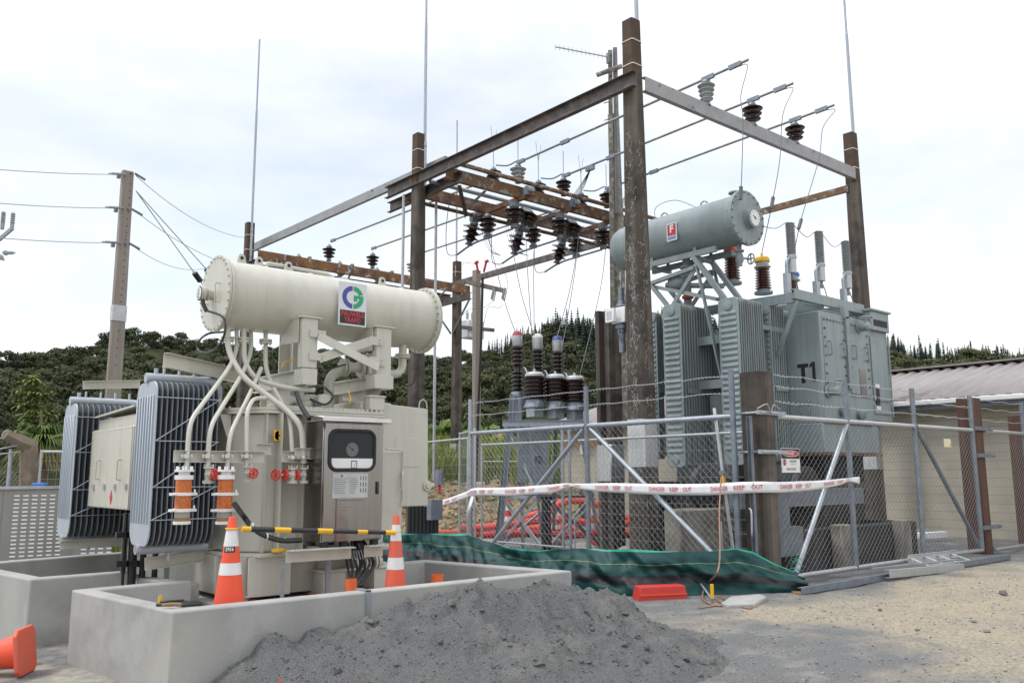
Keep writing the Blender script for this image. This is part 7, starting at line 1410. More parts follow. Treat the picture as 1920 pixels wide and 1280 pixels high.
# toppled cone at the left edge
fc = thing('traffic_cone', 'dusty orange traffic cone lying on its side at the lower left edge', 'traffic cone', (1.6,6.9,0)); c0 = gp(48, 1258); c0.z = .0
u_ = (-rt*.95+V((-.05,-.1,0))).normalized(); u_.z = .0; u_.normalize(); s_ = V((-u_.y,u_.x,0)); tilt = V((0,0,1)); ctr = c0+V((0,0,.17)); ax = (u_+V((0,0,-.12))).normalized(); d_, sd_, uu_ = frame(ax)
mb = MB(); a = .19; mb.poly([ctr+sd_*x*a+uu_*y*a for x, y in ((-1,-.75),(-.75,-1),(.75,-1),(1,-.75),(1,.75),(.75,1),(-.75,1),(-1,.75))], ax*.035); mb.build('cone_base', M['orangeold'], fc, bev=.01, seg=2); MB().lathe([(.145,.03),(.14,.06),(.03,.72)], ctr, ax, 28).build('cone_body', M['orange'], fc)
MB().lathe([(.112,.25),(.095,.35)], ctr, ax, 28).build('reflective_band', M['band'], fc)
mb = MB(); p = gp(525, 1277); z_ = float(pile_h(np.array([p.x]), np.array([p.y]))[0]); p = yp(525, 1277, 5.45); mb.poly([(p.x-.01,p.y,p.z-.03),(p.x+.012,p.y,p.z-.03),(p.x+.006,p.y+.005,p.z+.0),(p.x-.002,p.y,p.z+.02),(p.x-.008,p.y,p.z+.03)], (0,.006,0)); tag(mb.build('marker_scrap', M['orange'], loc=p), 'tiny orange scrap poking out of the gravel heap', 'scrap')
# ================================================================ things on and near the wall
w0 = gp(335, 1131, .605); tl = thing('tool_bundle', 'bundle of worn pliers and a wooden handled tool left on the wall corner', 'tools', (w0.x,w0.y,.60))
def W(px, py): p = gp(px, py, .615); return p
mb = MB(); mb.bar(W(292,1133), W(372,1128), .035, .02); mb.bar(W(300,1128), W(345,1125), .03, .02); mb.bar(W(340,1134), W(377,1131), .04, .025); mb.bar(W(345,1127), W(370,1127), .03, .022); mb.build('steel_jaw', M['black'], tl, bev=.006)
mb = MB(); mb.tube([W(303,1137)+V((0,0,.012)), W(320,1136)+V((0,0,.014)), W(340,1135)+V((0,0,.012))], [.010,.016,.010], 8); mb.build('wooden_handle', M['wood'], tl); p = W(300,1126); mb = MB(); mb.box(p.x-.012,p.x+.012,p.y-.01,p.y+.01,.605,.655); mb.build('yellow_grip', M['yellow'], tl)
# red fence foot, hose, stake, block
def gz_(px, py, dz=0): p = gp(px, py); p.z = gh(p.x, p.y)+dz; return p
a, b = gp(1199, 1125), gp(1290, 1121); p0 = V((a.x,a.y,0)); e1 = (b-a); L_ = e1.length; e1.normalize(); e2 = V((-e1.y,e1.x,0)); e2 = e2 if e2.dot(fw) > 0 else -e2
rf = thing('barrier_block', 'red plastic temporary fence foot lying against the green cloth', 'fence foot', p0); pr = [(0,0),(1,0),(.96,1),(.03,1)]; H_ = .185; D_2 = .26
mb = MB(); zb = gh(p0.x,p0.y)-.01
lo = [p0+e1*L_*u+e2*D_2*v for u, v in ((0,0),(1,0),(1,1),(0,1))]; hi = [p0+e1*L_*u+e2*D_2*v for u, v in ((.04,.12),(.97,.12),(.97,.9),(.04,.9))]
mid = [l.lerp(h, .45) for l, h in zip(lo, hi)]
mb.add([V((q.x,q.y,zb)) for q in lo]+[V((q.x,q.y,zb+H_*.48)) for q in mid]+[V((q.x,q.y,zb+H_)) for q in hi], [(3,2,1,0),(8,9,10,11)]+[(4*j+i,4*j+(i+1)%4,4*j+4+(i+1)%4,4*j+4+i) for j in range(2) for i in range(4)])
mb.build('foot_body', M['hosered'], rf, bev=.012, seg=2)
mb = MB(); f = p0+e1*(L_*1.0)-e2*.0; c = p0+e1*L_*.988+e2*D_2*.5; mb.bar(c+V((0,0,zb+.03))-e1*.03, c+V((0,0,zb+.03))+e1*.008, .10, .12); mb.build('end_opening', M['void'], rf)
mb = MB()
for u in (.35, .55): c = p0+e1*L_*u+e2*D_2*.55; mb.lathe([(.022,0),(.022,.003)], (c.x,c.y,zb+H_-.001), (0,0,1), 12)
mb.build('socket', M['redlet'], rf); mb = MB(); c = p0+e1*L_*.5-e2*(-.02); mb.bar(p0+e1*.01+e2*.012+V((0,0,zb+H_*.42)), p0+e1*(L_-.01)+e2*.012+V((0,0,zb+H_*.42)), .03, .012); mb.build('moulded_rib', M['orange'], rf)
hs = thing('earth_lead', 'pinkish copper earth lead hanging from the gate and coiled on the gravel', 'cable', gz_(1335,1128)); up0 = xp(1352, 895, FX-.12)
pts = [up0, xp(1349,960,FX-.4), yp(1350,1030,7.42), yp(1345,1072,7.12), gz_(1325,1110,.1), gz_(1317,1122,.03), gz_(1330,1133,.015), gz_(1355,1136,.015), gz_(1342,1123,.03), gz_(1352,1121,.03), gz_(1375,1133,.015), gz_(1403,1141,.012), gz_(1408,1138,.012), gz_(1385,1133,.012), gz_(1350,1135,.012), gz_(1310,1140,.01)]
MB().tube(smooth_path(pts, 8), .0115, 8).build('lead', M['copper'], hs); mb = MB(); q = gz_(1336,1133); mb.cyl(q, q+V((0,0,.24)), .013, 8); mb.build('stake', M['galvdark'], hs); mb = MB(); mb.cyl(q+V((0,0,.08)), q+V((0,0,.25)), .022, 10); mb.build('handle', M['yellow'], hs); mb = MB(); mb.bar(gz_(1306,1106,.18), gz_(1335,1128,.04), .02, .012); mb.build('clamp_bar', M['galvlight'], hs)
mb = MB(); a = gz_(1400,1130); pr = [gz_(1352,1136,-.02), gz_(1370,1122,-.02), gz_(1425,1117,-.02), gz_(1438,1121,-.02), gz_(1415,1138,-.02), gz_(1365,1140,-.02)]; mb.poly(pr, (0,0,.07)); tag(mb.build('concrete_slab', M['concrete'], loc=a, bev=.015), 'broken flat piece of concrete beside the end of the green cloth', 'concrete piece')
mb = MB(); mb.poly([gz_(1470,1105,.0), gz_(1500,1112,.0), gz_(1525,1107,.0), gz_(1500,1098,.0)], (0,0,.025)); tag(mb.build('board_scrap', M['wood'], loc=gz_(1495,1105), bev=.004), 'splintered board scrap under the end of the gate', 'board')
dm('ladderalu', (.62,.63,.63), .4, .2, col2=(.54,.55,.55), ns=5)
# cable ladder and lengths of channel on the ground
cl_ = thing('cable_ladder', 'short aluminium cable ladder section lying against the bottom of the gate', 'cable ladder', gz_(1760,1060)); pa, pb, pc, pd = yp(1702,1047,7.38), yp(1793,1037,7.38), yp(1742,1064,6.8), yp(1838,1052,6.8)
mb = MB(); mb.chan(pa, pb, .13, .03, .005, 1); mb.build('side_rail', M['ladderalu'], cl_); mb = MB(); mb.chan(pc, pd, .09, .03, .005, -1); mb.build('side_rail', M['ladderalu'], cl_)
for f in (.05, .33, .6, .88): a, b = pa.lerp(pb, f), pc.lerp(pd, f); MB().bar(a, b, .045, .025).build('rung', M['ladderalu'], cl_)
for (p, q, w_, lab, mm) in (((1503,1108),(1895,1043),.10,'long grey steel channel lying along the foot of the gate','galvdark'), ((1668,1076),(1808,1063),.13,'short bright channel lying in front of the cable ladder','galvlight'), ((1640,1070),(1800,1052),.10,'bright channel pushed under the gate rail','galvlight')):
    yy = 6.72 if w_ == .10 and mm == 'galvdark' else 6.6 if p[0] == 1668 else 6.95; a, b = yp(*p, yy), yp(*q, yy); mb = MB(); mb.chan(a, b, w_*.9, w_*.6, .006, -1); tag(mb.build('steel_channel', M[mm], loc=a), lab, 'steel channel', 'channels on the ground')
for k, (px, py, mm) in enumerate(((1727,1008,'galvlight'), (1755,1012,'white'))):
    p = gp(px, py); mb = MB(); mb.bar(p+V((-.35,.3,.1)), p+V((.35,-.1,.12)), .16, .16); tag(mb.build('duct_offcut', M[mm], loc=p, bev=.015), ('pale grey' if k == 0 else 'white purple capped')+' duct offcut lying by the foot of the block wall', 'duct offcut', 'duct offcuts by the wall')
# ================================================================ building
WX = 23.0; z_e = 3.46; bl = thing('block_building', 'long beige block building with a rusty corrugated roof behind the fences', 'building', (WX,14,0))
m = bpy.data.materials.new('blockwall'); m.use_nodes = True; nt = m.node_tree; N = nt.nodes; L = nt.links; bs = N['Principled BSDF']; bs.inputs['Roughness'].default_value = .85
tcb = N.new('ShaderNodeTexCoord'); mpb = N.new('ShaderNodeMapping'); mpb.inputs['Rotation'].default_value = (R_(90), 0, R_(90)); L.new(tcb.outputs['Object'], mpb.inputs['Vector'])
br = N.new('ShaderNodeTexBrick'); br.inputs['Scale'].default_value = 1; br.inputs['Brick Width'].default_value = 14.; br.inputs['Row Height'].default_value = .21; br.inputs['Mortar Size'].default_value = .008; br.inputs['Color1'].default_value = rgb(.47,.425,.345); br.inputs['Color2'].default_value = rgb(.45,.405,.325); br.inputs['Mortar'].default_value = rgb(.33,.295,.235)
sxyz = N.new('ShaderNodeSeparateXYZ'); L.new(tcb.outputs['Object'], sxyz.inputs[0]); cxyz = N.new('ShaderNodeCombineXYZ'); L.new(sxyz.outputs['Y'], cxyz.inputs['X']); L.new(sxyz.outputs['Z'], cxyz.inputs['Y']); L.new(cxyz.outputs[0], br.inputs['Vector'])
nb = N.new('ShaderNodeTexNoise'); nb.inputs['Scale'].default_value = 1.3; nb.inputs['Detail'].default_value = 7; L.new(tcb.outputs['Object'], nb.inputs['Vector']); xb = N.new('ShaderNodeMix'); xb.data_type = 'RGBA'; xb.blend_type = 'MULTIPLY'; xb.inputs['Factor'].default_value = .35; L.new(br.outputs['Color'], xb.inputs[6]); L.new(nb.outputs['Color'], xb.inputs[7]); L.new(br.outputs['Color'], xb.inputs[6])
xs3 = N.new('ShaderNodeMapRange'); L.new(nb.outputs['Fac'], xs3.inputs['Value']); xs3.inputs['From Min'].default_value = .3; xs3.inputs['From Max'].default_value = .7; xs3.inputs['To Min'].default_value = .8; xs3.inputs['To Max'].default_value = 1.1; L.new(xs3.outputs[0], xb.inputs[7]); xb.inputs['Factor'].default_value = 1; L.new(xb.outputs[2], bs.inputs['Base Color'])
YEND = xp(1050, 799, WX).y; Y0B = -2.
mb = MB(); mb.box(WX, WX+8, Y0B, YEND, -.5, z_e-.12); mb.build('wall', m, bl)
rz = yp(1665, 700, 11.3); RX = WX+4.2; t = RX/rz.x; ridge_z = xp(1665, 700, RX).z
dm('roofiron', (.29,.26,.25), .6, col2=(.235,.21,.205), ns=2.5, stretch=(.4,3,1), bump=.05, col3=(.46,.23,.16), ns3=1.6, lo3=.64, hi3=.72)
mb = MB(); ny = int((YEND+.5-Y0B)/.09)
def roofz(j): return .022*(1 if j % 4 in (0, 1) else -1)
vs = []; 
for j in range(ny+1):
    y = Y0B+j*.09
    for i in range(2): x = (WX-.5, RX)[i]; z = (z_e, ridge_z)[i]; vs.append((x, y, z+roofz(j)))
mb.add(vs, [(2*j, 2*j+1, 2*j+3, 2*j+2) for j in range(ny)]); vs2_ = [(2*RX-x, y, z) for x, y, z in vs]; mb.add(vs2_, [(2*j, 2*j+2, 2*j+3, 2*j+1) for j in range(ny)]); ro = mb.build('roof', M['roofiron'], bl, fix=False, ang=20, keep=True); ro.modifiers.new('thickness', 'SOLIDIFY').thickness = .01
mb = MB(); mb.box(RX-.28, RX+.28, Y0B, YEND+.55, ridge_z+.02, ridge_z+.07); mb.build('ridge_cap', M['roofiron'], ro); mb = MB(); mb.box(WX-.62, WX-.48, Y0B, YEND+.5, z_e-.14, z_e-.015); mb.build('gutter', M['white'], bl, bev=.02); mb = MB(); mb.box(WX-.47, WX-.44, Y0B, YEND+.45, z_e-.26, z_e-.06); mb.build('fascia', M['galvdark'], bl); mb = MB(); mb.box(WX-.44, WX+.001, Y0B, YEND+.4, z_e-.2, z_e-.16); mb.build('soffit', mat('soffit', (.45,.40,.32), .8), bl)
mb = MB(); mb.poly([(WX,YEND+.001,z_e-.12),(WX+8,YEND+.001,z_e-.12),(RX,YEND+.001,ridge_z-.05)], (0,-.1,0)); mb.build('gable', m, bl)
q = xp(1097, 840, WX-.05); mb = MB(); mb.box(WX-.12, WX, q.y-.2, q.y+.2, q.z-.2, q.z+.12); mb.build('wall_box', M['white'], bl); q = xp(1150, 840, WX); mb = MB(); mb.box(WX-.03, WX-.001, YEND-2.3, YEND-.05, 2.6, 2.95); mb.build('timber_panel', mat('tanpanel', (.40,.24,.12), .8), bl)
# ================================================================ bank, scrub, rocks behind the yard
def bank_h(s, d): return np.clip((d-33)/8, 0, 1)**.8*2.6
A_b0, A_b1 = az_of(690), az_of(1085); aa = np.linspace(A_b0, A_b1, 60); dd_ = np.linspace(24.5, 52, 40); ga2, gd2 = np.meshgrid(aa, dd_); bz = np.clip((gd2-26)/14, 0, 1)**.9*2.5+fbm(ga2*60, gd2*.5, 3, 77)*.7*np.clip((gd2-25)/3, 0, 1)-.1
dm('bankearth', (.33,.22,.12), .95, col2=(.20,.15,.085), ns=1.2, bump=.4, bs=6, add_world=True, col3=(.12,.13,.05), ns3=.5, lo3=.45, hi3=.6)
o = npmesh('earth_bank', np.stack([np.sin(ga2).ravel()*gd2.ravel(), np.cos(ga2).ravel()*gd2.ravel(), bz.ravel()], 1), gridfaces(60, 30), M['bankearth']); tag(o, kind='structure')
def bz_at(a, d): return max(0, min(1, (d-26)/14))**.9*2.5+float(fbm(np.array(a*60), np.array(d*.5), 3, 77))*.7*max(0, min(1, (d-25)/3))-.1
pts, sz = [], []
for k in range(2600):
    a = random.uniform(A_b0, A_b1); d = 25+random.random()**1.2*10; s = .03+.11*random.random()**2.5; pts.append((math.sin(a)*d, math.cos(a)*d, bz_at(a, d)+s*.3)); sz.append(s)
dm('rock2', (.36,.27,.17), .95, col2=(.25,.185,.115), ns=3, bump=.3); scatter_stones('bank_rocks', pts, sz, [M['rock'], M['rock2']], flat=.8, mi=rng.integers(0, 2, len(pts)))
def grass_mesh(name, pts, hmin, hmax, w, m, tilt=.35, per=10):
    vs, ts = [], []
    for (x, y, z) in pts:
        t = random.random()
        for k in range(per):
            h = random.uniform(hmin, hmax); a = random.uniform(0, 6.28); dx, dy = math.cos(a), math.sin(a); ox, oy = random.gauss(0, .18), random.gauss(0, .18); l = h*tilt*random.uniform(.3, 1.5); ww = w*random.uniform(.6, 1.3); sx, sy = -dy*ww, dx*ww; b = np.array([x+ox, y+oy, z])
            vs += [b+[sx,sy,0], b-[sx,sy,0], b+[dx*l*.4-sx*.7,dy*l*.4-sy*.7,h*.6], b+[dx*l*.4+sx*.7,dy*l*.4+sy*.7,h*.6], b+[dx*l*.4+sx*.7,dy*l*.4+sy*.7,h*.6], b+[dx*l*.4-sx*.7,dy*l*.4-sy*.7,h*.6], b+[dx*l-sx*.1,dy*l-sy*.1,h], b+[dx*l+sx*.1,dy*l+sy*.1,h]]; ts += [t]*8
    v = np.array(vs); t = np.array(ts); o = npmesh(name, v, np.arange(len(v)).reshape(-1, 4), M[m], smooth=False, tint=np.stack([t, t, t, np.ones_like(t)], 1)); return tag(o, kind='stuff')
pts = []
for k in range(2600): a = random.uniform(A_b0, A_b1); d = 33.5+random.random()*12; pts.append((math.sin(a)*d, math.cos(a)*d, bz_at(a, d)-.05))
grass_mesh('bank_grass', pts, .35, 1.25, .022, 'grassy', .4, 9)
pts = []
for k in range(2600): a = random.uniform(az_of(-220), az_of(330)); d = 20+random.random()*16; pts.append((math.sin(a)*d, math.cos(a)*d, -.05))
grass_mesh('yard_grass', pts, .25, .95, .016, 'grassy', .45, 9)
def bushthing(name, label, cat, loc, nc, nq, rad, h, q, m, group=None):
    c = crown(nc, nq, rad, h, q); c = c+np.array(loc); ts = np.repeat(rng.random(len(c)//4), 4); o = npmesh(name, c-np.array(loc), np.arange(len(c)).reshape(-1, 4), M[m], smooth=False, tint=np.stack([ts, ts, ts, np.ones_like(ts)], 1)); o.location = loc; return tag(o, label, cat, group)
def at_px(px, d, z=0): r = ray(px, 885); k = d/math.hypot(r.x, r.y); return (r.x*k, r.y*k, z)
bushthing('dry_bush', 'tawny flowering bush on the grassy bank left of the breaker cabinet', 'bush', at_px(952, 41, 1.9), 6, 60, 1.1, 1.9, .13, 'dry')
for k, (px, d, h) in enumerate(((800, 44, 2.2), (838, 46, 2.6), (905, 47, 2.4), (1075, 45, 2.4))): bushthing('leafy_bush', 'bright green bush on the bank, %s' % ('hidden mostly by the right cable box', 'left of the rusty gantry pole', 'right of the pale service pole', 'behind the breaker stand')[k], 'bush', at_px(px, d, 1.9), 6, 55, 1.5, h, .2, 'leafy', 'bushes on the bank')
for k, (px, d, h) in enumerate(((-30, 34, 1.4), (40, 36, 1.2), (150, 33, 1.2))): bushthing('leafy_bush', ('green shrub at the left edge beyond the mesh fence', 'low green shrub behind the bent concrete post', 'low green shrub beside the palm, left of the radiators')[k], 'bush', at_px(px, d), 6, 60, 1.2, h, .15, 'leafy', 'shrubs behind the mesh fence')
# tall leafy tree and cabbage palm at the left
tx, ty, tz = at_px(62, 30); tree = thing('slender_tree', 'slender tree with light green leaf tufts behind the bent concrete post', 'tree', (tx,ty,0)); mb = MB(); tb = dp(60, 720, 29); mb.tube([(tx,ty,-.1),(tx+.05,ty,1.4),(tx+.15,ty,2.6),(tx+.1,ty,3.6)], [.09,.08,.06,.04], 8); mb.build('trunk', M['trunk'], tree)
def tuft(c, r, n, l):
    vs = []
    for k in range(n):
        d = rng.normal(size=3); d /= np.linalg.norm(d); d[2] = d[2]*.6+.15; s = np.array(c)+d*r*rng.random(); a = np.cross(d, [0,0,1]); a /= np.linalg.norm(a)+1e-6; ln = l*(.6+.7*rng.random()); ww = ln*.17; dr = np.array([0,0,-.45*ln])
        vs += [s-a*ww*.3, s+a*ww*.3, s+d*ln*.6+a*ww+dr*.35, s+d*ln*.6-a*ww+dr*.35, s+d*ln*.6-a*ww+dr*.35, s+d*ln*.6+a*ww+dr*.35, s+d*ln+a*ww*.1+dr, s+d*ln-a*ww*.1+dr]
    return vs
M['fern'] = leafmat('fern', (.10,.15,.035), (.17,.22,.055), (.22,.26,.07))
vs = []
for (px, py, r) in ((62,712,.36), (50,735,.34), (78,738,.36), (48,757,.34), (70,765,.42), (88,775,.34), (55,785,.38), (82,800,.36), (45,805,.34), (66,815,.38), (95,812,.34)): p = dp(px, py, 28.5); vs += tuft((p.x,p.y,p.z), r, 230, .22)
v = np.array(vs); ts = np.repeat(rng.random(len(v)//8), 8); o = npmesh('crown', v-np.array([tx,ty,0]), np.arange(len(v)).reshape(-1, 4), M['fern'], smooth=False, tint=np.stack([ts, ts, ts, np.ones_like(ts)], 1)); o.parent = tree
px_, py_2, pz_ = at_px(82, 27); palm = thing('cabbage_palm', 'small palm with drooping dead fronds beside the slender tree', 'palm', (px_,py_2,0)); mb = MB(); hp2 = dp(80, 835, 26).z; mb.tube([(px_,py_2,-.1),(px_+.02,py_2,hp2*.5),(px_-.08,py_2,hp2)], [.16,.13,.10], 10); mb.build('trunk', M['trunk'], palm)
vs, dead = [], []
for k in range(70):
    a = random.uniform(0, 6.28); el = random.uniform(-.9, .9); l = random.uniform(.6, 1.0); d = np.array([math.cos(a)*math.cos(el), math.sin(a)*math.cos(el), math.sin(el)]); c = np.array([px_-.08, py_2, hp2+.05]); s = np.array([-d[1], d[0], 0]); s /= np.linalg.norm(s)+1e-6
    for j in range(7): f = (j-3)/3; e = d+s*f*.55; e /= np.linalg.norm(e); b = c+d*l*.35; ww = .018; tip = b+e*l*.75+np.array([0,0,-.22*l*(1+abs(f))]); q = [c-s*.006, c+s*.006, b+e*l*.4+s*ww, b+e*l*.4-s*ww, b+e*l*.4-s*ww, b+e*l*.4+s*ww, tip+s*.003, tip-s*.003]; (dead if el < -.35 else vs).extend(q)
for nm_, vv_, mm in (('fronds', vs, 'leafy'), ('dead_fronds', dead, 'dry')):
    v = np.array(vv_); ts = np.repeat(rng.random(len(v)//8), 8)*.8; o = npmesh(nm_, v-np.array([px_,py_2,0]), np.arange(len(v)).reshape(-1, 4), M[mm], smooth=False, tint=np.stack([ts, ts, ts, np.ones_like(ts)], 1)); o.parent = palm
# ================================================================ left: louvred screen, mesh fences, bent post
ls = thing('louvred_screen', 'brown grey metal screen with rows of pressed louvre slots at the left', 'screen', dp(90, 1075, 13.5)); A_s, B_s = dp(-140, 1090, 12.9), dp(205, 1062, 14.2); zt1 = dp(60, 914, 13.4).z
pA2, pB2 = V((A_s.x,A_s.y,0)), V((B_s.x,B_s.y,0)); u = (pB2-pA2).normalized(); nn = V((u.y,-u.x,0)); nn = nn if nn.dot(fw) < 0 else -nn; wl = (pB2-pA2).length
dm('screen', (.30,.285,.26), .6, .2, col2=(.26,.245,.225), ns=3, stretch=(1,1,.3), rvar=.1)
mb = MB(); mb.bar(pA2+V((0,0,zt1/2)), pB2+V((0,0,zt1/2)), .03, zt1); pmb = mb; mb = MB(); mb.bar(pA2+V((0,0,zt1))+nn*.01, pB2+V((0,0,zt1))+nn*.01, .07, .045); mb.build('top_rail', M['galvlight'], ls)
mb = pmb; mb.mi = 1; dm('slot', (.62,.62,.60), .5)
ncol = int(wl/.125)
for i in range(ncol):
    if i % 8 in (6, 7): continue
    for j in range(17):
        z = zt1-.13-j*.062
        if z < .03: continue
        c = pA2+u*(.1+i*.125)+V((0,0,z)); mb.ext(c-u*.038+nn*.015, c+u*.038+nn*.015, [(-.0,-.014),(.012,-.010),(.010,.004),(0,.014)] if u.cross(V((0,0,1))).dot(nn) > 0 else [(0,.014),(-.010,.004),(-.012,-.010),(0,-.014)])
pn = mb.build('panel', [M['screen'], M['slot']], ls, keep=True)
mb = MB()
for i in range(0, ncol, 8): c = pA2+u*(.1+(i+6.5)*.125)+nn*.016; mb.box(c.x-.004,c.x+.004,c.y-.004,c.y+.004,.02,zt1-.04)
mb.build('panel_seam', M['galvdark'], pn)
bcp = thing('bent_fence_post', 'old concrete fence post with a bent top arm at the far left', 'fence post', dp(55, 930, 15.5)); a, b, c = dp(52, 1000, 15.5), dp(55, 835, 15.5), dp(10, 814, 15.2); mb = MB(); mb.tube([a, b-V((0,0,.12)), b, (b+c)/2, c], [.16,.155,.16,.13,.10], 6); mb.build('post', mat('bentpost', (.17,.125,.085), .9, col2=(.26,.22,.17), ns=6, bump=.3, bs=20, col3=(.09,.07,.05), ns3=3), bcp, ang=30); mb = MB()
for f in (.15, .55, .9): p = b.lerp(c, f); mb.tube([p+V((math.cos(k)*.125*(1-.3*f),0,math.sin(k)*.125*(1-.3*f))) for k in [i*.5236 for i in range(12)]], .008, 5, closed=True)
mb.build('wire_tie', M['wirelight'], bcp)
a, b = dp(66, 1000, 15.2), dp(160, 1000, 15.4); temp_panel((a.x,a.y,0), (b.x+.3,b.y,0), dp(100,846,15.3).z, 0., 'welded mesh panel between the bent post and the radiators', dx=.13, dz=.16)
a, b = dp(-90, 1000, 14.5), dp(50, 1000, 16.2); t = thing('mesh_fence', 'chain link fence at the far left edge with a slim pipe post', 'fence', a); zt2 = dp(5, 872, 15.2).z; mb = MB(); link(mb, (a.x,a.y,.1), (b-a), (b-a).length, zt2-.1, .1, .1, .003); mb.build('wire_mesh', M['meshwire'], t, fix=False, keep=True); p = dp(13, 940, 15.2); pz = dp(13, 841, 15.2).z; pipe('fence_post', (p.x,p.y,0), (p.x,p.y,pz), .035, t, 'galv')
for z0_, z1_ in ((826,816),(843,834),(850,847)): pipe('barbed_wire', dp(-30,z0_+4,15), dp(20 if z0_ < 840 else 36,z1_,15.3), .012, t, 'wirelight', 5)
bt_ = thing('blue_tub', 'blue plastic lid showing above the louvred screen', 'tub', dp(67, 915, 14.6)); a, b = dp(53, 914, 14.6), dp(81, 914, 14.6); zl_ = dp(67,905,14.6).z; mb = MB(); mb.poly([V((a.x,a.y,zl_-.25)), V((b.x,b.y,zl_-.25)), V((b.x,b.y,zl_)), V((a.x+.05,a.y,zl_))], (.12,.25,0)); mb.build('lid', M['blue'], bt_, bev=.01)
# ================================================================ behind the gate: cones, hoses, sacks
d_top = {953:938, 998:930, 1048:934, 1112:938, 1042:958, 813:968, 1170:975}
bk = [((953,1000),.72,17.6,'hosered','faded dark orange cone leaning by the gate brace behind the fence'), ((998,978),.70,20.5,'orange','bright orange cone standing furthest back among the hoses'), ((1048,985),.68,20.,'orange','orange cone beside the black breaker cable behind the fence'), ((1112,1020),.75,16.2,'orange','orange cone against the dark ribbed column behind the gate'), ((1042,1012),.62,17.,'hosered','dark red cone among the hoses behind the breaker leg'), ((813,1002),.75,19.5,'orange','distant orange cone right of the cream cable box'), ((1170,1000),.45,16.6,'orange','orange cone half hidden between the dark column and the tallest pole')]
for (px, py), h, d, mm, lab in bk: p = gp(px, py); d = (p-CP).dot(fw); h = min(.95, (py-d_top[px])*d/1625); cone((p.x,p.y,.0), h, .15, .035, lab, [(.34,.48),(.66,.84)], 'cones behind the fence', mm)
def G(px, py, d, z): p = dp(px, py, d); return V((p.x,p.y,max(z, p.z)))
hoses = [([(890,1003),(930,985),(985,970),(1030,955),(1060,940),(1090,938),(1120,945),(1160,962),(1195,990)],25.,'hose','orange ribbed hose arching over the others behind the fence'), ([(860,990),(905,990),(950,985),(1010,975),(1060,975),(1110,980),(1190,982)],22.,'hosered','red ribbed hose lying furthest back behind the fence'), ([(905,1003),(960,1000),(1010,1000),(1060,1003),(1120,1000),(1190,1002)],19.6,'hosered','red ribbed hose lying in front of the sacks behind the fence'), ([(800,1003),(840,1000),(900,1000),(960,992),(1020,990),(1080,992)],22.8,'hose','orange hose trailing left towards the cream cable box')]
for pts, d, mm, lab in hoses:
    r_ = .0042*d; P3 = smooth_path([G(px, py, d, r_*.9) for px, py in pts], 8); mb = MB(); mb.tube(P3, [r_*(1+.06*(i % 2)) for i in range(len(P3))], 10); tag(mb.build('flexible_hose', M[mm], loc=P3[0]), lab, 'hose', 'hoses behind the fence')
for k, (px, py, d, s) in enumerate(((920,1008,17.3,.32), (915,995,18.6,.3), (1090,1003,17.0,.36), (1035,985,19,.28), (1178,1008,16.9,.24))):
    p = dp(px, py, d); bv, bf = blob_verts(); mb = MB(); mb.add([(p.x+v[0]*s*1.3, p.y+v[1]*s, max(.0, .14+v[2]*s*.55)) for v in bv], [tuple(f) for f in bf]); o = mb.build('sand_sack', M['sack'], loc=(p.x,p.y,0), ang=180); o.modifiers.new('smooth', 'SUBSURF').levels = 2; o.modifiers['smooth'].render_levels = 2; tag(o, 'dirty pale sandbag '+('below the gate brace behind the fence', 'at the left end of the hoses, behind another bag', 'holding hoses right of the breaker leg', 'behind the black breaker cable', 'at the foot of the tallest pole')[k], 'sandbag', 'sandbags behind the fence')
p = dp(1000, 1015, 16.9); mb = MB(); mb.bar((p.x-.35,p.y+.3,.03), (p.x+.35,p.y-.1,.05), .14, .03); tag(mb.build('timber_plank', mat('plank', (.5,.45,.38), .8), loc=p), 'short pale plank lying in front of the hoses', 'plank')
cbk = dp(1025, 1010, 17.6); mb = MB()
for k in range(4): mb.tube(smooth_path([(cbk.x+.07*k-.1,cbk.y,.0),(cbk.x+.06*k-.1,cbk.y,.7),(cbk.x+.05*k-.08,cbk.y,1.15)]), .035, 8)
mb.bar((cbk.x-.15,cbk.y,1.12),(cbk.x+.2,cbk.y,1.12),.08,.08); tag(mb.build('cable_riser', M['black'], loc=(cbk.x,cbk.y,0)), 'cluster of black cables rising under the breaker cabinet', 'cables')
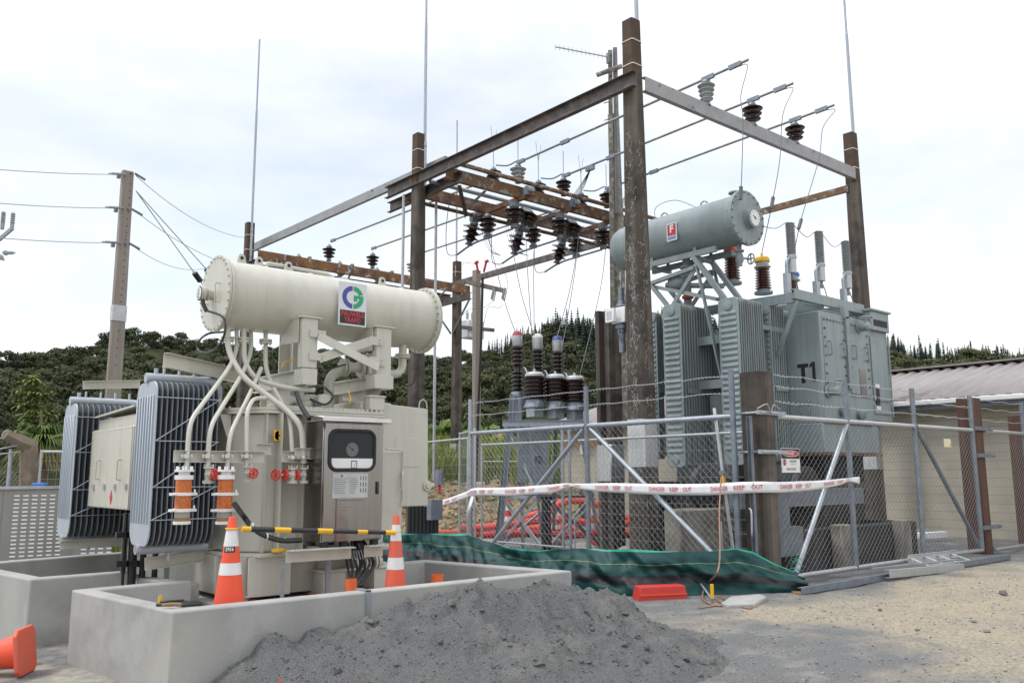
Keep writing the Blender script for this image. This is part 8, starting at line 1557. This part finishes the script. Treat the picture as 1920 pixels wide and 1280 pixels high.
iso = thing('isolate_sign', 'small red and white isolate sign on the mesh behind the gate', 'sign', dp(899,912,24)); a, b = dp(890, 905, 24), dp(909, 919, 24); e = V((b.x-a.x,b.y-a.y,0)); wl_ = e.length; e.normalize(); nn2 = V((e.y,-e.x,0)); nn2 = nn2 if nn2.dot(fw) < 0 else -nn2; c = (a+b)/2; mb = MB(); mb.bar(a*.5+V((b.x,b.y,a.z))*.5-e*wl_/2-V((0,0,abs(a.z-b.z)/2)), a*.5+V((b.x,b.y,a.z))*.5+e*wl_/2-V((0,0,abs(a.z-b.z)/2)), .01, abs(a.z-b.z)*1.35); mb.build('plate', M['white'], iso); mb = MB(); text(mb, 'ISOLATE', c+nn2*.012+V((0,0,.035)), e, (0,0,1), .085, .008, .82); mb.build('lettering', M['redlet'], iso, fix=False, keep=True)
yl = dp(937, 943, 23); mb = MB(); mb.box(yl.x-.05,yl.x+.05,yl.y-.02,yl.y+.02,yl.z-.1,yl.z+.1); tag(mb.build('cable_marker', mat('paleyel', (.75,.68,.30), .6), loc=yl), 'pale yellow marker plate hanging in front of the rocky bank', 'marker')
jb = thing('junction_box', 'small grey fuse box with red tube right of the cream cable box', 'junction box', dp(824,893,17.5)); c = dp(824, 893, 17.5); mb = MB(); mb.cyl(c-V((0,0,.16)), c+V((0,0,.14)), .09, 12); mb.build('housing', M['galvdark'], jb); mb = MB(); mb.cyl(c-V((0,0,.35)), c-V((0,0,.16)), .03, 8); mb.build('red_tube', M['redlet'], jb); c2 = dp(815, 955, 17.6); mb = MB(); mb.box(c2.x-.14,c2.x+.14,c2.y-.08,c2.y+.08,c2.z-.2,c2.z+.2); mb.build('lower_box', M['galvdark'], jb)
mb = MB(); pp = dp(793, 960, 17.8); 
bp2 = thing('black_pipe_rack', 'row of black upright pipes beneath the right end of the cream cable box', 'pipes', (pp.x,pp.y,0))
for k in range(8): q = dp(768+7.2*k, 960, 17.8); MB().cyl((q.x,q.y,0), (q.x,q.y,dp(0,958,17.8).z*0+1.05-.02*k), .045, 8).build('pipe', M['rubber'], bp2)
